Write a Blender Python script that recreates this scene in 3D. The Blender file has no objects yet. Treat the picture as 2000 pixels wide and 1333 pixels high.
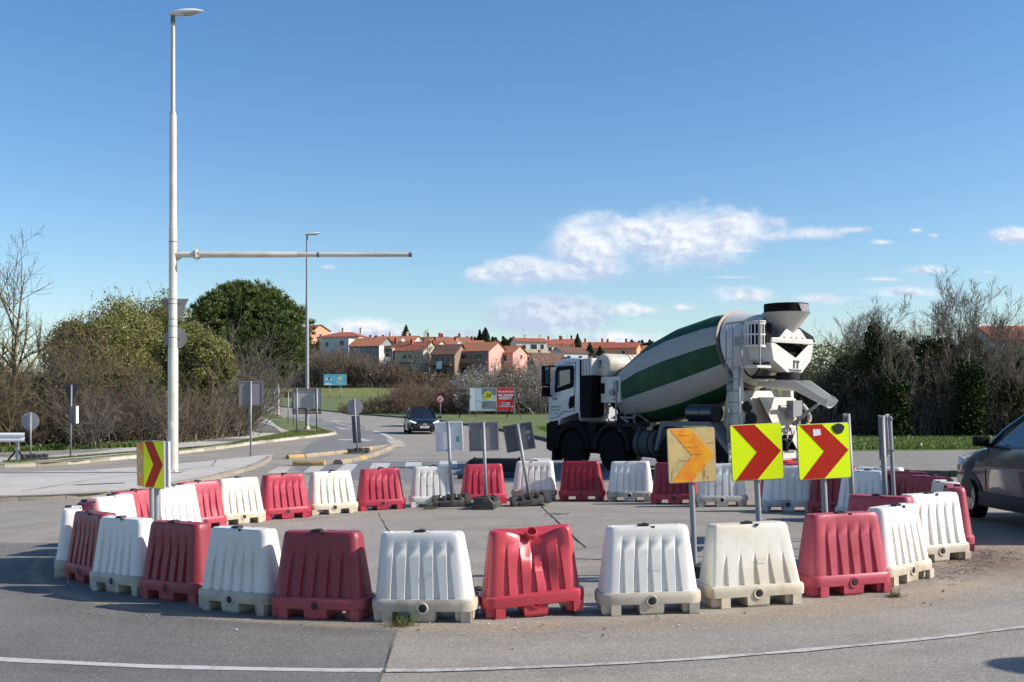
import bpy, bmesh, math, random
import numpy as np
from mathutils import Vector, Matrix, Euler
R = math.radians
SC = bpy.context.scene
COL = SC.collection
# ------------------------------------------------------------------ camera
cam_data = bpy.data.cameras.new('camera'); cam = bpy.data.objects.new('camera', cam_data); COL.objects.link(cam)
cam.location = (0, 0, 1.92); cam.rotation_euler = (R(90), 0, 0)
cam_data.sensor_width = 36; cam_data.lens = 2140/2000*36; cam_data.shift_y = 132.5/2000
cam_data.clip_end = 6000; cam_data.clip_start = .1
SC.camera = cam
# ------------------------------------------------------------------ light
SUN_EL, SUN_AZ = 33.0, 98.0            # bearing clockwise from +Y
sd = Vector((math.sin(R(SUN_AZ))*math.cos(R(SUN_EL)), math.cos(R(SUN_AZ))*math.cos(R(SUN_EL)), math.sin(R(SUN_EL))))
sl = bpy.data.lights.new('sun', 'SUN'); sl.energy = 5.0; sl.angle = R(.53); sl.color = (1, .945, .86)
so = bpy.data.objects.new('sun', sl); COL.objects.link(so); so.rotation_euler = sd.to_track_quat('Z', 'Y').to_euler()
W = bpy.data.worlds.new('World'); SC.world = W; W.use_nodes = True
wn = W.node_tree; wn.nodes.clear()
SKY_STRENGTH = .123
SC.view_settings.view_transform = 'Standard'; SC.view_settings.look = 'None'
SC.view_settings.exposure = 0.40; SC.view_settings.gamma = 1
try:
    SC.cycles.max_bounces = 6; SC.cycles.transparent_max_bounces = 6; SC.cycles.use_denoising = True
except Exception: pass

def node(nt, t, **kw):
    n = nt.nodes.new(t)
    for k, v in kw.items(): setattr(n, k, v)
    return n
def math_(nt, op, a, b=None, c=None, clamp=False):
    n = nt.nodes.new('ShaderNodeMath'); n.operation = op; n.use_clamp = clamp
    for i, v in enumerate((a, b, c)):
        if v is None: continue
        if isinstance(v, (int, float)): n.inputs[i].default_value = v
        else: nt.links.new(v, n.inputs[i])
    return n.outputs[0]
def mixc(nt, f, a, b):
    n = nt.nodes.new('ShaderNodeMix'); n.data_type = 'RGBA'
    for i, v in ((0, f), (6, a), (7, b)):
        if isinstance(v, (int, float)): n.inputs[i].default_value = v
        elif isinstance(v, tuple): n.inputs[i].default_value = v if len(v) == 4 else (*v, 1)
        else: nt.links.new(v, n.inputs[i])
    return n.outputs[2]
def build_world():
    nt = wn
    sky = node(nt, 'ShaderNodeTexSky', sky_type='NISHITA'); sky.sun_disc = False
    sky.sun_elevation = R(SUN_EL); sky.sun_rotation = R(SUN_AZ); sky.altitude = 60; sky.air_density = 1.0; sky.dust_density = .6; sky.ozone_density = 2.2
    tc = node(nt, 'ShaderNodeTexCoord'); sep = node(nt, 'ShaderNodeSeparateXYZ'); nt.links.new(tc.outputs['Generated'], sep.inputs[0])
    x, y, z = sep.outputs
    ys = math_(nt, 'MAXIMUM', y, .05)
    u = math_(nt, 'DIVIDE', x, ys); v = math_(nt, 'DIVIDE', z, ys)
    cv = node(nt, 'ShaderNodeCombineXYZ'); nt.links.new(u, cv.inputs[0]); nt.links.new(math_(nt, 'MULTIPLY', v, 1.5), cv.inputs[1])
    def noise(scale, detail, off, rough=.62, sh=(0, 0)):
        n = node(nt, 'ShaderNodeTexNoise'); n.inputs['Scale'].default_value = scale; n.inputs['Detail'].default_value = detail; n.inputs['Roughness'].default_value = rough
        ad = node(nt, 'ShaderNodeVectorMath', operation='ADD'); nt.links.new(cv.outputs[0], ad.inputs[0]); ad.inputs[1].default_value = (off+sh[0], off*.7+sh[1], off)
        nt.links.new(ad.outputs[0], n.inputs['Vector']); return n.outputs['Fac']
    n1 = noise(22, 7, 3.1); n2 = noise(70, 5, 9.3); n3 = noise(40, 4, 5.5)
    nn = math_(nt, 'ADD', math_(nt, 'MULTIPLY', math_(nt, 'SUBTRACT', n1, .5), 2.5), math_(nt, 'MULTIPLY', math_(nt, 'SUBTRACT', n2, .5), .75))
    C = lambda px, py, w, h, k=1.0, flat=0: ((px-1000)/2140, (799-py)/2140, 1.18*w/2140, 1.18*h/2140, k, flat)
    clouds = [C(1310, 470, 160, 52), C(1150, 488, 85, 58), C(1400, 452, 110, 38), C(1240, 450, 80, 36), C(1030, 528, 90, 28, 1., .25), C(1120, 525, 120, 26, .85, .4), C(940, 535, 40, 16, .8, .2),
              C(1075, 612, 90, 36, 1.1, .7), C(1045, 634, 85, 18, 1.1, .8), C(1135, 628, 55, 26, 1., .2), C(715, 648, 75, 24, 1.), C(760, 650, 50, 18, .8), C(905, 650, 42, 11, .75, .9), C(965, 610, 22, 6, .6, .9),
              C(1590, 458, 70, 18, .75), C(1670, 450, 60, 10, .6), C(1720, 473, 32, 9, .7), C(1975, 460, 60, 18, .8), C(1790, 450, 20, 7, .4), C(1825, 460, 18, 7, .4),
              C(1250, 607, 80, 16, .7), C(1335, 600, 38, 11, .7), C(1450, 578, 75, 22, .75), C(1440, 542, 70, 5, .5), C(1720, 546, 65, 7, .5), C(1810, 528, 90, 12, .45), C(1930, 532, 65, 7, .5),
              C(1600, 585, 90, 16, .55), C(1780, 572, 120, 16, .6), C(1210, 662, 120, 14, .8), C(640, 522, 25, 8, .3), C(1510, 462, 60, 18, .6), C(1450, 490, 60, 8, .5)]
    tot = None; wsum = None; vsum = None; gsum = None
    for cu, cvv, w, h, k, fl in clouds:
        du = math_(nt, 'DIVIDE', math_(nt, 'SUBTRACT', u, cu), w); dv = math_(nt, 'DIVIDE', math_(nt, 'SUBTRACT', v, cvv), h)
        d = math_(nt, 'SUBTRACT', 1.0, math_(nt, 'SQRT', math_(nt, 'ADD', math_(nt, 'MULTIPLY', du, du), math_(nt, 'MULTIPLY', dv, dv))))
        m = math_(nt, 'ADD', d, (k-1.0)*.9)
        tot = m if tot is None else math_(nt, 'SMOOTH_MAX', tot, m, .3)
        wt = math_(nt, 'POWER', math_(nt, 'MAXIMUM', math_(nt, 'ADD', d, .9), .001), 4.0)
        wsum = wt if wsum is None else math_(nt, 'ADD', wsum, wt)
        q = math_(nt, 'MULTIPLY', wt, dv); vsum = q if vsum is None else math_(nt, 'ADD', vsum, q)
        q = math_(nt, 'MULTIPLY', wt, float(fl)); gsum = q if gsum is None else math_(nt, 'ADD', gsum, q)
    wsum = math_(nt, 'ADD', wsum, .0001); shade = math_(nt, 'DIVIDE', vsum, wsum); grey = math_(nt, 'DIVIDE', gsum, wsum)
    dens = math_(nt, 'ADD', tot, math_(nt, 'SUBTRACT', math_(nt, 'MULTIPLY', nn, .70), -.19))
    mr = node(nt, 'ShaderNodeMapRange', interpolation_type='SMOOTHSTEP'); nt.links.new(dens, mr.inputs[0]); mr.inputs[1].default_value = .0; mr.inputs[2].default_value = .85; mr.inputs[3].default_value = 0; mr.inputs[4].default_value = 1
    fac = math_(nt, 'MULTIPLY', mr.outputs[0], math_(nt, 'GREATER_THAN', y, .08), clamp=True)
    fac = math_(nt, 'MULTIPLY', fac, .93)
    # sun-facing billows: compare the billow noise with itself a little toward the sun (right and up)
    n1s = noise(22, 7, 3.1, sh=(-.006, -.006)); bil = math_(nt, 'MULTIPLY', math_(nt, 'SUBTRACT', n1, n1s), -5.5)
    lit = math_(nt, 'ADD', math_(nt, 'MULTIPLY', shade, .42), math_(nt, 'ADD', bil, math_(nt, 'ADD', math_(nt, 'MULTIPLY', math_(nt, 'SUBTRACT', n3, .5), 1.3), .60)), clamp=True)
    lit = math_(nt, 'SUBTRACT', lit, math_(nt, 'MULTIPLY', grey, .8), clamp=True)
    ccol = mixc(nt, lit, (3.4, 4.0, 5.2), (6.1, 6.2, 6.5))
    # upper sky a little deeper, as an aerosol-free spring sky
    hs = node(nt, 'ShaderNodeHueSaturation'); hs.inputs['Saturation'].default_value = 1.26; hs.inputs['Hue'].default_value = .503; nt.links.new(sky.outputs[0], hs.inputs['Color'])
    out = mixc(nt, fac, hs.outputs[0], ccol)
    bg = node(nt, 'ShaderNodeBackground'); bg.inputs['Strength'].default_value = SKY_STRENGTH; nt.links.new(out, bg.inputs[0])
    o = node(nt, 'ShaderNodeOutputWorld'); nt.links.new(bg.outputs[0], o.inputs[0])
build_world()

# ------------------------------------------------------------------ terrain height
TAB = [(-500,0),(22,0),(26,.05),(32,.15),(40,.22),(50,.30),(66,.45),(85,.65),(105,.98),(118,1.1),(150,1.6),(170,2.15),(190,2.9),(215,3.5),(238,4.4),(250,6.0),(260,7.8),(280,10.0),(300,11.2),(340,13),(400,15.5),(500,17),(700,18),(3000,20)]
TY = [t[0] for t in TAB]; TZ = [t[1] for t in TAB]
def gz(x, y):
    w = min(max((50-y)/24, 0), 1)
    return float(np.interp(y, TY, TZ) + .02*min(max(x, -16), 16)*w)

# ------------------------------------------------------------------ materials
MATS = {}
def mat(name, col, rough=.6, metal=0., grime=0., var=0., vscale=6., col2=None, c2scale=1.5, c2lo=.45, c2hi=.65, bump=0., bscale=60., island=0., spec=.5, coat=0., stretch=None, trans=0.):
    if name in MATS: return MATS[name]
    m = bpy.data.materials.new(name); m.use_nodes = True; nt = m.node_tree
    b = nt.nodes['Principled BSDF']; b.inputs['Roughness'].default_value = rough; b.inputs['Metallic'].default_value = metal
    b.inputs['Specular IOR Level'].default_value = spec; b.inputs['Coat Weight'].default_value = coat; b.inputs['Coat Roughness'].default_value = .05
    tc = node(nt, 'ShaderNodeTexCoord'); vec = tc.outputs['Object']
    if stretch:
        mp = node(nt, 'ShaderNodeMapping'); mp.inputs['Scale'].default_value = stretch; nt.links.new(vec, mp.inputs[0]); vec = mp.outputs[0]
    if grime:
        oi = node(nt, 'ShaderNodeObjectInfo'); ad = node(nt, 'ShaderNodeVectorMath', operation='ADD'); cb = node(nt, 'ShaderNodeCombineXYZ')
        for i_, k_ in enumerate((37., 91., 0.)): nt.links.new(math_(nt, 'MULTIPLY', oi.outputs['Random'], k_), cb.inputs[i_])
        nt.links.new(vec, ad.inputs[0]); nt.links.new(cb.outputs[0], ad.inputs[1]); vec = ad.outputs[0]
    def nz(scale, detail=5, rough_=.6, vv=None):
        n = node(nt, 'ShaderNodeTexNoise'); n.inputs['Scale'].default_value = scale; n.inputs['Detail'].default_value = detail; n.inputs['Roughness'].default_value = rough_
        nt.links.new(vv or vec, n.inputs['Vector']); return n.outputs['Fac']
    c = (*col, 1)
    cur = None
    if col2 is not None:
        mr = node(nt, 'ShaderNodeMapRange'); nt.links.new(nz(c2scale), mr.inputs[0]); mr.inputs[1].default_value = c2lo; mr.inputs[2].default_value = c2hi
        cur = mixc(nt, mr.outputs[0], c, (*col2, 1))
    if var > 0:
        f = math_(nt, 'ADD', math_(nt, 'MULTIPLY', math_(nt, 'SUBTRACT', nz(vscale, 6, .7), .5), var*3), 1.0)
        hs = node(nt, 'ShaderNodeHueSaturation')
        if cur is None: hs.inputs['Color'].default_value = c
        else: nt.links.new(cur, hs.inputs['Color'])
        nt.links.new(f, hs.inputs['Value']); cur = hs.outputs[0]
    if island > 0:
        ge = node(nt, 'ShaderNodeNewGeometry'); hs = node(nt, 'ShaderNodeHueSaturation')
        if cur is None: hs.inputs['Color'].default_value = c
        else: nt.links.new(cur, hs.inputs['Color'])
        rp = ge.outputs['Random Per Island']
        nt.links.new(math_(nt, 'ADD', math_(nt, 'MULTIPLY', rp, island*2), 1-island), hs.inputs['Value'])
        wr = math_(nt, 'FRACT', math_(nt, 'MULTIPLY', rp, 17.0))
        nt.links.new(math_(nt, 'ADD', math_(nt, 'MULTIPLY', wr, .04), .48), hs.inputs['Hue'])
        cur = hs.outputs[0]
    if grime:
        if cur is None: cur = mixc(nt, 0., c, c)
        hs = node(nt, 'ShaderNodeHueSaturation'); nt.links.new(cur, hs.inputs['Color']); nt.links.new(math_(nt, 'ADD', .90, math_(nt, 'MULTIPLY', math_(nt, 'FRACT', math_(nt, 'MULTIPLY', oi.outputs['Random'], 13.7)), .16)), hs.inputs['Value'])
        nt.links.new(math_(nt, 'ADD', .9, math_(nt, 'MULTIPLY', math_(nt, 'FRACT', math_(nt, 'MULTIPLY', oi.outputs['Random'], 5.3)), .14)), hs.inputs['Saturation']); cur = hs.outputs[0]
        def st(sc):
            mp_ = node(nt, 'ShaderNodeMapping'); mp_.inputs['Scale'].default_value = sc; nt.links.new(vec, mp_.inputs[0]); return mp_.outputs[0]
        def th(x, lo, hi):
            r_ = node(nt, 'ShaderNodeMapRange'); nt.links.new(x, r_.inputs[0]); r_.inputs[1].default_value = lo; r_.inputs[2].default_value = hi; return r_.outputs[0]
        runs = th(nz(1., 6, .65, st((16, 16, 1.5))), .60, .80); scuff = math_(nt, 'MULTIPLY', th(nz(1., 8, .8, st((4, 4, 42))), .61, .70), th(nz(3.1), .5, .62))
        cur = mixc(nt, math_(nt, 'MULTIPLY', runs, grime*.55), cur, (.30, .24, .17, 1)); cur = mixc(nt, math_(nt, 'MULTIPLY', scuff, grime*.8), cur, (.10, .09, .085, 1))
    if cur is None: b.inputs['Base Color'].default_value = c
    else: nt.links.new(cur, b.inputs['Base Color'])
    if bump > 0:
        bp = node(nt, 'ShaderNodeBump'); bp.inputs['Strength'].default_value = bump; bp.inputs['Distance'].default_value = .02
        nt.links.new(nz(bscale, 6, .7), bp.inputs['Height']); nt.links.new(bp.outputs[0], b.inputs['Normal'])
    if trans > 0:
        tr = node(nt, 'ShaderNodeBsdfTranslucent')
        if cur is None: tr.inputs[0].default_value = c
        else: nt.links.new(cur, tr.inputs[0])
        mx = node(nt, 'ShaderNodeMixShader'); mx.inputs[0].default_value = trans
        nt.links.new(b.outputs[0], mx.inputs[1]); nt.links.new(tr.outputs[0], mx.inputs[2]); nt.links.new(mx.outputs[0], nt.nodes['Material Output'].inputs[0])
    MATS[name] = m; return m

def asphalt(name, col, dirt, speck=.5, dirtamt=.55, worn=(.5, .75), dust=False):
    m = bpy.data.materials.new(name); m.use_nodes = True; nt = m.node_tree; MATS[name] = m
    b = nt.nodes['Principled BSDF']; b.inputs['Roughness'].default_value = .8; b.inputs['Specular IOR Level'].default_value = .35
    tc = node(nt, 'ShaderNodeTexCoord'); v = tc.outputs['Object']
    def nz(scale, detail=4, rough=.6, dist=0, vv=None):
        n = node(nt, 'ShaderNodeTexNoise'); n.inputs['Scale'].default_value = scale; n.inputs['Detail'].default_value = detail; n.inputs['Roughness'].default_value = rough; n.inputs['Distortion'].default_value = dist
        nt.links.new(vv or v, n.inputs['Vector']); return n.outputs['Fac']
    big = nz(.22, 5, .6, .4); mid = nz(1.1, 5, .65, .3); fine = nz(90, 2, .7)
    vo = node(nt, 'ShaderNodeTexVoronoi'); vo.inputs['Scale'].default_value = 75; nt.links.new(v, vo.inputs['Vector'])
    sp = node(nt, 'ShaderNodeSeparateColor'); nt.links.new(vo.outputs['Color'], sp.inputs[0])
    mr = node(nt, 'ShaderNodeMapRange'); nt.links.new(big, mr.inputs[0]); mr.inputs[1].default_value = worn[0]-.1; mr.inputs[2].default_value = worn[1]-.1
    c = mixc(nt, math_(nt, 'MULTIPLY', mr.outputs[0], dirtamt), (*col, 1), (*dirt, 1))
    if dust:
        sx = node(nt, 'ShaderNodeSeparateXYZ'); nt.links.new(v, sx.inputs[0])
        dx = math_(nt, 'SUBTRACT', sx.outputs[0], .2); dy = math_(nt, 'SUBTRACT', sx.outputs[1], 16.4)
        rr = math_(nt, 'SQRT', math_(nt, 'ADD', math_(nt, 'MULTIPLY', dx, dx), math_(nt, 'MULTIPLY', dy, dy)))
        wide = math_(nt, 'ADD', .34, math_(nt, 'MULTIPLY', math_(nt, 'MAXIMUM', dx, -2.5), .085))
        ring = math_(nt, 'SUBTRACT', 1.0, math_(nt, 'DIVIDE', math_(nt, 'ABSOLUTE', math_(nt, 'SUBTRACT', rr, 6.75)), math_(nt, 'MAXIMUM', wide, .1)))
        mk = math_(nt, 'ADD', ring, math_(nt, 'MULTIPLY', math_(nt, 'SUBTRACT', nz(2.6, 7, .7), .5), 1.7), clamp=True)
        c = mixc(nt, math_(nt, 'MULTIPLY', mk, .8), c, (.30, .235, .165, 1))
        # brown soil patch on the right of the ring
        ex = math_(nt, 'DIVIDE', math_(nt, 'SUBTRACT', sx.outputs[0], 5.5), 1.0); ey = math_(nt, 'DIVIDE', math_(nt, 'SUBTRACT', sx.outputs[1], 13.0), 1.7)
        e = math_(nt, 'SUBTRACT', 1.0, math_(nt, 'SQRT', math_(nt, 'ADD', math_(nt, 'MULTIPLY', ex, ex), math_(nt, 'MULTIPLY', ey, ey))))
        mk2 = math_(nt, 'ADD', math_(nt, 'MULTIPLY', e, 1.5), math_(nt, 'MULTIPLY', math_(nt, 'SUBTRACT', nz(5, 8, .75), .52), 4.0), clamp=True)
        c = mixc(nt, math_(nt, 'MULTIPLY', mk2, .85), c, (.17, .125, .085, 1))
    f = math_(nt, 'ADD', math_(nt, 'MULTIPLY', math_(nt, 'SUBTRACT', mid, .5), .55), 1.0)
    f = math_(nt, 'ADD', f, math_(nt, 'MULTIPLY', math_(nt, 'SUBTRACT', sp.outputs[0], .5), speck))
    f = math_(nt, 'ADD', f, math_(nt, 'MULTIPLY', math_(nt, 'SUBTRACT', fine, .5), speck*1.2))
    if dust:
        vt = node(nt, 'ShaderNodeCombineXYZ'); nt.links.new(math_(nt, 'MULTIPLY', rr, 1.5), vt.inputs[0]); nt.links.new(math_(nt, 'MULTIPLY', math_(nt, 'ARCTAN2', dx, dy), 1.3), vt.inputs[1])
        f = math_(nt, 'ADD', f, math_(nt, 'MULTIPLY', math_(nt, 'SUBTRACT', nz(1.0, 5, .55, 0, vt.outputs[0]), .5), .75))
        sp_ = node(nt, 'ShaderNodeMapRange'); nt.links.new(nz(2.2, 4, .5), sp_.inputs[0]); sp_.inputs[1].default_value = .68; sp_.inputs[2].default_value = .76; f = math_(nt, 'SUBTRACT', f, math_(nt, 'MULTIPLY', sp_.outputs[0], .22))
    # rare bright stones
    st = math_(nt, 'MULTIPLY', math_(nt, 'GREATER_THAN', sp.outputs[1], .965), .55); f = math_(nt, 'ADD', f, st)
    hs = node(nt, 'ShaderNodeHueSaturation'); nt.links.new(c, hs.inputs['Color']); nt.links.new(f, hs.inputs['Value'])
    nt.links.new(hs.outputs[0], b.inputs['Base Color'])
    bp = node(nt, 'ShaderNodeBump'); bp.inputs['Strength'].default_value = .5; bp.inputs['Distance'].default_value = .006
    nt.links.new(math_(nt, 'ADD', sp.outputs[0], fine), bp.inputs['Height']); nt.links.new(bp.outputs[0], b.inputs['Normal'])
    return m
asphalt('asphalt', (.262, .236, .20), (.31, .268, .215), dust=True)
asphalt('asphalt_dark', (.145, .136, .124), (.185, .17, .15), .6, dust=True)
asphalt('asphalt_lane', (.175, .17, .168), (.22, .205, .19), .4)
asphalt('asphalt_pale', (.275, .25, .215), (.33, .285, .235), .5)
asphalt('concrete', (.44, .41, .37), (.52, .47, .41), .35)
asphalt('pavement_asphalt', (.21, .195, .17), (.26, .235, .2), .6)
asphalt('kerb_stone', (.30, .26, .20), (.22, .19, .15), .3, .7)
asphalt('kerb_white', (.46, .41, .34), (.30, .26, .20), .3, .7)
asphalt('kerb_dark', (.085, .08, .072), (.12, .11, .095), .3, .6)
asphalt('kerb_yellow', (.50, .30, .07), (.36, .26, .13), .3, .8, (.35, .6))
asphalt('kerb_tan', (.40, .30, .17), (.28, .23, .17), .3, .8, (.35, .6))
asphalt('kerb_grey', (.24, .21, .17), (.30, .25, .18), .3, .8)
def paint_mat(nm, wear):
    m = bpy.data.materials.new(nm); m.use_nodes = True; nt = m.node_tree; MATS[nm] = m
    b = nt.nodes['Principled BSDF']; b.inputs['Roughness'].default_value = .65
    tc = node(nt, 'ShaderNodeTexCoord'); v = tc.outputs['Object']
    n = node(nt, 'ShaderNodeTexNoise'); n.inputs['Scale'].default_value = 6; n.inputs['Detail'].default_value = 8; n.inputs['Roughness'].default_value = .8; nt.links.new(v, n.inputs['Vector'])
    mr = node(nt, 'ShaderNodeMapRange'); nt.links.new(n.outputs['Fac'], mr.inputs[0]); mr.inputs[1].default_value = .56-wear; mr.inputs[2].default_value = .64-wear
    c = mixc(nt, math_(nt, 'MULTIPLY', mr.outputs[0], .85), (.50, .485, .45, 1), (.30, .28, .245, 1)); nt.links.new(c, b.inputs['Base Color'])
paint_mat('road_paint', .04); paint_mat('road_paint_worn', .09)
mat('grass', (.125, .155, .034), .9, var=.35, vscale=.35, col2=(.185, .165, .065), c2scale=.22, c2lo=.42, c2hi=.62, bump=.8, bscale=9)
mat('grass_near', (.085, .125, .024), .9, var=.35, vscale=2, col2=(.16, .155, .05), c2scale=.5, c2lo=.45, c2hi=.65, bump=.8, bscale=30)
mat('grass_blade', (.11, .18, .03), .75, island=.45, trans=.3)
mat('dry_blade', (.17, .14, .055), .8, island=.4, trans=.25)
mat('daisy', (.75, .74, .68), .7)
mat('crack', (.03, .028, .025), .9)
mat('soil', (.16, .125, .085), .95, var=.4, vscale=14, bump=.8, bscale=60)
mat('pebble', (.42, .39, .34), .9, island=.5)
mat('red_plastic', (.40, .022, .050), .45, grime=.6, var=.05, vscale=3, col2=(.46, .045, .075), c2scale=2.2, bump=.05, bscale=25)
mat('red_dark_plastic', (.255, .008, .022), .45, grime=0.4, var=.06, vscale=4, bump=.05, bscale=25)  # deeper copy of the red: shade on the unlit barriers put into the colour
mat('red_bright_plastic', (.47, .018, .032), .32, grime=0.3, var=.07, vscale=5, bump=.05, bscale=25)
mat('white_plastic', (.79, .755, .695), .45, grime=.8, var=.025, vscale=3, col2=(.70, .64, .53), c2scale=1.7, c2lo=.5, c2hi=.75, bump=.04, bscale=25)
mat('cream_plastic', (.74, .69, .58), .45, grime=.8, var=.04, vscale=3, col2=(.66, .58, .44), c2scale=2.4, bump=.04, bscale=25)
mat('white_dirty', (.56, .48, .37), .55, grime=0.9, var=.12, vscale=5, col2=(.30, .24, .175), c2scale=3.2, c2lo=.43, c2hi=.72)
mat('cream_dirty', (.62, .53, .38), .55, grime=0.9, var=.12, vscale=5, col2=(.40, .31, .2), c2scale=3.2, c2lo=.45, c2hi=.72)
mat('white_soot', (.58, .54, .46), .55, grime=0.9, var=.12, vscale=5, col2=(.26, .24, .22), c2scale=2.6, c2lo=.46, c2hi=.6)
mat('red_dirty', (.36, .035, .05), .55, grime=0.7, var=.1, vscale=5, col2=(.26, .06, .055), c2scale=3, c2lo=.5, c2hi=.75)
mat('black_plastic', (.018, .018, .02), .45)
mat('rubber', (.045, .042, .036), .75, var=.15, vscale=8, col2=(.085, .078, .062), c2scale=6)
mat('tyre', (.009, .009, .0095), .95, spec=.15, var=.1, vscale=12)
mat('galvanised', (.27, .285, .30), .55, metal=.3, var=.08, vscale=7)
mat('steel_grey', (.22, .225, .24), .55, metal=.2, var=.06)
mat('sign_back', (.28, .285, .305), .6, metal=.05, var=.05, vscale=5)
mat('sign_back_mauve', (.215, .20, .215), .55, metal=.1, var=.06, vscale=5)
mat('sign_back_dark', (.085, .092, .105), .5, metal=.1, var=.06)
mat('sign_back_white', (.74, .75, .77), .4, metal=.0, var=.03)
mat('sign_back_shade', (.15, .152, .17), .6, var=.06)
mat('sign_back_light', (.46, .455, .44), .6, var=.06)
mat('sign_black', (.03, .033, .04), .5)
mat('chevron_lime', (.78, .97, .003), .6, var=.02, spec=.2)
mat('chevron_red', (.47, .016, .004), .6, var=.05, col2=(.42, .022, .006), c2scale=12, spec=.2)
mat('chevron_old', (.70, .50, .19), .6, var=.08, vscale=14, col2=(.50, .38, .17), c2scale=6)
mat('chevron_orange', (.92, .42, .006), .6, var=.1, vscale=5, col2=(.80, .16, .01), c2scale=3.2, c2lo=.42, c2hi=.68)
mat('sticker', (.75, .74, .76), .6); mat('sticker_green', (.05, .42, .26), .5)
mat('black_spray', (.008, .008, .009), .5)
mat('lamp_white', (.60, .58, .52), .5, grime=.5, var=.05, vscale=2, col2=(.50, .46, .38), c2scale=1.2)
mat('lamp_upper', (.40, .37, .31), .45, metal=.1, var=.06, vscale=2)
mat('lamp_head', (.62, .63, .65), .4); mat('lamp_glass', (.35, .35, .33), .15)
mat('band_dark', (.12, .12, .125), .6)
mat('truck_white', (.56, .54, .50), .4, grime=.8, var=.05, vscale=3, col2=(.52, .50, .46), c2scale=2.2, c2lo=.5, c2hi=.72)
mat('cab_white', (.52, .54, .56), .3, grime=.3, var=.02, coat=.4)
mat('truck_cream', (.55, .50, .41), .55, grime=.7, var=.1, vscale=4, col2=(.42, .37, .3), c2scale=3)
mat('drum_green', (.006, .056, .021), .6, spec=.25, grime=.35, var=.1, vscale=2.5, col2=(.016, .08, .034), c2scale=1.3)
mat('drum_white', (.36, .352, .33), .6, spec=.25, grime=.9, var=.07, vscale=2.5, col2=(.36, .35, .33), c2scale=1.3)
mat('truck_black', (.006, .006, .007), .75, spec=.12); mat('truck_dark', (.016, .0165, .019), .75, spec=.2, var=.1, vscale=5)
mat('truck_steel', (.27, .275, .285), .55, metal=.2, var=.08)
mat('tank_grey', (.055, .056, .06), .7, metal=.1, var=.08)
mat('guard_grey', (.13, .133, .14), .6, var=.08)
mat('ring_steel', (.16, .14, .11), .6, metal=.3, var=.2)
mat('rust', (.16, .085, .045), .8, var=.3, vscale=9)
mat('glass_dark', (.012, .016, .02), .06, spec=.7); mat('glass_blue', (.05, .09, .13), .05, spec=.8)
mat('red_light', (.45, .012, .014), .25); mat('amber', (.7, .22, .02), .3)
mat('car_navy', (.007, .008, .012), .25, coat=.6); mat('car_grey', (.026, .034, .062), .28, metal=.2, coat=1.)
mat('car_silver', (.10, .11, .125), .25, metal=.5, coat=1.)
mat('chrome', (.7, .7, .72), .15, metal=1.); mat('head_glass', (.75, .78, .82), .08)
def led():
    m = bpy.data.materials.new('led_lit'); m.use_nodes = True; b = m.node_tree.nodes['Principled BSDF']; b.inputs['Base Color'].default_value = (.9, .9, .95, 1); b.inputs['Emission Color'].default_value = (1, .98, .95, 1); b.inputs['Emission Strength'].default_value = 1.6; MATS['led_lit'] = m
led()
mat('cladding', (.03, .03, .032), .6)
mat('alloy', (.42, .40, .42), .3, metal=.8)
mat('logo_dark', (.05, .05, .055), .5); mat('logo_green', (.03, .30, .16), .5)
mat('roof_orange', (.38, .145, .07), .8, var=.22, vscale=1.6, col2=(.34, .12, .06), c2scale=.5, bump=.5, bscale=8)
mat('roof_red', (.36, .085, .042), .8, var=.25, vscale=1.6, col2=(.25, .08, .05), c2scale=.5, bump=.5, bscale=8)
mat('roof_brown', (.16, .075, .05), .8, var=.25, vscale=1.6, col2=(.11, .06, .045), c2scale=.5, bump=.5, bscale=8)
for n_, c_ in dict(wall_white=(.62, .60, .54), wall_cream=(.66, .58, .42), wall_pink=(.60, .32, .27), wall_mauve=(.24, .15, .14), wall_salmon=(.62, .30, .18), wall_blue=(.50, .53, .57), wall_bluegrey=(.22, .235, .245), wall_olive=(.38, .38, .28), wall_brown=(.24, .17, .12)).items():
    mat(n_, c_, .85, var=.06, vscale=.8)
mat('window_frame', (.55, .55, .55), .5); mat('window_dark', (.02, .024, .03), .15); mat('shutter_dark', (.05, .04, .04), .6)
mat('bark_grey', (.135, .118, .10), .9, var=.3, vscale=6, island=.3)
mat('bark_lichen', (.17, .13, .06), .9, island=.45)
mat('twig_brown', (.105, .080, .060), .9, island=.55)
mat('twig_grey', (.15, .132, .112), .9, island=.5)
mat('twig_dark', (.072, .062, .052), .9, island=.5)
mat('leaf_olive', (.255, .245, .075), .7, island=.35, trans=.3)
mat('leaf_olive2', (.19, .197, .054), .7, island=.35, trans=.3)
mat('leaf_brown', (.15, .10, .045), .8, island=.5, trans=.2)
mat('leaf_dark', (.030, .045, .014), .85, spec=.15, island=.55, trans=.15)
mat('leaf_bush', (.095, .095, .035), .8, island=.5, trans=.2)
mat('ivy', (.03, .046, .014), .85, island=.6, spec=.12)
mat('pine_needle', (.085, .12, .022), .65, island=.55, trans=.1)
mat('cypress_leaf', (.016, .030, .012), .8, island=.5)
mat('blossom', (.50, .47, .43), .8, island=.35, trans=.3)
mat('bb_red', (.75, .022, .020), .5); mat('bb_white', (.78, .79, .80), .5); mat('bb_yellow', (.85, .72, .02), .5); mat('bb_grey', (.22, .25, .25), .5, col2=(.14, .15, .15), c2scale=1.2); mat('bb_kitchen', (.52, .60, .60), .5); mat('bb_fridge', (.58, .66, .70), .4)
mat('bb_blue', (.10, .45, .62), .5, col2=(.20, .55, .68), c2scale=.8); mat('bb_lemon', (.75, .70, .25), .5); mat('bb_black', (.03, .03, .03), .5)
mat('prohibit_red', (.42, .03, .04), .4)

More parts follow.
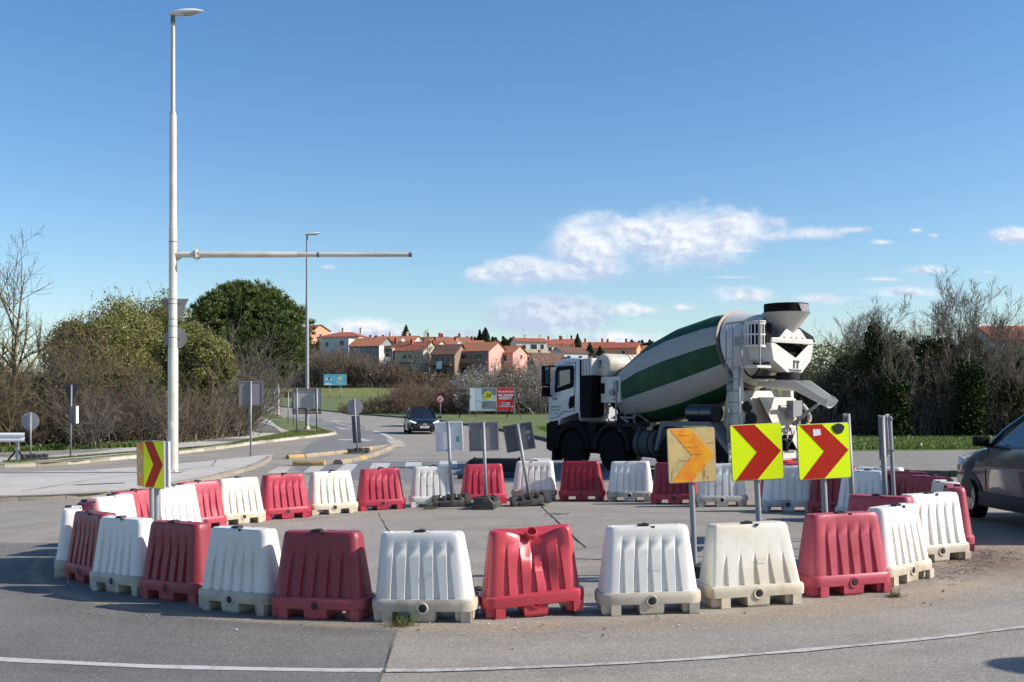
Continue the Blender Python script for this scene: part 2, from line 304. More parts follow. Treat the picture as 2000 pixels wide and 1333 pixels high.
# ------------------------------------------------------------------ mesh helpers
class MB:
    def __init__(s): s.v = []; s.f = []; s.mi = []; s.sm = []
    def add(s, vs, fs, m=0, smooth=False, M=None):
        o = len(s.v)
        s.v += [tuple(M @ Vector(p)) for p in vs] if M is not None else [tuple(p) for p in vs]
        for f in fs: s.f.append([i+o for i in f]); s.mi.append(m); s.sm.append(smooth)
        return s
    def box(s, c, d, m=0, M=None, taper=1.0):
        x, y, z = d[0]/2, d[1]/2, d[2]/2; t = taper
        vs = [(-x,-y,-z),(x,-y,-z),(x,y,-z),(-x,y,-z),(-x*t,-y*t,z),(x*t,-y*t,z),(x*t,y*t,z),(-x*t,y*t,z)]
        vs = [(a+c[0], b+c[1], e+c[2]) for a, b, e in vs]
        return s.add(vs, [(0,3,2,1),(4,5,6,7),(0,1,5,4),(1,2,6,5),(2,3,7,6),(3,0,4,7)], m, False, M)
    def prism(s, poly, a, b, axis='y', m=0, M=None, smooth=False):
        # poly is a 2-D outline; axis y -> points (x,z), axis x -> (y,z), axis z -> (x,y)
        def P(p, t): return (p[0], t, p[1]) if axis == 'y' else ((t, p[0], p[1]) if axis == 'x' else (p[0], p[1], t))
        n = len(poly); vs = [P(p, a) for p in poly]+[P(p, b) for p in poly]
        fs = [(i, (i+1) % n, n+(i+1) % n, n+i) for i in range(n)]+[tuple(range(n-1, -1, -1)), tuple(range(n, 2*n))]
        return s.add(vs, fs, m, smooth, M)
    def tube(s, pts, r, n=8, m=0, M=None, cap=True, smooth=True):
        pts = [Vector(p) for p in pts]; k = len(pts); rs = r if isinstance(r, (list, tuple)) else [r]*k
        vs = []
        for i, p in enumerate(pts):
            t = (pts[min(i+1, k-1)]-pts[max(i-1, 0)]).normalized()
            a = Vector((0, 0, 1)) if abs(t.z) < .9 else Vector((1, 0, 0))
            e1 = t.cross(a).normalized(); e2 = t.cross(e1)
            for j in range(n):
                q = 2*math.pi*j/n; vs.append(tuple(p+(e1*math.cos(q)+e2*math.sin(q))*rs[i]))
        fs = [(i*n+j, i*n+(j+1) % n, (i+1)*n+(j+1) % n, (i+1)*n+j) for i in range(k-1) for j in range(n)]
        s.add(vs, fs, m, smooth, M)
        if cap:
            s.add(vs[:n], [tuple(range(n))], m, False, M); s.add(vs[-n:], [tuple(range(n-1, -1, -1))], m, False, M)
        return s
    def lathe(s, prof, n=24, m=0, M=None, smooth=True, mf=None, twist=0.):
        # profile (r, z) about local z
        k = len(prof); vs = []
        for i, (r, z) in enumerate(prof):
            for j in range(n):
                q = 2*math.pi*j/n+twist*z; vs.append((r*math.cos(q), r*math.sin(q), z))
        o = len(s.v); s.v += [tuple(M @ Vector(p)) for p in vs] if M is not None else vs
        for i in range(k-1):
            for j in range(n):
                s.f.append([o+i*n+j, o+i*n+(j+1) % n, o+(i+1)*n+(j+1) % n, o+(i+1)*n+j]); s.mi.append(mf(i, j) if mf else m); s.sm.append(smooth)
        for e, rng in ((0, range(n-1, -1, -1)), (k-1, range(n))):
            if prof[e][0] > 1e-4: s.f.append([o+e*n+j for j in rng]); s.mi.append(mf(min(e, k-2), 0) if mf else m); s.sm.append(False)
        return s
    def loft(s, loops, m=0, M=None, smooth=True, caps=(True, True), closed=True):
        n = len(loops[0]); vs = [p for l in loops for p in l]
        J = range(n if closed else n-1)
        fs = [(i*n+j, i*n+(j+1) % n, (i+1)*n+(j+1) % n, (i+1)*n+j) for i in range(len(loops)-1) for j in J]
        if caps[0]: fs.append(tuple(range(n-1, -1, -1)))
        if caps[1]: fs.append(tuple(range((len(loops)-1)*n, len(loops)*n)))
        return s.add(vs, fs, m, smooth, M)
    def build(s, name, mats, parent=None, bevel=0., sharp=35, M=None):
        me = bpy.data.meshes.new(name); me.from_pydata(s.v, [], s.f)
        for m in (mats if isinstance(mats, (list, tuple)) else [mats]): me.materials.append(MATS[m])
        me.polygons.foreach_set('material_index', s.mi); me.polygons.foreach_set('use_smooth', s.sm)
        bm = bmesh.new(); bm.from_mesh(me)
        bmesh.ops.remove_doubles(bm, verts=bm.verts, dist=1e-5)
        bmesh.ops.recalc_face_normals(bm, faces=bm.faces)
        if bevel > 0:
            ed = [e for e in bm.edges if len(e.link_faces) == 2 and e.calc_face_angle(0) > R(30)]
            bmesh.ops.bevel(bm, geom=ed, offset=bevel, segments=2, profile=.6, affect='EDGES', clamp_overlap=True)
            for f in bm.faces: f.smooth = True
        for e in bm.edges:
            if len(e.link_faces) == 2 and e.calc_face_angle(0) > R(sharp): e.smooth = False
        bm.to_mesh(me); bm.free(); me.update()
        o = bpy.data.objects.new(name, me); COL.objects.link(o)
        if parent: o.parent = parent
        if M is not None: o.matrix_local = M
        return o
def tag(o, label=None, cat=None, group=None, kind=None):
    if label: o['label'] = label
    if cat: o['category'] = cat
    if group: o['group'] = group
    if kind: o['kind'] = kind
    return o
def empty(name, loc, rz=0., label=None, cat=None, group=None, M=None):
    o = bpy.data.objects.new(name, None); COL.objects.link(o); o.empty_display_size = .2
    if M is not None: o.matrix_world = M
    else: o.location = loc; o.rotation_euler = (0, 0, rz)
    return tag(o, label, cat, group)
def copy_tree(o, parent=None):
    c = o.copy(); COL.objects.link(c)
    if parent: c.parent = parent
    for ch in [q for q in bpy.data.objects if q.parent == o]: copy_tree(ch, c)
    return c
def text(body, size, m, parent, M, name='lettering', align='CENTER', bold=.0, sx=1.0):
    cu = bpy.data.curves.new('t', 'FONT'); cu.body = body; cu.size = size; cu.align_x = align; cu.align_y = 'CENTER'; cu.extrude = .002; cu.offset = bold; cu.resolution_u = 2
    t = bpy.data.objects.new('t', cu); COL.objects.link(t); bpy.context.view_layer.update()
    me = bpy.data.meshes.new_from_object(t.evaluated_get(bpy.context.evaluated_depsgraph_get()))
    bpy.data.objects.remove(t); me.name = name; me.materials.clear(); me.materials.append(MATS[m])
    if sx != 1.0:
        for v in me.vertices: v.co.x *= sx
    o = bpy.data.objects.new(name, me); COL.objects.link(o); o.parent = parent; o.matrix_local = M
    return o
FRONT = Matrix.Rotation(R(90), 4, 'X')          # text/plane (x,y) -> (x, z) facing -Y
def T(x, y, z): return Matrix.Translation((x, y, z))

# numpy mesh for foliage
class NP:
    def __init__(s): s.V = []; s.Q = []; s.m = []; s.n = 0
    def quads(s, V, Q, mi=0):
        s.V.append(V.reshape(-1, 3)); s.Q.append(Q.reshape(-1, 4)+s.n); s.m.append(np.full(len(Q.reshape(-1, 4)), mi)); s.n += len(V.reshape(-1, 3))
    def sticks(s, P0, P1, r0, r1, mi=0):
        # three-sided tapered sticks
        d = P1-P0; L = np.linalg.norm(d, axis=1, keepdims=True)+1e-9; d = d/L
        a = np.where(np.abs(d[:, 2:3]) < .8, np.array([[0, 0, 1.]]), np.array([[1., 0, 0]]))
        e1 = np.cross(d, a); e1 /= np.linalg.norm(e1, axis=1, keepdims=True)+1e-9; e2 = np.cross(d, e1)
        V = np.zeros((len(P0), 6, 3))
        for j in range(3):
            q = 2*math.pi*j/3; w = e1*math.cos(q)+e2*math.sin(q)
            V[:, j] = P0+w*np.asarray(r0)[:, None]; V[:, 3+j] = P1+w*np.asarray(r1)[:, None]
        b = (np.arange(len(P0))*6)[:, None]
        Q = np.stack([b+np.array([[j, (j+1) % 3, 3+(j+1) % 3, 3+j]]) for j in range(3)], 1)
        s.quads(V, Q, mi)
    def branches(s, pts, rad, mi=0):
        for k in range(pts.shape[1]-1): s.sticks(pts[:, k], pts[:, k+1], rad[:, k], rad[:, k+1], mi)
    def leaves(s, rng, C, size, mi=0, up=None, aspect=.5, var=.4):
        n = len(C); d = rng.normal(size=(n, 3))
        if up is not None: d = d*.6+np.asarray(up)
        d /= np.linalg.norm(d, axis=1, keepdims=True)+1e-9
        e = np.cross(d, rng.normal(size=(n, 3))); e /= np.linalg.norm(e, axis=1, keepdims=True)+1e-9
        sz = (size*(1+var*rng.uniform(-1, 1, n)))[:, None]
        V = np.stack([C-d*sz*.5, C+e*sz*aspect*.5, C+d*sz*.5, C-e*sz*aspect*.5], 1)
        Q = (np.arange(n)*4)[:, None]+np.arange(4)[None]
        s.quads(V, Q, mi)
    def build(s, name, mats, parent=None, loc=None):
        V = np.concatenate(s.V); Q = np.concatenate(s.Q); m = np.concatenate(s.m)
        me = bpy.data.meshes.new(name); me.vertices.add(len(V)); me.vertices.foreach_set('co', V.astype(np.float32).ravel())
        me.loops.add(Q.size); me.loops.foreach_set('vertex_index', Q.astype(np.int32).ravel())
        me.polygons.add(len(Q)); me.polygons.foreach_set('loop_start', (np.arange(len(Q))*4).astype(np.int32)); me.polygons.foreach_set('loop_total', np.full(len(Q), 4, np.int32))
        for q in mats: me.materials.append(MATS[q])
        me.polygons.foreach_set('material_index', m.astype(np.int32))
        me.update(calc_edges=True); me.validate()
        o = bpy.data.objects.new(name, me); COL.objects.link(o)
        if parent: o.parent = parent
        if loc is not None: o.location = loc
        return o
def grow(rng, P, D, L, r, K=4, wob=.25, up=0., rend=.35):
    n = len(P); pts = np.zeros((n, K+1, 3)); pts[:, 0] = P; d = D/np.linalg.norm(D, axis=1, keepdims=True)
    for k in range(K):
        d = d+rng.normal(size=(n, 3))*wob/K**.5+np.array([0, 0, up/K]); d /= np.linalg.norm(d, axis=1, keepdims=True)
        pts[:, k+1] = pts[:, k]+d*(L/K)[:, None]
    rad = r[:, None]*np.linspace(1, rend, K+1)[None]
    return pts, rad
def kids(rng, pts, rad, n, lo=.3, hi=1., ang=.8, lf=.6, L=None, rf=.6, upb=.0):
    N, K1, _ = pts.shape; t = rng.uniform(lo, hi, (N, n))*(K1-1.001); k = t.astype(int); f = (t-k)[..., None]; i = np.arange(N)[:, None]
    P = pts[i, k]*(1-f)+pts[i, k+1]*f; tan = pts[i, k+1]-pts[i, k]; tan /= np.linalg.norm(tan, axis=2, keepdims=True)+1e-9
    w = rng.normal(size=P.shape); w -= tan*(w*tan).sum(2, keepdims=True); w /= np.linalg.norm(w, axis=2, keepdims=True)+1e-9
    a = (ang*rng.uniform(.6, 1.3, (N, n)))[..., None]
    D = tan*np.cos(a)+w*np.sin(a)+np.array([0, 0, upb])
    r = (rad[i, k]*rf)
    l = (L[:, None]*lf*rng.uniform(.6, 1.2, (N, n))*(1.15-.5*t/(K1-1)))
    return P.reshape(-1, 3), D.reshape(-1, 3), l.ravel(), r.ravel()
# ------------------------------------------------------------------ setting
YL = sorted(set(list(range(-30, 20, 5))+list(range(20, 70, 2))+list(range(70, 120, 4))+list(range(120, 170, 5))+list(range(170, 300, 10))+list(range(300, 420, 20))+[22, 26, 32, 40, 50, 66, 85, 105, 118, 150, 190, 215, 238, 460, 500, 600, 700, 1000, 2000, 3000]))
XL = list(range(-16, 17, 2))
def drape(name, poly, off, m, kind='structure', label=None, step=True, uvz=None):
    bm = bmesh.new(); f = bm.faces.new([bm.verts.new((x, y, 0)) for x, y in poly])
    bmesh.ops.triangulate(bm, faces=[f])
    y0, y1 = min(p[1] for p in poly), max(p[1] for p in poly); x0, x1 = min(p[0] for p in poly), max(p[0] for p in poly)
    for y in YL:
        if y0 < y < y1: bmesh.ops.bisect_plane(bm, geom=bm.verts[:]+bm.edges[:]+bm.faces[:], plane_co=(0, y, 0), plane_no=(0, 1, 0))
    if y0 < 50:
        for x in XL:
            if x0 < x < x1: bmesh.ops.bisect_plane(bm, geom=bm.verts[:]+bm.edges[:]+bm.faces[:], plane_co=(x, 0, 0), plane_no=(1, 0, 0))
    for v in bm.verts: v.co.z = gz(v.co.x, v.co.y)+off
    bmesh.ops.recalc_face_normals(bm, faces=bm.faces)
    for q in bm.faces:
        if q.normal.z < 0: q.normal_flip()
        q.smooth = True
    me = bpy.data.meshes.new(name); bm.to_mesh(me); bm.free(); me.materials.append(MATS[m])
    o = bpy.data.objects.new(name, me); COL.objects.link(o)
    if kind: o['kind'] = kind
    if label: o['label'] = label
    return o
def smooth(pts, n=6):
    out = []
    P = [pts[0]]+list(pts)+[pts[-1]]
    for i in range(1, len(P)-2):
        for k in range(n):
            t = k/n; a, b, c, d = (np.array(P[j], float) for j in (i-1, i, i+1, i+2))
            out.append(tuple(.5*((2*b)+(-a+c)*t+(2*a-5*b+4*c-d)*t*t+(-a+3*b-3*c+d)*t**3)))
    return out+[tuple(pts[-1])]
def offset(pts, d):
    out = []
    for i, p in enumerate(pts):
        a = np.array(pts[max(i-1, 0)]); b = np.array(pts[min(i+1, len(pts)-1)]); t = (b-a)/np.linalg.norm(b-a)
        out.append((p[0]-t[1]*d, p[1]+t[0]*d))
    return out
def resample(pts, step):
    P = np.array(pts); s = np.r_[0, np.cumsum(np.linalg.norm(np.diff(P, axis=0), axis=1))]
    n = max(int(s[-1]/step), 1); q = np.linspace(0, s[-1], n+1)
    return [(float(np.interp(v, s, P[:, 0])), float(np.interp(v, s, P[:, 1]))) for v in q]
def kerb(name, pts, side, h, mats, w=.15, step=1.0, label=None, seed=1, gap=.012):
    rnd = random.Random(seed); P = resample(pts, step); Q = offset(P, w*side); b = MB()
    for i in range(len(P)-1):
        mi = rnd.randrange(len(mats)); dh = rnd.uniform(-.012, .012)
        a0, a1, c0, c1 = (np.array(q) for q in (P[i], P[i+1], Q[i], Q[i+1])); t = (a1-a0)/np.linalg.norm(a1-a0)*gap/2
        a0, c0, a1, c1 = a0+t, c0+t, a1-t, c1-t
        vs = [(*q, gz(*q)-.15) for q in (a0, a1, c1, c0)]+[(q[0], q[1], gz(*q)+h+dh) for q in (a0*.9+c0*.1, a1*.9+c1*.1, c1, c0)]
        b.add(vs, [(0,1,2,3),(4,5,6,7),(0,1,5,4),(1,2,6,5),(2,3,7,6),(3,0,4,7)], mi)
    o = b.build(name, mats, bevel=.012); o['kind'] = 'structure'
    if label: o['label'] = label
    return o
def ribbon(name, pts, w, off, m, wfun=None):
    P = np.array(resample(pts, .35)); b = MB(); rnd = random.Random(len(pts)*7+int(w*1000)); vs = []
    L = offset([tuple(p) for p in P], .5)
    for i, p in enumerate(P):
        n = np.array(L[i])-p; n /= np.linalg.norm(n); k = (wfun(i, rnd) if wfun else 1)*w/2
        for s in (-1, 1):
            q = p+n*k*s; vs.append((q[0], q[1], gz(*q)+off))
    b.add(vs, [(2*i, 2*i+1, 2*i+3, 2*i+2) for i in range(len(P)-1)], 0)
    o = b.build(name, m); o['kind'] = 'structure'; return o
# terrain
def terrain():
    xs = sorted(set([-1500, -800, -400, -250, -150, -100, -70, -50, -40, -30, -24, -20]+XL+[20, 24, 30, 40, 50, 70, 100, 150, 250, 400, 800, 1500]))
    vs = [(x, y, gz(x, y)-.03) for y in YL for x in xs]; n = len(xs)
    fs = [(j*n+i, j*n+i+1, (j+1)*n+i+1, (j+1)*n+i) for j in range(len(YL)-1) for i in range(n-1)]
    o = MB().add(vs, fs, 0, True).build('ground', 'grass'); o['kind'] = 'structure'; o['label'] = 'rising green field with dry patches'
terrain()
near_left = [(-70, 27), (-45, 30.5), (-30, 33.2), (-16.74, 35.83), (-13.94, 39.76), (-12.4, 45), (-11.73, 50.19), (-10.9, 57), (-10.4, 61.5), (-10.35, 64.5), (-10.9, 67.2), (-12.0, 71), (-14.0, 79.15), (-18.4, 95), (-23.76, 114.27), (-30, 135), (-37.3, 154.8), (-52, 180), (-75, 210)]
far_edge = [(-66, 215), (-47, 189.9), (-33.7, 167.3), (-26.2, 151.35), (-19.8, 133.5), (-13.4, 116), (-7.6, 98.5), (-3.35, 83.43), (-.62, 69.63), (1.11, 58), (2.2, 50), (3.8, 41.5), (6.1, 33.6), (8.77, 28.21), (10.82, 26.54), (15, 24.6), (24, 23), (60, 21)]
NLs = smooth(near_left, 5); FEs = smooth(far_edge, 5)
drape('road', NLs+FEs+[(60, -28), (-70, -28)], 0, 'asphalt', label='sunlit worn asphalt of the roundabout and its exit road')
# verges and pavements
drape('grass_verge', NLs[NLs.index(near_left[0]):]+[(-140, 215), (-140, 27)], .12, 'grass_near', label='grass verge with path beside the bypass lane')
drape('grass_verge', list(reversed([p for p in FEs]))+[(-66, 240), (60, 240)], .12, 'grass_near', label='grass verge beyond the dark kerb')
kerb('kerb', NLs, 1, .135, ['kerb_stone', 'kerb_white', 'kerb_white'], label='pale stone kerb along the bypass lane verge', seed=3)
kerb('kerb', FEs, 1, .15, ['kerb_dark'], label='dark kerb along the far side of the exit road', seed=4)
path_near = smooth([(-60, 28.5), (-30, 34.2), (-17.5, 36.6), (-15.41, 38.4), (-14.2, 41.5), (-13.3, 45), (-12.75, 49), (-12.25, 54), (-12.2, 58), (-12.6, 62.8), (-15.9, 74.8), (-20.66, 93.7), (-27, 117), (-33, 135)], 5)
path_far = smooth([(-37, 136), (-29.5, 122), (-25.3, 104.4), (-20.9, 87.7), (-16.7, 71.1), (-14.9, 62), (-14.3, 55), (-14.6, 49), (-15.4, 44.5), (-16.7, 40.6), (-18.4, 38.6), (-30, 36.4), (-60, 31)], 5)
drape('footpath', path_near+path_far, .126, 'concrete', label='pale footpath curving behind the kerb')
drape('footpath_patch', [(-13.0, 62), (-16.2, 75), (-18.7, 84), (-20.3, 84), (-17.2, 72), (-14.7, 63)], .131, 'asphalt_dark', label='dark patched stretch of footpath')
drape('footpath_patch', [(-12.62, 50), (-12.3, 54), (-14.2, 54), (-14.45, 50.5)], .131, 'asphalt_dark', label='dark strip across the footpath')
drape('pavement', [p for p in FEs if p[0] > 3.6]+[(60, 36), (30, 37.2), (20, 37.9), (12.4, 37.9), (8.0, 38.6), (5.2, 39.6)], .126, 'pavement_asphalt', label='worn grey pavement behind the dark kerb')
isl_front = smooth([(-60, 15.5), (-30, 21), (-16, 24.0), (-11.63, 24.89), (-9.56, 25.56), (-8.57, 27.38), (-8.05, 30.5), (-7.95, 33.5), (-8.05, 35.2), (-8.45, 38.6)], 5)
isl_back = smooth([(-8.7, 39.9), (-9.14, 39.1), (-9.96, 36.8), (-11.8, 33.6), (-15.3, 32.0), (-30, 28.5), (-60, 23)], 4)
drape('traffic_island', isl_front+isl_back, .12, 'concrete', label='pale paved traffic island carrying the tall lamp post')
kerb('kerb', isl_front, 1, .135, ['kerb_stone', 'kerb_stone', 'kerb_grey'], label='stone kerb at the front of the paved island', seed=6)
ribbon('island_joint', [(-9.9, 36.7), (-9.2, 33.6), (-11.2, 29.5), (-11.7, 26.2)], .03, .128, 'crack', lambda i, r: r.uniform(.3, 1.4))
ribbon('island_joint', [(-16, 30.5), (-12, 30.9), (-9.3, 32.3)], .025, .128, 'crack', lambda i, r: r.uniform(.2, 1.4))
drape('island_patch', [(-10.9, 27.6), (-9.9, 27.9), (-9.9, 28.15), (-11.2, 27.8)], .127, 'asphalt_dark')
# asphalt patches
drape('road_patch', [(-1.02, 10.05), (-.99, 9.4), (-.96, 8.8), (-.95, 8.2), (-.91, 7.2), (-.95, 4), (-1.0, -8), (-24, -8), (-22, 16.3), (-8.1, 17.0), (-5.9, 16.6), (-5.6, 13.4), (-4.2, 11.9), (-2.6, 10.6)], .004, 'asphalt_dark', label='darker asphalt patch in the foreground lane')
drape('road_patch', [(-2.5, 20.6), (-2.05, 17.9), (-1.75, 16.6), (-1.0, 13.2), (-1.02, 10.4), (-2.6, 10.9), (-4.3, 12.3), (-5.2, 14), (-5.2, 17), (-4, 19.3)], .004, 'asphalt_pale', label='paler coarse asphalt inside the ring')
drape('road_patch', [(-8.2, 42.3), (-9.3, 50), (-10.0, 57), (-9.8, 63), (-11.2, 69), (-13.5, 78), (-18.2, 94), (-23.3, 113), (-20.6, 114), (-16.2, 98), (-12.1, 86.2), (-10.0, 76), (-8.2, 67.5), (-6.3, 57), (-5.6, 51.5), (-5.6, 48.6), (-6.3, 45.6), (-7.0, 43)], .004, 'asphalt_lane', label='darker asphalt of the approach lane')
drape('road_patch', [(-6.9, 34.6), (-5.5, 37.9), (-4.6, 43), (-4.6, 38.2), (4.2, 37.5), (7.2, 30), (3, 27.2), (-2, 27.5), (-5.4, 30)], .004, 'asphalt_lane', label='bluish asphalt band under the zebra crossing')
drape('road_patch', [(-.1, 7.15), (1.2, 7.25), (5.5, 7.5), (5.5, 2), (-.1, 2)], .004, 'asphalt_dark', label='patched asphalt at the bottom edge')
drape('separator_fill', [(-8.2, 38.2), (-7.5, 39.3), (-6.74, 41.1), (-6.3, 42.4), (-5.8, 44.9), (-5.3, 47), (-5.2, 46), (-5.2, 43), (-5.25, 40), (-5.6, 36.5), (-5.9, 35.5), (-7.0, 35.4), (-7.9, 35.6)], .008, 'asphalt_pale', label='pale wedge between the yellow kerb rows')
# markings
wob = lambda i, r: r.uniform(.86, 1.1)
ribbon('edge_line', [(-9, 11.2), (-6, 9.55), (-4.08, 8.72), (-2.74, 8.37), (-1.92, 8.22), (-1.14, 8.11), (-.96, 8.10)], .115, .008, 'road_paint', wob)
ribbon('edge_line', [(-.93, 8.09), (-.38, 8.07), (.38, 8.12), (1.15, 8.22), (1.96, 8.4), (2.83, 8.65), (3.52, 8.87), (4.3, 9.19), (6, 10.2), (8, 12)], .10, .008, 'road_paint_worn', lambda i, r: r.uniform(.5, 1.1))
for q in ([(-5.42, 35.71), (-5.01, 35.63), (-4.68, 31.82), (-5.21, 31.92)], [(-4.59, 36.09), (-3.98, 35.97), (-3.74, 32.69), (-4.29, 32.81)], [(-3.51, 36.3), (-2.98, 36.2), (-2.71, 32.93), (-3.24, 33.05)], [(-2.43, 36.81), (-1.85, 36.7), (-1.66, 33.18), (-2.23, 33.3)], [(-1.35, 36.9), (-.8, 36.9), (-.6, 33.4), (-1.15, 33.4)], [(-.3, 37.2), (.25, 37.2), (.35, 33.6), (-.2, 33.6)], [(.7, 37.7), (1.3, 37.6), (1.34, 33.8), (.72, 33.9)]):
    drape('zebra_stripe', q, .008, 'road_paint')
for q in ([(-7.4, 34.83), (-6.98, 34.75), (-6.6, 31.81), (-7.16, 31.92)], [(-6.4, 35.0), (-5.95, 34.95), (-5.65, 31.9), (-6.1, 31.95)]): drape('zebra_stripe', q, .0055, 'kerb_white')
ribbon('stop_line', [(-4.99, 37.57), (-4, 37.3), (-1.2, 37.2), (1.5, 38)], .25, .008, 'road_paint', wob)
ribbon('give_way_line', [(-6.4, 29.0), (-4.5, 28.5), (-2.8, 28.3)], .2, .008, 'road_paint', wob)
for a, b in (((-15.9, 95.5), (-15.1, 92.8)), ((-14.6, 91.2), (-14.0, 88.8)), ((-13.7, 87.6), (-12.9, 84.8)), ((-12.5, 83.2), (-11.7, 80.4)), ((-11.2, 79.0), (-10.4, 76.4)), ((-10.1, 75.2), (-9.5, 73.0)), ((-17.5, 102), (-16.7, 99)), ((-19.5, 109), (-18.6, 106))): ribbon('lane_dash', [a, b], .22, .008, 'road_paint')
ribbon('lane_line', smooth([(-8.9, 70.7), (-7.29, 62.9), (-6.21, 56.54), (-5.35, 50.2)]), .3, .008, 'road_paint', wob)
ribbon('lane_line', smooth([(-6.1, 56.0), (-5.25, 50.2), (-4.95, 47)]), .8, .0105, 'kerb_white', lambda i, r: r.uniform(.7, 1.1))
ribbon('lane_line', [(-12.5, 40.4), (-10.5, 44), (-9.8, 46.5)], .15, .008, 'kerb_white', wob)
ribbon('lane_line', smooth([(-31.5, 161), (-24.0, 146), (-17.5, 129), (-11.5, 112), (-6.3, 96), (-2.6, 81)]), .15, .008, 'kerb_white', wob)
def arrow(x, y, ang, mirror=1, s=1.0):
    pts = [(-.12, 0), (.12, 0), (.12, 2.2), (.75, 2.7), (.75, 2.2), (1.25, 3.1), (.75, 4.0), (.75, 3.4), (.12, 2.9), (.12, 3.6), (.45, 3.6), (0, 5), (-.45, 3.6), (-.12, 3.6)]
    c, sn = math.cos(ang), math.sin(ang)
    drape('road_arrow', [(x+s*(mirror*a*c-b*sn), y+s*(mirror*a*sn+b*c)) for a, b in pts], .0085, 'road_paint')
arrow(-8.4, 59, R(14)+math.pi, 1, 1.1); arrow(-12.6, 79, R(15)+math.pi, -1, 1.1); arrow(-16.2, 99, R(16)+math.pi, 1, 1.1); arrow(-9.2, 88, R(14)+math.pi, -1, 1.1); arrow(-4.6, 78, R(13)+math.pi, 1, 1.1); 
# cracks and joints
ck = lambda i, r: r.uniform(.25, 1.6)
def jag(pts, a, seed):
    r = random.Random(seed); return [(x+r.uniform(-a, a), y+r.uniform(-a, a)) for x, y in resample(pts, .16)]
ribbon('road_crack', jag([(-1.02, 9.85), (-.985, 9.0), (-.955, 8.4), (-.93, 7.6), (-.93, 6)], .012, 1), .008, .0125, 'crack', lambda i, r: r.choice((.2, .5, 1., 1.8)))
ribbon('road_crack', jag([(.55, 21.9), (.62, 20.6), (.68, 19.8), (.8, 17.8), (1.0, 15)], .02, 2), .025, .0045, 'crack', ck)
ribbon('road_crack', jag([(.3, 14.1), (1.4, 13.7), (2.6, 13.9), (3.9, 13.6)], .03, 3), .028, .0045, 'crack', ck)
ribbon('road_crack', jag([(-1.5, 15.6), (-.6, 15.3), (.3, 14.1)], .03, 5), .015, .0045, 'crack', ck)
ribbon('road_crack', jag([(-.1, 7.2), (.6, 7.1), (1.6, 7.28), (2.9, 7.3), (5.2, 7.55)], .015, 6), .03, .0125, 'crack', ck)
ribbon('road_crack', jag([(-2.5, 20.6), (-2.05, 17.9), (-1.75, 16.6), (-1.3, 14.5)], .02, 7), .014, .009, 'crack', ck)
# dirt lying along the foot of the ring (dust, soil) and stones
def soil_strip(pts, w, seed):
    r = random.Random(seed); P = resample(smooth(pts), .25); A = offset(P, w*.5); B = offset(P, -w*.5)
    A = [(x+r.uniform(-.06, .06), y+r.uniform(-.06, .06)) for x, y in A]; B = [(x+r.uniform(-.06, .06), y+r.uniform(-.06, .06)) for x, y in B]
    return A+list(reversed(B))
def pebbles():
    rng = np.random.default_rng(5); n = 230; s = NP()
    th = rng.uniform(math.pi, 2*math.pi, n); rr = 6.65+rng.normal(size=n)*.22+np.abs(rng.normal(size=n))*.25
    X = .2+rr*np.cos(th); Y = 16.4+rr*np.sin(th)
    k = rng.random(n) < .35; X = np.where(k, rng.uniform(-4.5, 4.5, n), X); Y = np.where(k, rng.uniform(11, 21, n), Y)
    Z = np.array([gz(a, b) for a, b in zip(X, Y)])+.012; sz = np.abs(rng.normal(size=n))*.005+.004
    P = np.stack([X, Y, Z], 1); D = rng.normal(size=(n, 3))*np.array([1, 1, .3]); D /= np.linalg.norm(D, axis=1, keepdims=True)
    s.sticks(P-D*sz[:, None]*.6, P+D*sz[:, None]*.6, sz, sz*.7)
    o = s.build('gravel', ['pebble']); tag(o, 'loose pebbles and grit scattered round the ring of barriers', kind='stuff')
pebbles()
# grass blades
def blades(name, label, region, n, h, seed, off=.12, mats=('grass_blade', 'dry_blade'), dry=.2, flowers=0):
    rng = np.random.default_rng(seed); P = np.array([region(rng) for _ in range(n)])
    Z = np.array([gz(a, b) for a, b in P])+off; C = np.c_[P, Z]; n = len(C)
    hh = h*rng.uniform(.5, 1.3, n); a = rng.uniform(0, 2*math.pi, n); w = .012*rng.uniform(.7, 1.6, n)+h*.03
    d = np.stack([np.cos(a), np.sin(a), 0*a], 1); lean = rng.normal(size=(n, 3))*.35*np.array([1, 1, 0])
    tip = C+np.array([0, 0, 1])*hh[:, None]+lean*hh[:, None]; mid = C+np.array([0, 0, .55])*hh[:, None]+lean*hh[:, None]*.3
    V = np.stack([C-d*w[:, None], C+d*w[:, None], mid+d*w[:, None]*.8, tip], 1)
    Q = (np.arange(n)*4)[:, None]+np.arange(4)[None]; mi = rng.random(n) < dry
    s = NP(); s.quads(V[~mi], (np.arange((~mi).sum())*4)[:, None]+np.arange(4), 0)
    if mi.any(): s.quads(V[mi], (np.arange(mi.sum())*4)[:, None]+np.arange(4), 1)
    if flowers:
        k = rng.integers(0, n, flowers); s.leaves(rng, tip[k]+np.array([0, 0, .01]), .07, 2, up=(0, -.6, .7), aspect=1.)
    o = s.build(name, list(mats)+['daisy']); tag(o, label, kind='stuff')
def tri(a, b, c):
    def f(r):
        u, v = r.random(2)
        if u+v > 1: u, v = 1-u, 1-v
        return (a[0]+u*(b[0]-a[0])+v*(c[0]-a[0]), a[1]+u*(b[1]-a[1])+v*(c[1]-a[1]))
    return f
def quad_region(a, b, c, d):
    f, g = tri(a, b, c), tri(a, c, d); return lambda r: f(r) if r.random() < .5 else g(r)
blades('grass', 'bright grass strip in front of the dark trees on the right', quad_region((5.5, 40), (24, 38.2), (30, 53), (8, 55)), 46000, .17, 1, flowers=170)
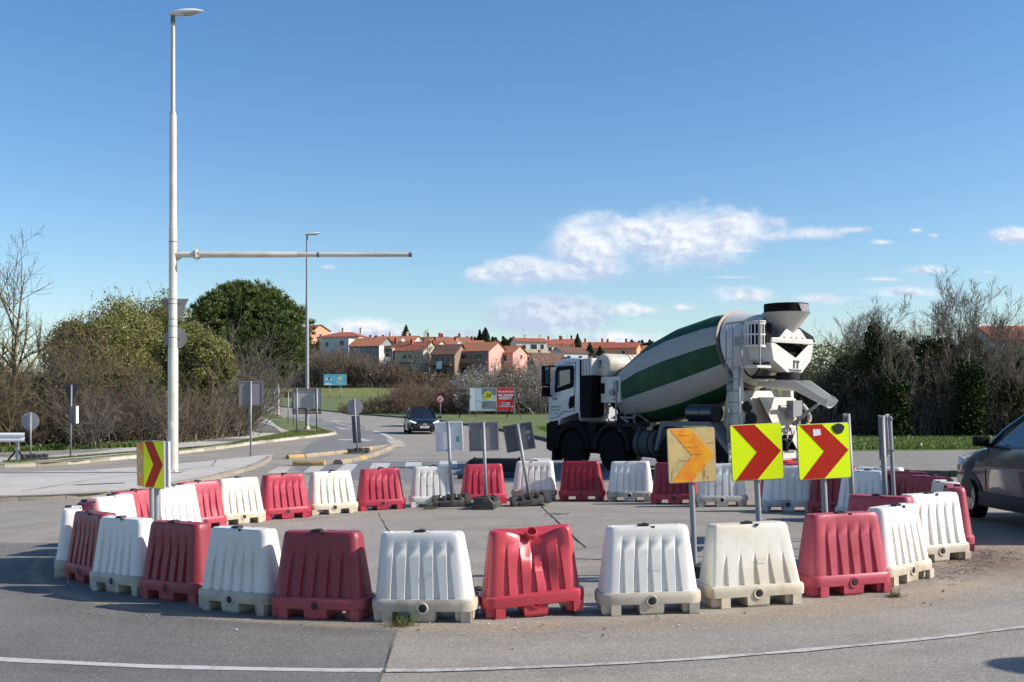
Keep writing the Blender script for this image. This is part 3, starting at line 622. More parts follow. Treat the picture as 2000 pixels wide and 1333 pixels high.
blades('grass', 'grass verge between the far kerb and the red billboard', quad_region((2.6, 51), (5.5, 40), (9, 60), (1.6, 75)), 14000, .15, 2)
blades('grass', 'thin grass between the kerb and the footpath on the left', quad_region((-16.6, 36.6), (-12.6, 46), (-13.6, 43.5), (-17.2, 36.9)), 6000, .06, 3, dry=.35)
blades('grass', 'short grass round the base of the second lamp post', quad_region((-12.2, 47), (-10.6, 64), (-13.5, 75), (-12.4, 54)), 14000, .07, 4, dry=.3)
blades('grass', 'grass strip at the foot of the bare thicket', quad_region((-24, 37.6), (-15.2, 46), (-16.5, 48), (-26, 42)), 24000, .2, 5, dry=.15, flowers=260)
blades('grass', 'grass bank under the stone pine', quad_region((-14.7, 50), (-14.9, 60), (-20, 74), (-18, 50)), 9000, .15, 6, dry=.25)
# ------------------------------------------------------------------ barriers
def rrect(hx, hy, r, z, nseg=4):
    pts = []
    for cx, cy, a0 in ((hx-r, -hy+r, -90), (hx-r, hy-r, 0), (-hx+r, hy-r, 90), (-hx+r, -hy+r, 180)):
        for k in range(nseg+1):
            a = R(a0+90*k/nseg); pts.append((cx+r*math.cos(a), cy+r*math.sin(a), z))
    return pts
RIBX = (-.60, -.30, 0., .30, .60)
def barrier_body(short=False, dent=False, chunky=.0):
    b = MB(); H0, H1 = .205, (.80 if not short else .77)
    ribtop = .86 if not short else .52
    levels = [0, .06, .2, .35, .5, .62, .74, .82, .88, .94, .985, 1.0]; loops = []
    rnd = random.Random(4)
    for t in levels:
        z = H0+(H1-H0)*t; hx = .455-.075*t; hy = .185-.085*t; r = .11-.045*t if not short else .045-.01*t
        if t > .97: hx -= .012*(t-.97)/.03+.002; hy -= .010*(t-.97)/.03
        k = max(0., min(1., (ribtop-t)/ribtop)); dep = .026*min(1, k*1.9) if k > 0 else 0; hw = .008+.021*k
        flat = hx-r; row = []
        xs = []
        for q in RIBX:
            c = q*flat*1.28
            xs += [(c-hw-.004, 0), (c-hw+.006, dep), (c+hw-.006, dep), (c+hw+.004, 0)]
        # notch at the middle of the top edge
        front = [(-flat, -hy, z)]+[(x, -hy+d, z) for x, d in xs]+[(flat, -hy, z)]
        corner = lambda cx, cy, a0: [(cx+r*math.cos(R(a0+90*j/4)), cy+r*math.sin(R(a0+90*j/4)), z) for j in (1, 2, 3)]
        back = [(-p[0], -p[1], z) for p in front]
        row = front+corner(flat, -hy+r, -90)+[(hx, -hy+r, z)]+[(hx, hy-r, z)]+corner(flat, hy-r, 0)+back+corner(-flat, hy-r, 90)+[(-hx, hy-r, z)]+[(-hx, -hy+r, z)]+corner(-flat, -hy+r, 180)
        loops.append(row)
    b.loft(loops, 0, smooth=True, caps=(False, False))
    top = loops[-1]; n = len(top); nf = 22
    # top deck with a shallow cross groove
    b.add(top, [tuple(range(n))], 0)
    # lower tier: rounded tray with fork pockets
    tr = .12 if not short else .05
    tray = [rrect(.462, .19, tr, .092), rrect(.482, .205, tr, .10), rrect(.487, .21, tr, .15), rrect(.484, .207, tr, .19), rrect(.472, .197, tr, .2065)]
    b.loft(tray, 1, smooth=True)
    for x0, x1 in ((-.452, -.29), (-.105, .115), (.30, .455)):
        hyy = .2 if abs(x0) < .2 else .165
        b.loft([[(x0+.012, -hyy+.012, 0), (x1-.012, -hyy+.012, 0), (x1-.012, hyy-.012, 0), (x0+.012, hyy-.012, 0)], [(x0, -hyy, .02), (x1, -hyy, .02), (x1, hyy, .02), (x0, hyy, .02)], [(x0-.006, -hyy-.004, .1), (x1+.006, -hyy-.004, .1), (x1+.006, hyy+.004, .1), (x0-.006, hyy+.004, .1)]], 1, smooth=False)
    # corner feet on front and back
    for x0, x1 in ((-.37, -.28), (.355, .445)):
        for s in (-1, 1): b.box(((x0+x1)/2, s*.184, .05), (x1-x0, .04, .099), 1)
    # small embossed plate and notch rim
    for s in (-1, 1): b.add([(.02, s*.1605, .40), (.10, s*.1605, .40), (.10, s*.157, .45), (.02, s*.157, .45)], [(0, 1, 2, 3)], 0)
    if dent:
        v = []
        for x, y, z in b.v:
            t = max(0, min(1, (z-.2)/.6)); fr = max(0., min(1., (.12-y)/.24))
            g = math.exp(-((x-.03)/.17)**2)
            y += .12*g*t**1.5*fr+.055*(abs((x*6.5+z*3.1) % 2-1)-.5)*math.exp(-((x-.1)/.22)**2)*math.sin(math.pi*t)*fr*1.3
            z -= .115*math.exp(-((x-.02)/.17)**2)*t**4*(.12+.88*fr)
            z -= .03*t*fr*max(0, (.35-x))*.6
            y -= .02*math.exp(-((x-.36)/.09)**2)*t*fr
            x += .025*t
            if z < .22 and x > .1 and y < 0: z += .035*(x-.1)*2; y -= .03*math.exp(-((x-.4)/.1)**2)
            v.append((x, y, z))
        b.v = v
    return b
def make_barrier(name, mats, short=False, dent=False, plug='black_plastic'):
    root = empty(name, (0, 0, 0))
    barrier_body(short, dent).build('body', mats, root, sharp=28)
    H = .80 if not short else .77
    if not dent:
        c = MB(); c.box((-.035, -.045, H+.009), (.10, .07, .024)); c.box((-.02, -.045, H+.022), (.045, .078, .010)); c.build('filler_cap', 'black_plastic', root, bevel=.004)
        for ya, yb in ((-.1035, -.075), (.075, .1035)): MB().prism([(.030, H+.0015), (.050, H-.026), (.070, H+.0015)], ya, yb, 'y').build('notch', 'black_plastic', root)
        for xx in (.30, -.32): MB().tube([(xx, 0, H-.004), (xx, 0, H+.0045)], .018, 10).build('pin_hole', mats[0], root)
    else:
        e = MB(); e.lathe([(.062, -.02), (.066, .0), (.058, .03), (.046, .032), (.044, -.018), (.0, -.02)], 20, M=T(.03, -.035, .745) @ Matrix.Rotation(R(42), 4, 'X')); e.build('filler_neck', 'red_bright_plastic', root)
    zc = .128
    for s in (-1, 1):
        MB().lathe([(.0, -.01), (.035, -.01), (.035, .003), (.024, .004), (.022, .009), (0, .009)], 16, M=T(.005, s*.2095, zc) @ Matrix.Rotation(R(-90*s), 4, 'X')).build('drain_plug', plug, root)
        MB().lathe([(.035, 0), (.037, .005), (.050, .007), (.056, 0)], 20, M=T(.005, s*.2095, zc) @ Matrix.Rotation(R(-90*s), 4, 'X')).build('plug_ring', mats[1], root)
    return root
PROTO = {}
def proto(kind):
    if kind not in PROTO:
        spec = {'white': (['white_plastic', 'white_dirty'], 0, 0), 'white2': (['white_plastic', 'white_soot'], 0, 0), 'whiteclean': (['white_plastic', 'white_plastic'], 0, 0), 'cream': (['cream_plastic', 'cream_dirty'], 0, 0), 'creamshort': (['cream_plastic', 'cream_dirty'], 1, 0),
                'red': (['red_plastic', 'red_plastic'], 0, 0), 'red2': (['red_dark_plastic', 'red_dirty'], 0, 0), 'crush': (['red_bright_plastic', 'red_bright_plastic'], 0, 1)}[kind]
        PROTO[kind] = make_barrier('barrier', spec[0], bool(spec[1]), bool(spec[2])); PROTO[kind]['used'] = 0
    return PROTO[kind]
BG = 'red and white plastic barriers set in a ring'
BARS = [  # kind, front-edge midpoint x, y, yaw, label
 ('white', -.81, 9.91, -6, 'white barrier with a weed growing at its foot, left of the crushed one'),
 ('crush', .22, 10.06, 10, 'crushed bright red barrier with a dented top and open filler neck'),
 ('white', 1.28, 10.06, 3, 'clean-topped white barrier directly right of the crushed red one'),
 ('creamshort', 2.33, 10.36, 12, 'squat cream barrier with half-height ribs and square corners'),
 ('red', 3.39, 10.88, 16, 'sunlit red barrier between the squat cream one and the sideways white one'),
 ('white', 4.23, 11.57, 41, 'white barrier turned sideways, just right of the front red one'),
 ('white', 5.10, 13.00, 21, 'white barrier whose left end is hidden by the sideways white one'),
 ('red', 4.40, 13.0, -45, 'red barrier standing inside the ring, behind the sideways white one', 0),
 ('red', 5.75, 14.25, 74, 'red barrier seen end on, beside the shadow of the dark crossover', 0),
 ('cream', 6.0, 15.1, 84, 'cream barrier top poking out just left of the crossover wheel', 0),
 ('red2', 6.2, 16.2, 108, 'shaded red barrier between the cream top and another shaded red one', 0),
 ('red2', 6.25, 17.4, 118, 'shaded red barrier just right of the twin grey sign posts', 0),
 ('white', 6.25, 18.55, 140, 'white barrier mostly hidden behind the twin grey sign posts and another barrier', 0),
 ('white2', 5.74, 17.8, 128, 'shaded white barrier left of the twin grey sign posts', 0),
 ('red2', 5.65, 19.05, 147, 'tall shaded red barrier behind the chevron sign with the black blot', 0),
 ('white2', 4.88, 19.36, 165, 'white barrier with dirty tray seen between the two bright chevron posts'),
 ('red', 5.1, 20.55, 168, 'red barrier showing only slivers behind a white one under the bright chevrons', 0),
 ('white2', 3.95, 20.57, 173, 'white barrier with sooty tray right of the faded chevron post'),
 ('red2', 3.15, 21.25, 163, 'red barrier half hidden by the faded yellow chevron sign'),
 ('white2', 2.37, 22.02, 168, 'shaded white barrier in front of the truck fuel tank'),
 ('red2', 1.42, 22.43, 170, 'shaded red barrier in front of the front wheels of the truck'),
 ('white', .46, 22.79, 176, 'white barrier behind the most tilted grey sign'),
 ('red', -.54, 22.09, 192, 'red barrier behind the middle of the three grey sign backs'),
 ('whiteclean', -1.56, 21.81, 187, 'white barrier with the shadow of a sign across its face'),
 ('red', -2.50, 21.30, 203, 'red barrier two places left of the middle grey sign back'),
 ('cream', -3.33, 20.64, 207, 'white barrier with beige tray standing in front of the zebra crossing'),
 ('red', -4.06, 19.92, 216, 'red barrier in front of the lone yellow rail'),
 ('cream', -4.67, 19.12, 225, 'white barrier with beige stained ribs near the end of the island kerb'),
 ('red', -5.12, 18.30, 230, 'red barrier to the right of the lamp post foot'),
 ('white', -5.38, 17.42, 234, 'white barrier behind the right post of the lime chevron sign', 0),
 ('red', -5.67, 16.5, 241, 'red barrier behind the left posts of the lime chevron sign', 0),
 ('white', -5.65, 15.5, 250, 'sunlit white barrier showing its inner face on the left of the ring', 0),
 ('red', -5.62, 14.55, 286, 'red barrier end with its top half in shade, wedged between white ones on the left', 0),
 ('white', -5.45, 13.62, -70, 'narrow-looking white barrier at the outermost left of the ring', 0),
 ('red2', -5.03, 12.74, -45, 'shaded red barrier nearest the left edge, overlapping a narrow white one'),
 ('white', -4.36, 11.94, -36, 'white barrier second from the left at the front of the ring'),
 ('red2', -3.58, 11.34, -32, 'shaded red barrier in front of the lime chevron posts'),
 ('white', -2.73, 10.60, -31, 'white barrier with one shaded side, between two shaded red ones at the front'),
 ('red2', -1.83, 10.14, -17, 'shaded red barrier directly left of the white one with the weed')]
for k, x, y, yaw, lab, *off_ in BARS:
    p = proto(k)
    if p['used']: o = copy_tree(p); o['used'] = 1
    else: o = p; p['used'] = 1
    a = R(yaw); front = yaw if -90 < yaw < 90 else yaw
    # the given point is the near edge; the body lies .2 m behind it, away from the viewer
    nx, ny = (-math.sin(a), math.cos(a))
    if nx*x+ny*y < 0: nx, ny = -nx, -ny
    cx, cy = (x, y) if off_ else (x+nx*.2, y+ny*.2)
    tilt = math.atan(.02)
    o.location = (cx, cy, gz(cx, cy)+.003); o.rotation_euler = (Matrix.Rotation(-tilt, 3, 'Y') @ Matrix.Rotation(a, 3, 'Z')).to_euler()
    if k == 'crush': o.rotation_euler = (Matrix.Rotation(-R(3.2), 3, 'Y') @ Matrix.Rotation(a, 3, 'Z')).to_euler(); o.location.z += .006
    tag(o, lab, 'barrier', BG)
brng = np.random.default_rng(77)
for o in list(bpy.data.objects):
    if 'used' in o.keys(): del o['used']
    if o.name.split('.')[0] == 'body' and o.parent and o.parent.name.startswith('barrier'):
        # every barrier has had its own knocks: slightly different mesh each
        me = o.data = o.data.copy(); n = len(me.vertices); c = np.zeros(n*3); me.vertices.foreach_get('co', c); c = c.reshape(-1, 3)
        t = np.clip((c[:, 2]-.2)/.6, 0, 1)
        for _ in range(3):
            u0, z0, a0, wd, sg = brng.uniform(-.35, .35), brng.uniform(.3, .75), brng.uniform(.004, .018), brng.uniform(.08, .2), brng.choice([-1, 1])
            g = a0*np.exp(-(((c[:, 0]-u0)/wd)**2+((c[:, 2]-z0)/wd)**2))*(np.sign(c[:, 1]) == sg); c[:, 1] -= g*sg
        c[:, 0] += brng.normal()*.010*t; c[:, 1] += brng.normal()*.012*t+.006*np.sin(c[:, 0]*5+brng.uniform(0, 6))*t
        me.vertices.foreach_set('co', c.ravel()); me.update(); o.parent.rotation_euler.z += R(brng.normal()*.7)
# ------------------------------------------------------------------ rubber feet and temporary signs
def rubber_block(w=.78, d=.40, h=.13):
    b = MB()
    for s in (-1, 1): b.prism([(-d/2*.95, 0), (-d/2*.95, h*.42), (-d/2*.55, h), (d/2*.55, h), (d/2*.95, h*.42), (d/2*.95, 0)], s*w/2-.06*s-.06, s*w/2-.06*s+.06, 'x')
    b.prism([(-d/2, .012), (-d/2, h*.45), (-d/2*.62, h*.8), (d/2*.62, h*.8), (d/2, h*.45), (d/2, .012)], -w/2+.13, w/2-.13, 'x')
    for x in (-.16, 0, .16):
        for s in (-1, 1): b.box((x*w/.78, s*d*.36, h*.72), (.07, d*.2, h*.5))
    b.box((0, 0, h*.55), (w*.25, d*.34, h*1.05))
    for x in (-.27, .27): b.box((x*w/.78, 0, h*.93), (.08, d*.5, h*.2))
    return b
def lean_matrix(x, y, yaw, roll, pitch=0., z=0.): return T(x, y, gz(x, y)+z) @ Matrix.Rotation(roll, 4, 'Y') @ Matrix.Rotation(pitch, 4, 'X') @ Matrix.Rotation(yaw, 4, 'Z')
def sheet_panel(w, h, z0, th=.016, lip=.025):
    # folded sheet-metal panel, front toward -Y
    b = MB(); b.box((0, 0, z0+h/2), (w, .003, h))
    b.box((0, lip/2, z0+.006), (w-.02, lip, .004)); b.box((0, lip/2, z0+h-.006), (w-.02, lip, .004))
    b.box((-w/2+.004, lip/2, z0+h/2), (.004, lip, h-.02)); b.box((w/2-.004, lip/2, z0+h/2), (.004, lip, h-.02))
    b.box((0, lip, z0+.018), (w-.03, .003, .02)); b.box((0, lip, z0+h-.018), (w-.03, .003, .02)); b.box((-w/2+.016, lip, z0+h/2), (.02, .003, h-.06)); b.box((w/2-.016, lip, z0+h/2), (.02, .003, h-.06))
    return b
def rounded(w, h, r, cx=0, cz=0, n=4):
    return [(p[0]+cx, p[1]+cz) for p in [(q[0], q[1]) for q in rrect(w/2, h/2, r, 0, n)]]
def chevron_sign(x, y, yaw, roll, w, h, z0, mats, label, group, blot=False, sticker=False, postdx=0., extra=0., foot=True, post_r=.032, pitch=0., old=False):
    root = empty('chevron_sign', (0, 0, 0), M=lean_matrix(x, y, yaw, roll, pitch)); tag(root, label, 'chevron sign', group)
    MB().tube([(postdx, .045, -.02), (postdx, .045, z0+h-.03)], post_r, 12).build('post', 'galvanised', root)
    pan = MB(); pan.prism(rounded(w, h, .028, 0, z0+h/2), -.0, .010, 'y'); pan.box((0, .02, z0+.01), (w*.94, .02, .005)); pan.box((0, .02, z0+h-.01), (w*.94, .02, .005)); pan.box((-w/2+.012, .02, z0+h/2), (.005, .02, h*.92)); pan.box((w/2-.012, .02, z0+h/2), (.005, .02, h*.92))
    P = pan.build('panel', 'sign_back', root)
    f = MB(); f.prism(rounded(w-.012, h-.012, .024, 0, z0+h/2), -.0025, .0005, 'y'); f.build('background', mats[0], P)
    c = MB(); a = w/2-.012; hh = h/2-.010
    pts = [(-a*.93, hh), (-a*.05, hh), (a*.97, 0), (-a*.02, -hh), (-a*.90, -hh), (.0, 0)]
    c.prism([(p[0], p[1]+z0+h/2) for p in pts], -.0050, -.0022, 'y'); c.build('chevron', mats[1], P)
    for zz in (z0+.07, z0+h-.07):
        b = MB(); b.box((postdx, .045, zz), (.09, .075, .028)); b.build('clamp', 'steel_grey', root)
    if blot:
        r = random.Random(3); n = 34
        b = MB(); b.prism([(.075+w*.16+.068*(1+.10*math.sin(3*t)+r.uniform(-.05, .05))*math.cos(t), z0+h*.89+.055*(1+r.uniform(-.06, .06))*math.sin(t)) for t in [2*math.pi*i/n for i in range(n)]], -.0072, -.0048, 'y'); b.build('black_blot', 'black_spray', P)
    if sticker:
        s = MB(); s.prism([(-.115, z0+h*.775), (-.03, z0+h*.79), (-.035, z0+h*.905), (-.05, z0+h*.885), (-.07, z0+h*.91), (-.085, z0+h*.88), (-.1, z0+h*.91), (-.118, z0+h*.895)], -.0072, -.0048, 'y'); s.build('torn_sticker', 'sticker', P)
    if old:
        r = random.Random(8)
        for j in range(9):
            x0 = r.uniform(-.26, .2); zz = z0+r.uniform(.05, .56); vert = j % 2; pts = [(x0, -.006, zz)]
            for k in range(6): pts.append((pts[-1][0]+(r.uniform(-.012, .012) if vert else r.uniform(.015, .04)), -.006, pts[-1][2]+(r.uniform(-.05, -.015) if vert else r.uniform(-.008, .008))))
            pts = [p_ for p_ in pts if abs(p_[0]) < w/2-.01 and z0+.01 < p_[2] < z0+h-.01]
            if len(pts) > 1: MB().tube(pts, .0014, 4).build('crack_line', 'rust', P)
    if foot: rubber_block().build('foot', 'rubber', root, bevel=.008, M=T(postdx, .045, 0))
    return root
CG = 'chevron signs on posts inside the ring'
lime = ('chevron_lime', 'chevron_red'); old = ('chevron_old', 'chevron_orange')
chevron_sign(2.07, 12.3, R(9), R(-2.2), .56, .62, 1.05, old, 'faded yellow and orange chevron sign with cracked face', CG, postdx=.0, old=True)
chevron_sign(2.75, 12.0, R(8), R(-2.8), .59, .62, 1.085, lime, 'bright lime chevron sign with a clean face, middle of the front three', CG, postdx=.0)
chevron_sign(3.41, 11.75, R(8), R(-2.6), .59, .60, 1.10, lime, 'lime chevron sign with a black blot and torn white sticker', CG, blot=True, sticker=True)
chevron_sign(-4.55, 13.95, R(-48), R(-.6), .60, .605, 1.0, lime, 'lime chevron sign turned aside at the left of the ring', CG, foot=True, postdx=-.02)
chevron_sign(-4.72, 14.28, R(-44), R(-1.2), .60, .58, 1.0, old, 'yellowed chevron sign showing only its left strip behind the lime one', CG, foot=True)
def back_sign(x, y, yaw, roll, w, h, z0, m, label, pitch=0., posts=(0,), foot=True, lipm=None, blank=False, sticker=None, group='signs seen from behind', post_r=.033, name='traffic_sign', postm='galvanised', toff=0.):
    # seen from behind: post is in front (-Y) of the panel
    root = empty(name, (0, 0, 0), M=lean_matrix(x, y, yaw, roll, pitch, toff)); tag(root, label, 'traffic sign', group)
    for px in posts:
        MB().tube([(px, -.045, -.02), (px, -.045, z0+h-.005)], post_r, 10).build('post', postm, root)
        for zz in (z0+.035, z0+h-.04): MB().box((px, -.03, zz), (.11, .06, .025)).build('clamp', 'steel_grey', root)
    P = sheet_panel(w, h, z0); P.v = [(a, -b, c) for a, b, c in P.v]; PP = P.build('panel', m, root)
    if sticker:
        for sx, sz, sw, sh, sm in sticker: MB().prism([(sx-sw/2, z0+sz-sh/2), (sx+sw/2, z0+sz-sh/2), (sx+sw/2, z0+sz+sh/2), (sx-sw/2, z0+sz+sh/2)], -.0035, -.0015, 'y').build('sticker', sm, PP)
    if foot: rubber_block(.76, .46, .23).build('foot', 'rubber', root, bevel=.01, M=T(0, -.045, 0) @ Matrix.Rotation(R(foot if foot is not True else 0), 4, 'Z'))
    return root
G3 = 'three sign backs at the far side of the ring'
back_sign(-1.20, 21.95, R(-3), R(-2.4), .56, .60, 1.09, 'sign_back_white', 'white sign back with green sticker, standing on a rubber foot', foot=8, sticker=[(.17, .24, .06, .11, 'sticker_green'), (.11, .27, .05, .09, 'sticker')], group=G3)
back_sign(-.50, 21.35, R(2), R(-2.0), .58, .57, 1.11, 'sign_back_mauve', 'mauve-grey sign back, middle of the three on rubber feet', foot=78, sticker=[(.17, .09, .07, .03, 'sign_back')], group=G3)
back_sign(.37, 21.75, R(4), R(-9.5), .58, .54, 1.10, 'sign_back_dark', 'dark grey sign back on a strongly tilted pole', foot=3, sticker=[(.19, .34, .1, .07, 'sign_back'), (.19, .23, .04, .07, 'sign_back')], group=G3)
SG2 = 'signs turned toward the right of the ring'
def twin(x, y, yaw, roll, z0, h, m, label, foot=True): return back_sign(x, y, yaw, roll, .60, h, z0, m, label, group=SG2, post_r=.036, foot=foot, postm='steel_grey')
twin(4.45, 14.35, R(70), R(-3.4), 1.17, .60, 'sign_back_shade', 'grey sign back seen nearly edge-on, behind the blotted chevron sign')
twin(5.10, 15.05, R(70), R(-2.2), 1.13, .60, 'sign_back_shade', 'grey sign back seen nearly edge-on, front one of the twin posts')
chevron_sign(5.33, 15.34, R(247), R(-3.0), .60, .58, 1.16, old, 'yellow chevron sign edge peeping out behind the twin sign posts', CG, post_r=.028)
twin(-4.515, 14.13, R(-50), R(-.4), 1.0, .6, 'sign_back_white', 'third sign on the left posts, showing a thin pale edge')
# ------------------------------------------------------------------ lamp posts
def lamp_head(root, z, L=1.0, s=1.0):
    pr = []
    loops = []
    for i in range(13):
        t = i/12; x = -.12*s+L*t; prof = math.sin(math.pi*min(1, t*.92+.06))**.75
        hw = .17*s*prof+.012; up = .085*s*prof+.01; dn = (.09*s*(1-.55*t)*prof)+.008
        zc = z+.055*s+.09*s*t
        loops.append([(x, hw*math.cos(a), zc+(up if math.sin(a) > 0 else dn)*math.sin(a)) for a in [2*math.pi*j/14 for j in range(14)]])
    h = MB(); h.loft(loops, 0); H = h.build('lamp_head', 'lamp_head', root, sharp=50)
    g = MB(); gl = []
    for i in range(7):
        t = .38+.5*i/6; x = -.12*s+L*t; prof = math.sin(math.pi*min(1, t*.92+.06))**.75; hw = .13*s*prof; zc = z+.055*s+.09*s*t-(.09*s*(1-.55*t)*prof)*.75
        gl.append([(x, hw*math.cos(a), zc-.05*s*math.sin(math.pi*i/6)*abs(math.sin(a))-.006) for a in [math.pi+math.pi*j/8 for j in range(9)]])
    g.loft(gl, 0, closed=False, caps=(False, False)); g.build('lamp_glass', 'lamp_glass', H)
    return H
def main_lamp():
    x, y = -9.69, 31.32; z = gz(x, y)+.12; s = 68.3
    zz = lambda py: 1.92-(py-799)/s-z
    root = empty('street_lamp', (x, y, z), 0, 'tall white lamp post with a long bare side arm', 'lamp post', 'street lamps')
    b = MB(); b.lathe([(.145, -.02), (.142, zz(684)), (.118, zz(678)), (.112, zz(446))], 24); b.lathe([(.118, zz(447)), (.104, zz(443)), (.098, zz(226))], 24); b.build('lower_pole', 'lamp_white', root)
    b = MB(); b.lathe([(.098, zz(226)), (.090, zz(222)), (.066, zz(217)), (.058, zz(44))], 20); b.build('upper_pole', 'lamp_upper', root)
    b = MB(); b.lathe([(.066, zz(46)), (.066, zz(34)), (.03, zz(31))], 14); b.build('head_collar', 'band_dark', root)
    lamp_head(root, zz(32), .98, 1.0)
    b = MB()
    for py in (473, 585, 594, 624, 638, 660, 679): b.lathe([(.121, zz(py)-.012), (.121, zz(py)+.012)], 20)
    b.build('strap', 'steel_grey', root)
    b = MB(); b.lathe([(.21, -.0), (.21, .02), (.15, .045)], 20); b.build('base_collar', 'lamp_white', root)
    for k in range(6): MB().tube([(.18*math.cos(k*math.pi/3), .18*math.sin(k*math.pi/3), .01), (.18*math.cos(k*math.pi/3), .18*math.sin(k*math.pi/3), .07)], .014, 6).build('anchor_bolt', 'rust', root)
    b = MB(); b.prism([(-.36, -.30), (.34, -.33), (.37, .3), (-.33, .33)], -.01, .02, 'z'); b.build('footing', 'kerb_stone', root)
    b = MB(); b.box((-.02, -.145, zz(832)), (.1, .03, .24)); b.build('service_hatch', 'lamp_white', root, bevel=.006)
    za = zz(498); A = MB()
    A.tube([(.08, 0, za), (.72, 0, za)], .085, 16); A.tube([(.72, 0, za), (3.50, 0, za+.0), (3.54, 0, za)], [.09, .082, .072], 16); A.tube([(3.54, 0, za), (6.82, 0, za+.0)], [.070, .062], 16)
    arm = A.build('side_arm', 'lamp_white', root)
    f = MB(); f.tube([(.67, 0, za), (.70, 0, za)], .165, 16); 
    for a in range(0, 360, 60):
        M = T(.685, 0, za) @ Matrix.Rotation(R(a), 4, 'X'); f.prism([(-.17, .07), (0, .16), (.17, .07)], -.006, .006, 'y', M=M)
    f.build('flange', 'lamp_white', arm)
    b = MB(); b.prism([(.09, za+.15), (.32, za+.06), (.32, za-.06), (.09, za-.2)], -.01, .01, 'y'); b.build('gusset', 'lamp_white', arm)
    b = MB(); b.tube([(4.12, 0, za), (4.18, 0, za)], .073, 16); b.tube([(6.74, 0, za), (6.83, 0, za)], .0665, 16); b.build('band', 'band_dark', arm)
    # signs clamped to the pole, seen from behind
    Z = lambda py: 1.92-(py-799)/s
    t = MB(); r_ = .42; t.prism([(-.405, Z(583)), (.405, Z(583)), (.03, Z(635)), (-.03, Z(635))], .16, .164, 'y'); t.prism([(-.38, Z(585)), (.38, Z(585)), (.0, Z(632))], .145, .16, 'y')
    o = empty('give_way_sign', (x, y, 0), 0, 'triangular sign back strapped high on the tall lamp post', 'traffic sign', 'signs seen from behind'); t.build('panel', 'sign_back_mauve', o); MB().box((0, .14, Z(590)), (.5, .03, .03)).build('rail', 'steel_grey', o)
    o = empty('round_sign', (x, y, 0), 0, 'round sign back strapped to the tall lamp post under the triangle', 'traffic sign', 'signs seen from behind')
    t = MB(); t.lathe([(.0, 0), (.318, 0), (.322, .02), (.305, .022), (.0, .012)], 36, M=T(.03, .165, Z(660)) @ Matrix.Rotation(R(90), 4, 'X')); t.build('panel', 'sign_back_mauve', o); MB().box((0, .14, Z(660)), (.4, .03, .03)).build('rail', 'steel_grey', o)
main_lamp()
def lamp(x, y, h, label, off=.12, pm='galvanised'):
    root = empty('street_lamp', (x, y, gz(x, y)+off), 0, label, 'lamp post', 'street lamps')
    b = MB(); b.lathe([(.125, 0), (.115, h*.28), (.10, h*.66), (.085, h*.665), (.06, h)], 16); b.build('pole', pm, root)
    b = MB(); b.prism(rounded(1.15, .8, .05), 0, .13, 'z'); b.build('footing', 'kerb_stone', root, bevel=.03)
    b = MB(); b.lathe([(.18, .13), (.18, .2), (.12, .32)], 12); b.build('collar', 'rust' if pm != 'galvanised' else 'truck_cream', root)
    lamp_head(root, h, .95, .9)
lamp(-12.28, 65.67, 11.75, 'grey lamp post on the grass tip by the large sign back')
lamp(-22.2, 104, 11.6, 'weathered lamp post whose head clears the stone pine', pm='truck_cream')
# ------------------------------------------------------------------ other roadside things
def on_px(px, y, off=0): x = (px-1000)/2140*y; return x, gz(x, y)+off
back_sign(-9.18, 38.53, R(6), 0, .83, .86, 1.82, 'sign_back_mauve', 'square mauve sign back on a slim grey post beside the island kerb', foot=False, toff=.1)
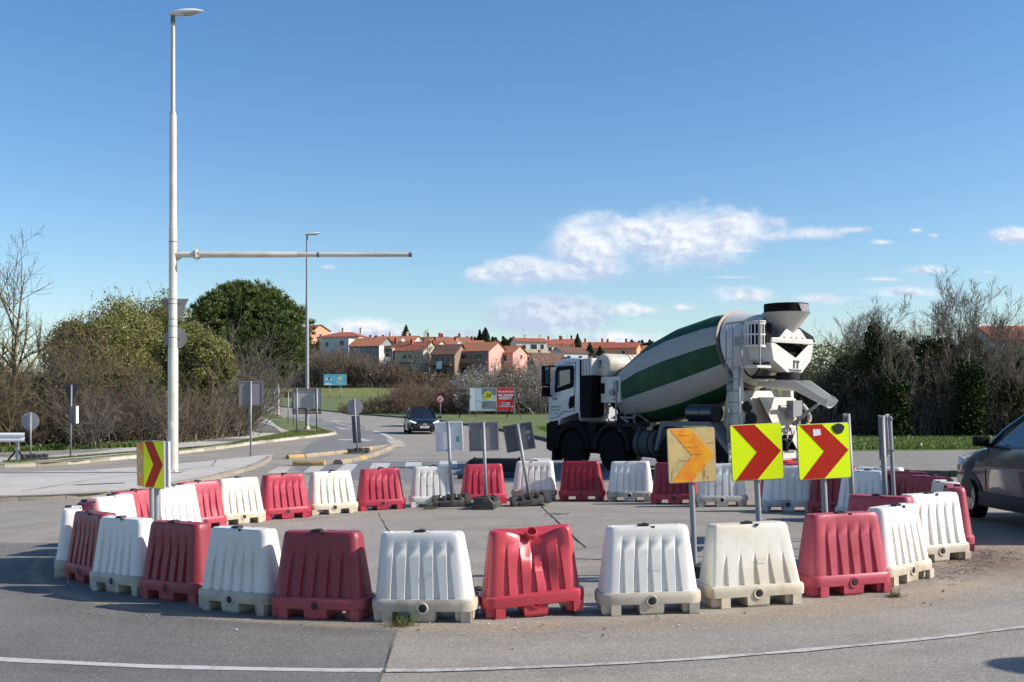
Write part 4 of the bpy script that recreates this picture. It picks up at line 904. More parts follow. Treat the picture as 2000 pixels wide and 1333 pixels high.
# give-way sign with box panel at the left
def left_signs():
    x, y = -15.9, 39.47; z = gz(x, y)+.12; s = 2140/y
    Z = lambda py: 1.92-(py-799)/s
    r = empty('give_way_sign', (x, y, 0), 0, 'black triangular sign back above a small box panel, in front of the thicket', 'traffic sign', 'signs seen from behind')
    MB().tube([(0, 0, z-.02), (.03, 0, Z(752))], .032, 10).build('post', 'steel_grey', r)
    t = MB(); t.prism([(-.29, Z(751)), (.30, Z(751)), (.03, Z(790)), (-.02, Z(790))], .04, .046, 'y'); t.prism([(-.27, Z(752.5)), (.28, Z(752.5)), (.005, Z(788))], .03, .04, 'y'); t.build('panel', 'sign_black', r)
    t = MB(); t.box((.07, .08, Z(810.5)), (.26, .22, .62), M=T(.0, 0, 0)); t.build('box_panel', 'sign_back_dark', r, bevel=.01)
    t = MB(); t.box((.2065, .08, Z(810.5)), (.012, .225, .625)); t.build('panel_edge', 'sign_back_white', r)
    x, y = -16.55, 37.7; z = gz(x, y)+.12; s = 2140/y
    r = empty('round_sign', (x, y, z), 0, 'round pale sign back on a rubber foot beside the guard rail', 'traffic sign', 'signs seen from behind')
    MB().tube([(0, -.03, .05), (0, -.03, 1.92-(806-799)/s-z)], .03, 10).build('post', 'galvanised', r)
    t = MB(); t.lathe([(0, 0), (.305, 0), (.31, .018), (.29, .02), (0, .01)], 36, M=T(-.03, .03, 1.92-(823-799)/s-z) @ Matrix.Rotation(R(90), 4, 'X')); t.build('panel', 'sign_back', r)
    b = rubber_block(.85, .42, .2); b.build('foot', 'black_plastic', r, bevel=.01, M=T(.12, 0, 0) @ Matrix.Rotation(R(35), 4, 'Z'))
    # guard rail
    g = empty('guard_rail', (-16.6, 37.0, gz(-16.6, 37)+.12), 0, 'white corrugated guard rail end on a braced post', 'guard rail')
    prof = [(0, 0), (-.05, .04), (-.05, .09), (0, .13), (0, .17), (-.05, .21), (-.05, .26), (0, .31)]
    for i in range(len(prof)): pass
    b = MB(); b.loft([[(xx, q[0], .66+q[1]) for q in prof]+[(xx, q[0]+.006, .66+q[1]) for q in reversed(prof)] for xx in (-14, .15)], 0, smooth=False); b.build('rail', 'sign_back_white', g)
    for i, px in enumerate((-.13, -4.2, -8.2)): MB().box((px, .06, .48), (.09, .08, .98)).build('post', 'galvanised', g)
    b = MB(); b.tube([(-.13, .06, .42), (.14, .1, -.0)], .03, 6); b.tube([(-.13, .06, .42), (-.5, .1, -.0)], .03, 6); b.build('brace', 'truck_dark', g)
left_signs()
# sign on the separator
def separator_sign():
    x, y = -5.95, 42.3; s = 2140/y; root = empty('keep_right_sign', (0, 0, 0), M=lean_matrix(x, y, 0, R(-3.6))); tag(root, 'tilted round sign back over a long panel between the yellow kerbs', 'traffic sign', 'signs seen from behind')
    MB().tube([(0, -.05, .05), (0, -.05, 2.12)], .03, 10).build('post', 'galvanised', root)
    MB().lathe([(0, 0), (.305, 0), (.31, .018), (.29, .02), (0, .01)], 36, M=T(.0, .0, 1.80) @ Matrix.Rotation(R(90), 4, 'X')).build('panel', 'sign_back', root)
    MB().box((.0, .01, .93), (.32, .05, 1.05)).build('long_panel', 'sign_back_dark', root, bevel=.01)
    rubber_block(.9, .4, .2).build('foot', 'rubber', root, bevel=.01)
    b = MB(); b.lathe([(.62, 0), (.6, .02), (.3, .06)], 18, M=Matrix.Diagonal((1, .55, 1, 1))); b.build('mound', 'rubber', root, M=T(-.25, -.35, 0))
separator_sign()
def block(p, q, m, label, w=.22, h=.14, group='yellow and tan kerb blocks of the separator'):
    p = np.array(p); q = np.array(q); c = (p+q)/2; L = np.linalg.norm(q-p)-.02; a = math.atan2(q[1]-p[1], q[0]-p[0]); z = gz(*c)
    sl = (gz(*q)-gz(*p))/max(L, .1)
    b = MB(); b.prism([(-w/2, 0), (-w/2, h*.55), (-w*.28, h), (w*.28, h), (w/2, h*.55), (w/2, 0)], -L/2, L/2, 'x')
    o = b.build('kerb_block', m, bevel=.012); o.location = (c[0], c[1], z+.005); o.rotation_euler = (0, -math.atan(sl), a)
    tag(o, label, 'kerb block', group); return o
rowA = [(-7.99, 38.93), (-7.51, 39.47), (-7.17, 40.37), (-6.74, 41.33), (-6.48, 42.0), (-6.3, 42.53)]
rowA2 = [(-6.07, 44.0), (-5.79, 45.04), (-5.45, 46.31), (-5.23, 47.21)]
for i, (m, lab) in enumerate((('kerb_yellow', 'yellow kerb block at the left end of the rear separator row'), ('kerb_tan', 'tan kerb block second in the rear separator row'), ('kerb_tan', 'tan kerb block third in the rear row, before a dark gap'), ('kerb_tan', 'pale kerb block just left of the separator sign foot'), ('kerb_yellow', 'ochre kerb block touching the separator sign foot'))): block(rowA[i], rowA[i+1], m, lab)
for i, (m, lab) in enumerate((('kerb_yellow', 'bright yellow kerb block right of the separator sign'), ('kerb_grey', 'grey kerb block between the yellow one and the row tip'), ('kerb_tan', 'tan kerb block at the far tip of the rear separator row'))): block(rowA2[i], rowA2[i+1], m, lab)
rowB = [(-5.66, 35.6), (-5.45, 36.4), (-5.3, 37.3), (-5.2, 38.3), (-5.12, 39.5), (-5.09, 41.1), (-5.08, 43.0), (-5.1, 45.0), (-5.15, 46.9)]
for i, (m, lab) in enumerate((('kerb_tan', 'tan sloped block at the near end of the front separator row'), ('kerb_grey', 'grey sloped block second in the front separator row'), ('kerb_yellow', 'yellow sloped block third in the front separator row'), ('kerb_grey', 'grey sloped block fourth in the front separator row'), ('kerb_tan', 'tan sloped block in the middle of the front separator row'), ('kerb_grey', 'grey sloped block past the middle of the front separator row'), ('kerb_tan', 'tan sloped block near the far tip of the front row'), ('kerb_grey', 'grey sloped block at the far tip of the front row'))): block(rowB[i], rowB[i+1], m, lab, .34, .15)
def lone_rail():
    o = block((-7.05, 35.25), (-5.98, 35.1), 'kerb_yellow', 'lone yellow rubber rail with bolt holes lying on the road', .2, .16, 'yellow rail'); b = MB()
    for x in (-.42, 0, .42): b.tube([(x, -.103, .075), (x, -.09, .075)], .022, 8)
    b.build('bolt_hole', 'black_plastic', o)
lone_rail()
def trough():
    x, y = -.42, 30.4; r = empty('trough', (x, y, gz(x, y)), R(-3), 'low black trough standing on the road behind the ring, in the truck shadow', 'trough')
    b = MB(); b.prism([(-.3, 0), (-.36, .42), (-.3, .42), (-.24, .06), (.24, .06), (.3, .42), (.36, .42), (.3, 0)], -.60, .60, 'x'); b.build('body', 'black_plastic', r, bevel=.01)
    for sx in (-.62, .62): MB().prism([(-.3, 0), (-.36, .45), (.36, .45), (.3, 0)], sx-.02, sx+.02, 'x').build('end_plate', 'truck_dark', r)
    b = MB(); b.prism([(-.80, .0), (-.84, .3), (-.74, .4), (-.65, .4), (-.65, 0)], -.2, .2, 'y'); b.build('lip', 'black_plastic', r)
    o = block((-1.45, 28.9), (.1, 29.0), 'black_plastic', 'low dark rubber rail lying on the road behind a red barrier', .25, .14, 'dark rail')
trough()
def weed(x, y, s, seed, label):
    rng = np.random.default_rng(seed); n = 120; P = np.zeros((n, 3))+rng.normal(size=(n, 3))*np.array([.05, .04, 0])*s; D = rng.normal(size=(n, 3))*np.array([.8, .8, .2])+np.array([0, 0, .7]); k = rng.random(n) < .8; D[k, 2] *= .35
    pts, rad = grow(rng, P, D, np.where(k, .13, .14)*s*rng.uniform(.5, 1.5, n), np.full(n, .0022*s+.0008), 4, .5, -.2)
    a = NP(); a.branches(pts[k], rad[k], 1); a.branches(pts[~k], rad[~k], 0)
    p3, r3 = grow(rng, np.zeros((3, 3))+rng.normal(size=(3, 3))*.02*np.array([1, 1, 0]), np.array([[.1, 0, 1], [.3, 0, 1], [.0, .1, 1.]]), np.array([.28, .2, .24])*s, np.full(3, .003), 5, .2); a.branches(p3, r3, 0); a.leaves(rng, p3.reshape(-1, 3)+rng.normal(size=(18, 3))*.01, .035*s, 0, aspect=.3)
    o = a.build('weed', ['grass_blade', 'dry_blade'], loc=(x, y, gz(x, y)+.008)); tag(o, label, 'weed', 'weeds in road cracks')
weed(-.98, 9.80, 1., 1, 'tuft of weed with a green stalk at the road crack'); weed(-1.6, 21.35, .9, 2, 'dry weed tuft beside the rubber foot of the white sign back'); weed(-1.2, 11.3, 1.2, 3, 'dry brown weed seen between the front barriers'); weed(3.75, 10.75, .6, 5, 'dry weed under the fork pocket of the red barrier')
def litter():
    rng = np.random.default_rng(2); a = NP(); n = 60; P = rng.normal(size=(n, 3))*np.array([.13, .05, .006]); D = rng.normal(size=(n, 3))*np.array([1, 1, .15])
    pts, rad = grow(rng, P, D, np.full(n, .09), np.full(n, .003), 2, .3); a.branches(pts, rad); o = a.build('twig_litter', ['twig_dark'], loc=(.82, 19.75, gz(.82, 19.75)+.012)); tag(o, 'small heap of dark twigs on the asphalt inside the ring', 'litter')
    rng = np.random.default_rng(4); a = NP(); n = 240; t = rng.random(n); P = np.stack([4.5+1.7*t+rng.normal(size=n)*.16, 11.6+2.2*t+rng.normal(size=n)*.16, rng.normal(size=n)*.003], 1); D = rng.normal(size=(n, 3))*np.array([1, 1, .1])
    P[:, 2] += np.array([gz(a_, b_) for a_, b_ in P[:, :2]])+.014; pts, rad = grow(rng, P, D, rng.uniform(.03, .12, n), np.full(n, .003), 2, .3); a.branches(pts, rad); o = a.build('twig_litter', ['twig_dark']); tag(o, 'dark twigs and dead leaves swept against the right of the ring', kind='stuff')
    rub = rubber_block(.7, .36, .1).build('rubber_foot', 'rubber', bevel=.008); rub.location = (-.28, 11.1, gz(-.28, 11.1)); rub.rotation_euler = (0, 0, R(-30)); tag(rub, 'empty rubber foot lying behind the crushed red barrier', 'rubber foot')
litter()
# ------------------------------------------------------------------ concrete mixer truck  (local: +x forward, +y its left side, z up, origin at first axle)
def wheel(root, x, y, r=.53, w=.32, side=1, rim='truck_dark', tyre_w=None, bolts=True, spokes=0, steer=0.):
    M = T(x, y, r) @ Matrix.Rotation(steer, 4, 'Z') @ Matrix.Rotation(R(-90*side), 4, 'X')
    h = w/2
    t = MB(); t.lathe([(r*.58, -h*.9), (r*.86, -h), (r*.97, -h*.82), (r, -h*.5), (r, h*.5), (r*.97, h*.82), (r*.86, h), (r*.60, h*.88), (r*.58, h*.3)], 36, M=M)
    if bolts:
        for k in range(36): t.box((0, 0, 0), (.03, .05, w*.8), M=M @ Matrix.Rotation(2*math.pi*k/36, 4, 'Z') @ T(r, 0, 0))
    tw = t.build('wheel', 'tyre', root)
    c = MB(); c.lathe([(r*.6, h*.86), (r*.56, h*.9), (r*.5, h*.35), (r*.28, h*.3), (r*.26, h*.62), (r*.12, h*.7), (0, h*.7)], 30, M=M)
    if bolts:
        for k in range(10): q = 2*math.pi*k/10; c.box((r*.36*math.cos(q), r*.36*math.sin(q), h*.36), (.035, .035, .05), M=M)
    if spokes:
        for k in range(spokes):
            MM = M @ Matrix.Rotation(2*math.pi*k/spokes, 4, 'Z'); c.prism([(r*.12, -.05), (r*.60, -.035), (r*.60, .035), (r*.12, .05)], h*.55, h*.92, 'z', M=MM)
    c.build('rim', rim, tw); return tw
def truck():
    O = (2.751, 33.105); zg = gz(*O)
    root = empty('mixer_truck', (O[0], O[1], .19), R(126), 'white concrete mixer truck with a green and white striped drum', 'truck')
    # chassis
    b = MB()
    for s in (-1, 1): b.box((-3.2, s*.42, .82), (8.4, .09, .26))
    for x in (.6, -1, -2.4, -3.4, -4.9, -6.3): b.box((x, 0, .82), (.12, .8, .2))
    b.box((-3.2, 0, 1.02), (7.4, 1.1, .10)); b.box((-5.0, 0, .6), (2.6, .5, .4)); b.box((-.2, 0, .65), (2.0, .9, .5)); b.build('chassis', 'truck_black', root)
    for x in (0, -1.75, -4.25, -5.62):
        for s in (-1, 1): wheel(root, x, s*1.06, .54, .31, s, 'truck_black')
        MB().tube([(x, -.95, .54), (x, .95, .54)], .09, 8).build('axle', 'truck_black', root)
    # cab shell
    W_ = 1.22
    side = [(-.36, 1.34), (-.36, 3.20), (.45, 3.22), (.80, 3.12), (.98, 2.75), (1.12, 1.95), (1.13, 1.38), (.62, 1.22), (.52, 1.42), (-.30, 1.62)]
    cab = MB(); hs = [1.0, .995]
    L = lambda y, k: [(x, y*(1-.05*max(0, (z-2.0)/1.2)) if True else y, z) for x, z in side]
    cab.loft([[(x, -W_*(1-.05*max(0, (z-2.)/1.2)), z) for x, z in side], [(x, -W_*.93*(1-.05*max(0, (z-2.)/1.2)), z+.02) for x, z in side], [(x, W_*.93*(1-.05*max(0, (z-2.)/1.2)), z+.02) for x, z in side], [(x, W_*(1-.05*max(0, (z-2.)/1.2)), z) for x, z in side]], 0, smooth=False)
    cab.build('cab', 'cab_white', root, bevel=.025)
    yy = lambda z: W_*(1-.05*max(0, (z-2.)/1.2))+.006
    # door lines, window and glass on both sides
    for s in (1, -1):
        d = MB()
        for (x0, z0), (x1, z1) in (((.93, 3.0), (-.12, 3.1)), ((-.12, 3.1), (-.12, 1.66)), ((1.02, 1.44), (.62, 1.50)), ((.62, 1.50), (.42, 1.64)), ((.42, 1.64), (-.12, 1.68))):
            d.tube([(x0, s*yy(z0), z0), (x1, s*yy(z1), z1)], .008, 5)
        D = d.build('door', 'truck_dark', root)
        w = MB(); w.prism([(.84, 2.20), (.80, 2.86), (.70, 3.0), (.02, 3.02), (-.06, 2.94), (-.06, 2.42), (.0, 2.36)], s*(yy(2.7)-.030), s*(yy(2.7)+.016), 'y'); Wd = w.build('window_frame', 'truck_black', D, bevel=.01)
        g = MB(); g.prism([(.70, 2.36), (.66, 2.86), (.10, 2.90), (.08, 2.50)], s*(yy(2.7)+.0165), s*(yy(2.7)+.020), 'y'); g.build('window', 'glass_blue', D)
        h = MB(); h.prism([(.14, 1.86), (.08, 2.08), (-.10, 2.12), (-.12, 1.80), (.10, 1.72)], s*(yy(1.9)-.01), s*(yy(1.9)+.006), 'y'); h.build('handle', 'truck_black', D)
        for k in range(3): MB().box((.36-.09*k, s*(yy(3.12)+.0), 3.12), (.045, .01, .018)).build('roof_vent', 'truck_black', D)
        m = MB(); m.box((1.02, s*(W_+.17), 2.72), (.16, .22, .62)); m.box((1.02, s*(W_+.17), 2.24), (.15, .22, .28)); m.tube([(.85, s*W_*.97, 3.02), (1.0, s*(W_+.16), 3.02)], .03, 6); m.tube([(.95, s*W_, 2.12), (1.0, s*(W_+.16), 2.12)], .03, 6); m.tube([(1.0, s*(W_+.06), 3.04), (1.0, s*(W_+.06), 2.1)], .025, 6)
        mm = m.build('mirror', 'truck_black', root, bevel=.02); MB().box((.935, s*(W_+.17), 2.72), (.01, .17, .5)).build('mirror_glass', 'glass_blue', mm)
        # wheel arch and lower cab skirt
        f = MB(); arch = [(.78*math.cos(a), .54+.80*math.sin(a)) for a in [math.pi*k/14 for k in range(15)]]; inner = [(.64*math.cos(a), .54+.64*math.sin(a)) for a in [math.pi*k/14 for k in range(14, -1, -1)]]
        f.prism([(p[0], p[1]+.05) for p in arch]+inner, s*.80, s*1.235, 'y'); f.build('fender', 'truck_black', root, bevel=.02)
        f = MB(); arch = [(-1.75+.74*math.cos(a), .58+.74*math.sin(a)) for a in [math.pi*k/14 for k in range(15)]]; inner = [(-1.75+.66*math.cos(a), .58+.66*math.sin(a)) for a in [math.pi*k/14 for k in range(14, -1, -1)]]
        f.prism(arch+inner, s*.80, s*1.23, 'y'); f.build('fender', 'truck_dark', root, bevel=.01)
        f = MB(); f.box((-.88, s*1.0, .95), (.42, .4, .75)); f.build('step_box', 'truck_black', root, bevel=.03)
    b = MB(); b.loft([[(x, -W_, z), (x, W_, z), (x, W_, z+h), (x, -W_, z+h)] for x, z, h in ((.62, .62, .78), (1.05, .45, .9), (1.22, .52, .72), (1.2, 1.0, .3))], 0, smooth=False); b.build('bumper', 'truck_black', root, bevel=.05)
    MB().box((.9, 1.05, .35), (.16, .3, .35)).build('mud_flap', 'truck_black', root)
    for s in (-1, 1): MB().box((1.2, s*.95, .95), (.08, .42, .22)).build('headlight', 'head_glass', root, bevel=.02)
    wsh = MB(); wsh.add([(1.118, -1.1, 2.02), (1.118, 1.1, 2.02), (.985, 1.04, 2.80), (.985, -1.04, 2.80)], [(0, 1, 2, 3)], 0); wsh.add([(1.125, -1.1, 2.02), (1.125, 1.1, 2.02), (.99, 1.04, 2.80), (.99, -1.04, 2.80)], [(0, 1, 2, 3)], 0); wsh.build('windscreen', 'glass_dark', root)
    b = MB(); b.tube([(.75, -1.0, 3.17), (.75, -1.0, 3.27), (.75, 1.0, 3.27), (.75, 1.0, 3.17)], .015, 6); b.box((.62, .9, 3.26), (.1, .14, .06)); b.build('roof_rail', 'truck_black', root)
    # cab lettering (small green lines) and dark badge
    FM = lambda x, z, y=W_+.003: T(x, y, z) @ Matrix.Rotation(R(180), 4, 'Z') @ FRONT
    text('Transportbeton', .085, 'logo_green', root, FM(.78, 1.80)); text('Pumpservice', .085, 'logo_green', root, FM(.78, 1.70)); text('Pula', .085, 'logo_green', root, FM(.72, 1.60)); text('P 430', .10, 'logo_dark', root, FM(.82, 2.02))
    # intake stack behind the cab
    b = MB(); b.box((-.66, .98, 2.95), (.46, .46, .50)); st = b.build('intake_stack', 'truck_white', root, bevel=.03)
    for k in range(3): MB().box((-.80+.14*k, 1.2125, 2.95), (.012, .008, .46)).build('slot', 'truck_black', st)
    b = MB(); b.box((-.66, .98, 2.08), (.48, .48, 1.22)); 
    for k in range(6): b.box((-.84+.072*k, 1.222, 2.25), (.022, .012, .8))
    b.build('stack_duct', 'truck_black', root, bevel=.02); MB().box((-.40, 1.0, 2.42), (.06, .44, 1.5)).build('stack_edge', 'truck_black', root)
    b = MB(); b.box((-1.45, .30, 2.28), (.85, 1.35, .75)); b.build('engine_box', 'truck_white', root, bevel=.03)
    MB().box((-1.12, .985, 2.32), (.18, .04, .3)).build('box_hatch', 'truck_black', root, bevel=.02)
    # water tank, lying across behind the cab
    t = MB(); t.lathe([(.0, -.06), (.2, -.05), (.31, 0), (.345, .07), (.345, 1.75), (.31, 1.82), (.0, 1.88)], 30, M=T(-1.02, .88, 2.99) @ Matrix.Rotation(R(90), 4, 'X')); wt = t.build('water_tank', 'truck_cream', root)
    for y in (-.1, .08): MB().lathe([(.352, 0), (.352, .022)], 30, M=T(-1.02, y, 2.99) @ Matrix.Rotation(R(90), 4, 'X')).build('tank_strap', 'truck_black', wt)
    b = MB(); b.box((-.80, 1.01, 2.98), (.05, .05, .62)); b.tube([(-.72, .95, 2.63), (-1.7, .95, 2.60)], .025, 6); b.build('tank_bracket', 'truck_dark', root)
    lm = T(-.93, .935, 3.06) @ Matrix.Rotation(R(180), 4, 'Z') @ FRONT
    g = MB()
    for dx in (-.06, .06): g.box((dx, 0, .0), (.05, .012, .16)); g.box((dx+.03, 0, .055), (.05, .012, .05))
    g.build('logo', 'logo_dark', wt, M=T(-.93, .945, 3.06)); text('Putzmeister', .055, 'logo_dark', wt, T(-.95, .95, 2.93) @ Matrix.Rotation(R(180), 4, 'Z') @ FRONT)
    b = MB(); rnd = random.Random(5)
    for k in range(16): 
        p = Vector((-1.2-rnd.random()*1.0, .55+rnd.random()*.45, 1.15+rnd.random()*.75)); b.tube([p, p+Vector((rnd.uniform(-.3, .3), rnd.uniform(-.1, .15), rnd.uniform(-.25, .3))), p+Vector((rnd.uniform(-.5, .5), rnd.uniform(-.1, .15), rnd.uniform(-.3, .3)))], rnd.uniform(.012, .03), 6)
    b.build('hydraulic_hoses', 'steel_grey', root)
    b = MB(); b.tube([(-1.72, 1.0, 1.5), (-1.72, 1.0, 2.35)], .025, 8); b.box((-1.72, 1.0, 2.38), (.14, .1, .3)); b.lathe([(0, -.08), (.09, -.07), (.09, .07), (0, .08)], 14, M=T(-1.6, 1.02, 2.2) @ Matrix.Rotation(R(90), 4, 'X')); b.build('control_box', 'truck_steel', root)
    # fuel tank, side frame over the rear axles
    b = MB(); b.loft([[(x, .98+.30*math.cos(a)*(1), .78+.37*math.sin(a)) for a in [2*math.pi*k/20 for k in range(20)]] for x in (-2.72, -3.48)], 0, smooth=True); ft = b.build('fuel_tank', 'tank_grey', root)
    for x in (-2.92, -3.3): b = MB(); b.loft([[(xx, .98+.308*math.cos(a), .78+.378*math.sin(a)) for a in [2*math.pi*k/20 for k in range(20)]] for xx in (x-.03, x+.03)], 0); b.build('tank_strap', 'truck_dark', ft)
    for s in (-1, 1):
        b = MB(); b.prism([(-3.52, .62), (-3.62, .62), (-3.86, 1.26), (-5.46, 1.30), (-6.15, .62), (-6.32, .62), (-5.56, 1.40), (-3.76, 1.40)], s*.82, s*1.22, 'y'); b.build('mudguard', 'guard_grey', root)
        b = MB(); b.box((-6.25, s*1.0, .62), (.05, .5, .5)); b.build('mud_flap', 'truck_white', root)
    b = MB(); b.box((-4.6, .95, 1.22), (1.75, .3, .05)); b.box((-2.3, .95, 1.28), (1.2, .35, .10)); b.build('deck', 'truck_dark', root)
    # drum
    tl = R(15.0); F0 = Vector((-1.30, 0, 2.10)); ax = Vector((-math.cos(tl), 0, math.sin(tl)))
    DM = T(*F0) @ Matrix(((0, math.sin(tl), -math.cos(tl), 0), (1, 0, 0, 0), (0, math.cos(tl), math.sin(tl), 0), (0, 0, 0, 1)))
    prof = [(.0, -.10), (.42, -.08), (.70, .02), (.83, .13), (.90, .36), (1.15, 1.50), (1.155, 1.54), (1.225, 2.62), (1.225, 2.68), (1.13, 4.00), (1.12, 4.05), (1.02, 4.52)]
    n = 72
    def mf(i, j): return int((j*360/n+16) % 60 < 30)
    d = MB(); d.lathe(prof, n, M=DM, mf=mf, twist=-.03); drum = d.build('drum', ['drum_white', 'drum_green'], root, sharp=12)
    MB().lathe([(1.0, 4.50), (1.075, 4.52), (1.08, 4.545), (1.0, 4.56)], 64, M=DM).build('roller_ring', 'ring_steel', drum)
    MB().lathe([(1.0, 4.6), (.98, 4.64), (.60, 5.55), (.56, 5.56)], 48, M=DM).build('drum_mouth', 'truck_white', drum)
    h = MB()
    for k in range(7):
        a = R(30+3.5*abs(k-3)**1.3); h.box((0, 0, 0), (.05, .05, .03), M=DM @ Matrix.Rotation(a+R(90-72), 4, 'Z') @ T(1.06, 0, 1.25+.10*k))
    h.build('bolt_plate', 'drum_white', drum)
    a_ = R(-34); MB().box((0, 0, 0), (.02, .34, .42), M=DM @ Matrix.Rotation(R(90)+a_-R(0), 4, 'Z') @ T(.862, 0, .50) @ Matrix.Rotation(R(13), 4, 'Y')).build('plate', 'truck_dark', drum)
    # drum drive and pedestals
    b = MB(); b.lathe([(.0, -.62), (.30, -.6), (.32, -.2), (.45, -.1)], 20, M=DM); b.build('gearbox', 'truck_dark', root)
    b = MB(); b.prism([(-1.0, 1.05), (-1.2, 2.2), (-1.45, 2.2), (-1.75, 1.05)], -.4, .4, 'y'); b.build('front_pedestal', 'truck_dark', root)
    b = MB(); b.prism([(-5.55, 1.05), (-5.75, 2.15), (-6.05, 2.2), (-6.5, 1.05)], -.80, .80, 'y'); rp = b.build('rear_pedestal', 'truck_cream', root, bevel=.02)
    for s in (-1, 1):
        b = MB(); b.prism([(-6.12, 1.05), (-6.16, 2.75), (-6.36, 2.75), (-6.50, 1.05)], s*.88, s*1.0, 'y'); b.build('support_leg', 'truck_white', root, bevel=.015)
        b = MB(); b.lathe([(.0, -.1), (.14, -.1), (.14, .1), (0, .1)], 18, M=T(-5.8, s*.62, 2.28) @ Matrix.Rotation(R(15+90), 4, 'Y')); b.build('roller', 'truck_steel', root)
    b = MB(); b.tube([(-4.72, 1.02, 1.62), (-5.62, 1.02, 1.62)], .24, 18); b.tube([(-5.16, 1.02, 1.62), (-5.2, 1.02, 1.62)], .25, 18); b.build('hose_drum', 'car_navy', root)
    b = MB(); b.prism([(-6.55, 1.05), (-6.62, 1.95), (-6.58, 2.0), (-6.5, 1.05)], -.85, .85, 'y'); b.build('rear_sheet', 'truck_cream', root)
    # sun-lit curved sheets and valve gear under the chute
    b = MB(); b.add([(-6.75, -.55, 2.02), (-6.75, .72, 2.02), (-7.0, .62, 1.5), (-7.0, .15, 1.05), (-7.0, -.5, 1.3)], [(0, 1, 2, 3, 4)]); b.add([(-6.70, -.55, 2.02), (-6.70, .72, 2.02), (-6.95, .62, 1.5), (-6.95, .15, 1.05), (-6.95, -.5, 1.3)], [(0, 1, 2, 3, 4)]); b.build('splash_sheet', 'truck_cream', root)
    b = MB(); b.box((-7.05, -.25, 1.72), (.22, .34, .44)); b.tube([(-7.0, -.6, 1.75), (-7.0, .25, 1.78)], .05, 8); b.tube([(-7.16, -.28, 1.55), (-7.16, -.28, 1.0)], .05, 8); b.tube([(-7.2, -.4, 1.3), (-7.2, -.15, 1.32)], .035, 8); b.tube([(-7.1, .05, 1.2), (-7.2, .2, 1.0), (-7.15, .3, .8)], .02, 6); b.tube([(-7.1, -.05, 1.25), (-7.25, .05, 1.0), (-7.15, .1, .8)], .02, 6); b.build('valve_gear', 'steel_grey', root)
    b = MB(); b.tube([Vector((-7.05+.0*k, -.55-.30*math.sin(math.pi*k/10), 1.85-.07*k)) for k in range(11)], .05, 8); b.build('curved_pipe', 'truck_cream', root)
    b = MB(); b.lathe([(0, -.03), (.14, -.03), (.14, .03), (0, .03)], 16, M=T(-6.6, .98, 1.78) @ Matrix.Rotation(R(90), 4, 'X')); b.lathe([(0, -.03), (.17, -.03), (.17, .03), (0, .03)], 16, M=T(-6.72, .98, 1.48) @ Matrix.Rotation(R(90), 4, 'X')); b.box((-6.66, .95, 1.2), (.3, .1, .4)); b.build('gauge_panel', 'truck_dark', root)
    # ladder and platform on the left
    b = MB()
    for x in (-6.20, -6.58): b.tube([(x, 1.24, .62), (x, 1.24, 2.78)], .022, 6)
    for k in range(8): b.tube([(-6.20, 1.24, .78+.28*k), (-6.58, 1.24, .78+.28*k)], .018, 6)
    lad = b.build('ladder', 'truck_steel', root)
    b = MB()
    for x in (-6.12, -6.34): b.tube([(x, 1.22, 2.6), (x, 1.22, 3.86)], .018, 6)
    b.tube([(-6.12, 1.22, 3.86), (-6.75, 1.22, 3.88), (-7.1, 1.1, 3.9)], .022, 6); b.tube([(-6.72, 1.24, 2.75), (-6.68, 1.30, 3.2), (-6.70, 1.24, 3.86)], .022, 6); b.tube([(-7.12, 1.1, 2.75), (-7.1, 1.1, 3.9)], .022, 6); b.tube([(-6.12, 1.22, 2.98), (-6.34, 1.22, 2.98)], .016, 6)
    b.build('handrail', 'truck_steel', lad)
    b = MB(); b.box((-6.84, .98, 2.76), (.62, .5, .06)); b.build('platform', 'truck_white', root, bevel=.01)
    # slotted safety cage: curved plate with real openings
    b = MB(); cx, cy, rr = -6.82, .98, .31; zs = [3.26, 3.30, 3.53, 3.57, 3.80, 3.85]; na = 30; a0, a1 = R(20), R(200)
    P = lambda k, z, r=rr: (cx+r*math.cos(a0+(a1-a0)*k/na), cy+r*.85*math.sin(a0+(a1-a0)*k/na), z)
    for i in range(5):
        for k in range(na):
            if i in (1, 3) and k % 3 != 0: continue
            b.add([P(k, zs[i]), P(k+1, zs[i]), P(k+1, zs[i+1]), P(k, zs[i+1])], [(0, 1, 2, 3)]); b.add([P(k, zs[i], rr-.006), P(k+1, zs[i], rr-.006), P(k+1, zs[i+1], rr-.006), P(k, zs[i+1], rr-.006)], [(3, 2, 1, 0)])
    b.tube([P(k, 3.87) for k in range(0, na+1, 2)], .022, 6); b.tube([P(k, 3.25) for k in range(0, na+1, 2)], .018, 6); b.build('safety_cage', 'truck_white', root)
    MB().box((-6.35, 1.0, 3.42), (.3, .02, .22)).build('plate', 'sign_back', root)
    b = MB(); b.tube([Vector((-6.75+.30*math.cos(a), .98, 2.98+.0+.45*math.sin(a)*1)) for a in [math.pi+math.pi*k/12 for k in range(13)]], .022, 6); b.build('hose_loop', 'truck_black', root)
    # charging hopper
    hc = Vector((-7.0, 0, 0)); b = MB(); loops = []
    for z, r, dx in ((4.13, .60, .0), (4.12, .585, 0), (3.70, .27, .0), (3.66, .24, .0), (3.40, .22, .1)): loops.append([(hc.x+dx+r*math.cos(a)*1.0, r*math.sin(a), z) for a in [2*math.pi*k/28 for k in range(28)]])
    b.loft(loops, 0, caps=(False, True)); hp = b.build('charging_hopper', 'truck_white', root)
    b = MB(); arc = [2*math.pi*k/32 for k in range(33)]
    b.loft([[(hc.x+.55*math.cos(a), .55*math.sin(a), z) for a in arc] for z in (4.10, 4.35)], 0, closed=False, caps=(False, False)); b.build('rubber_collar', 'truck_black', hp)
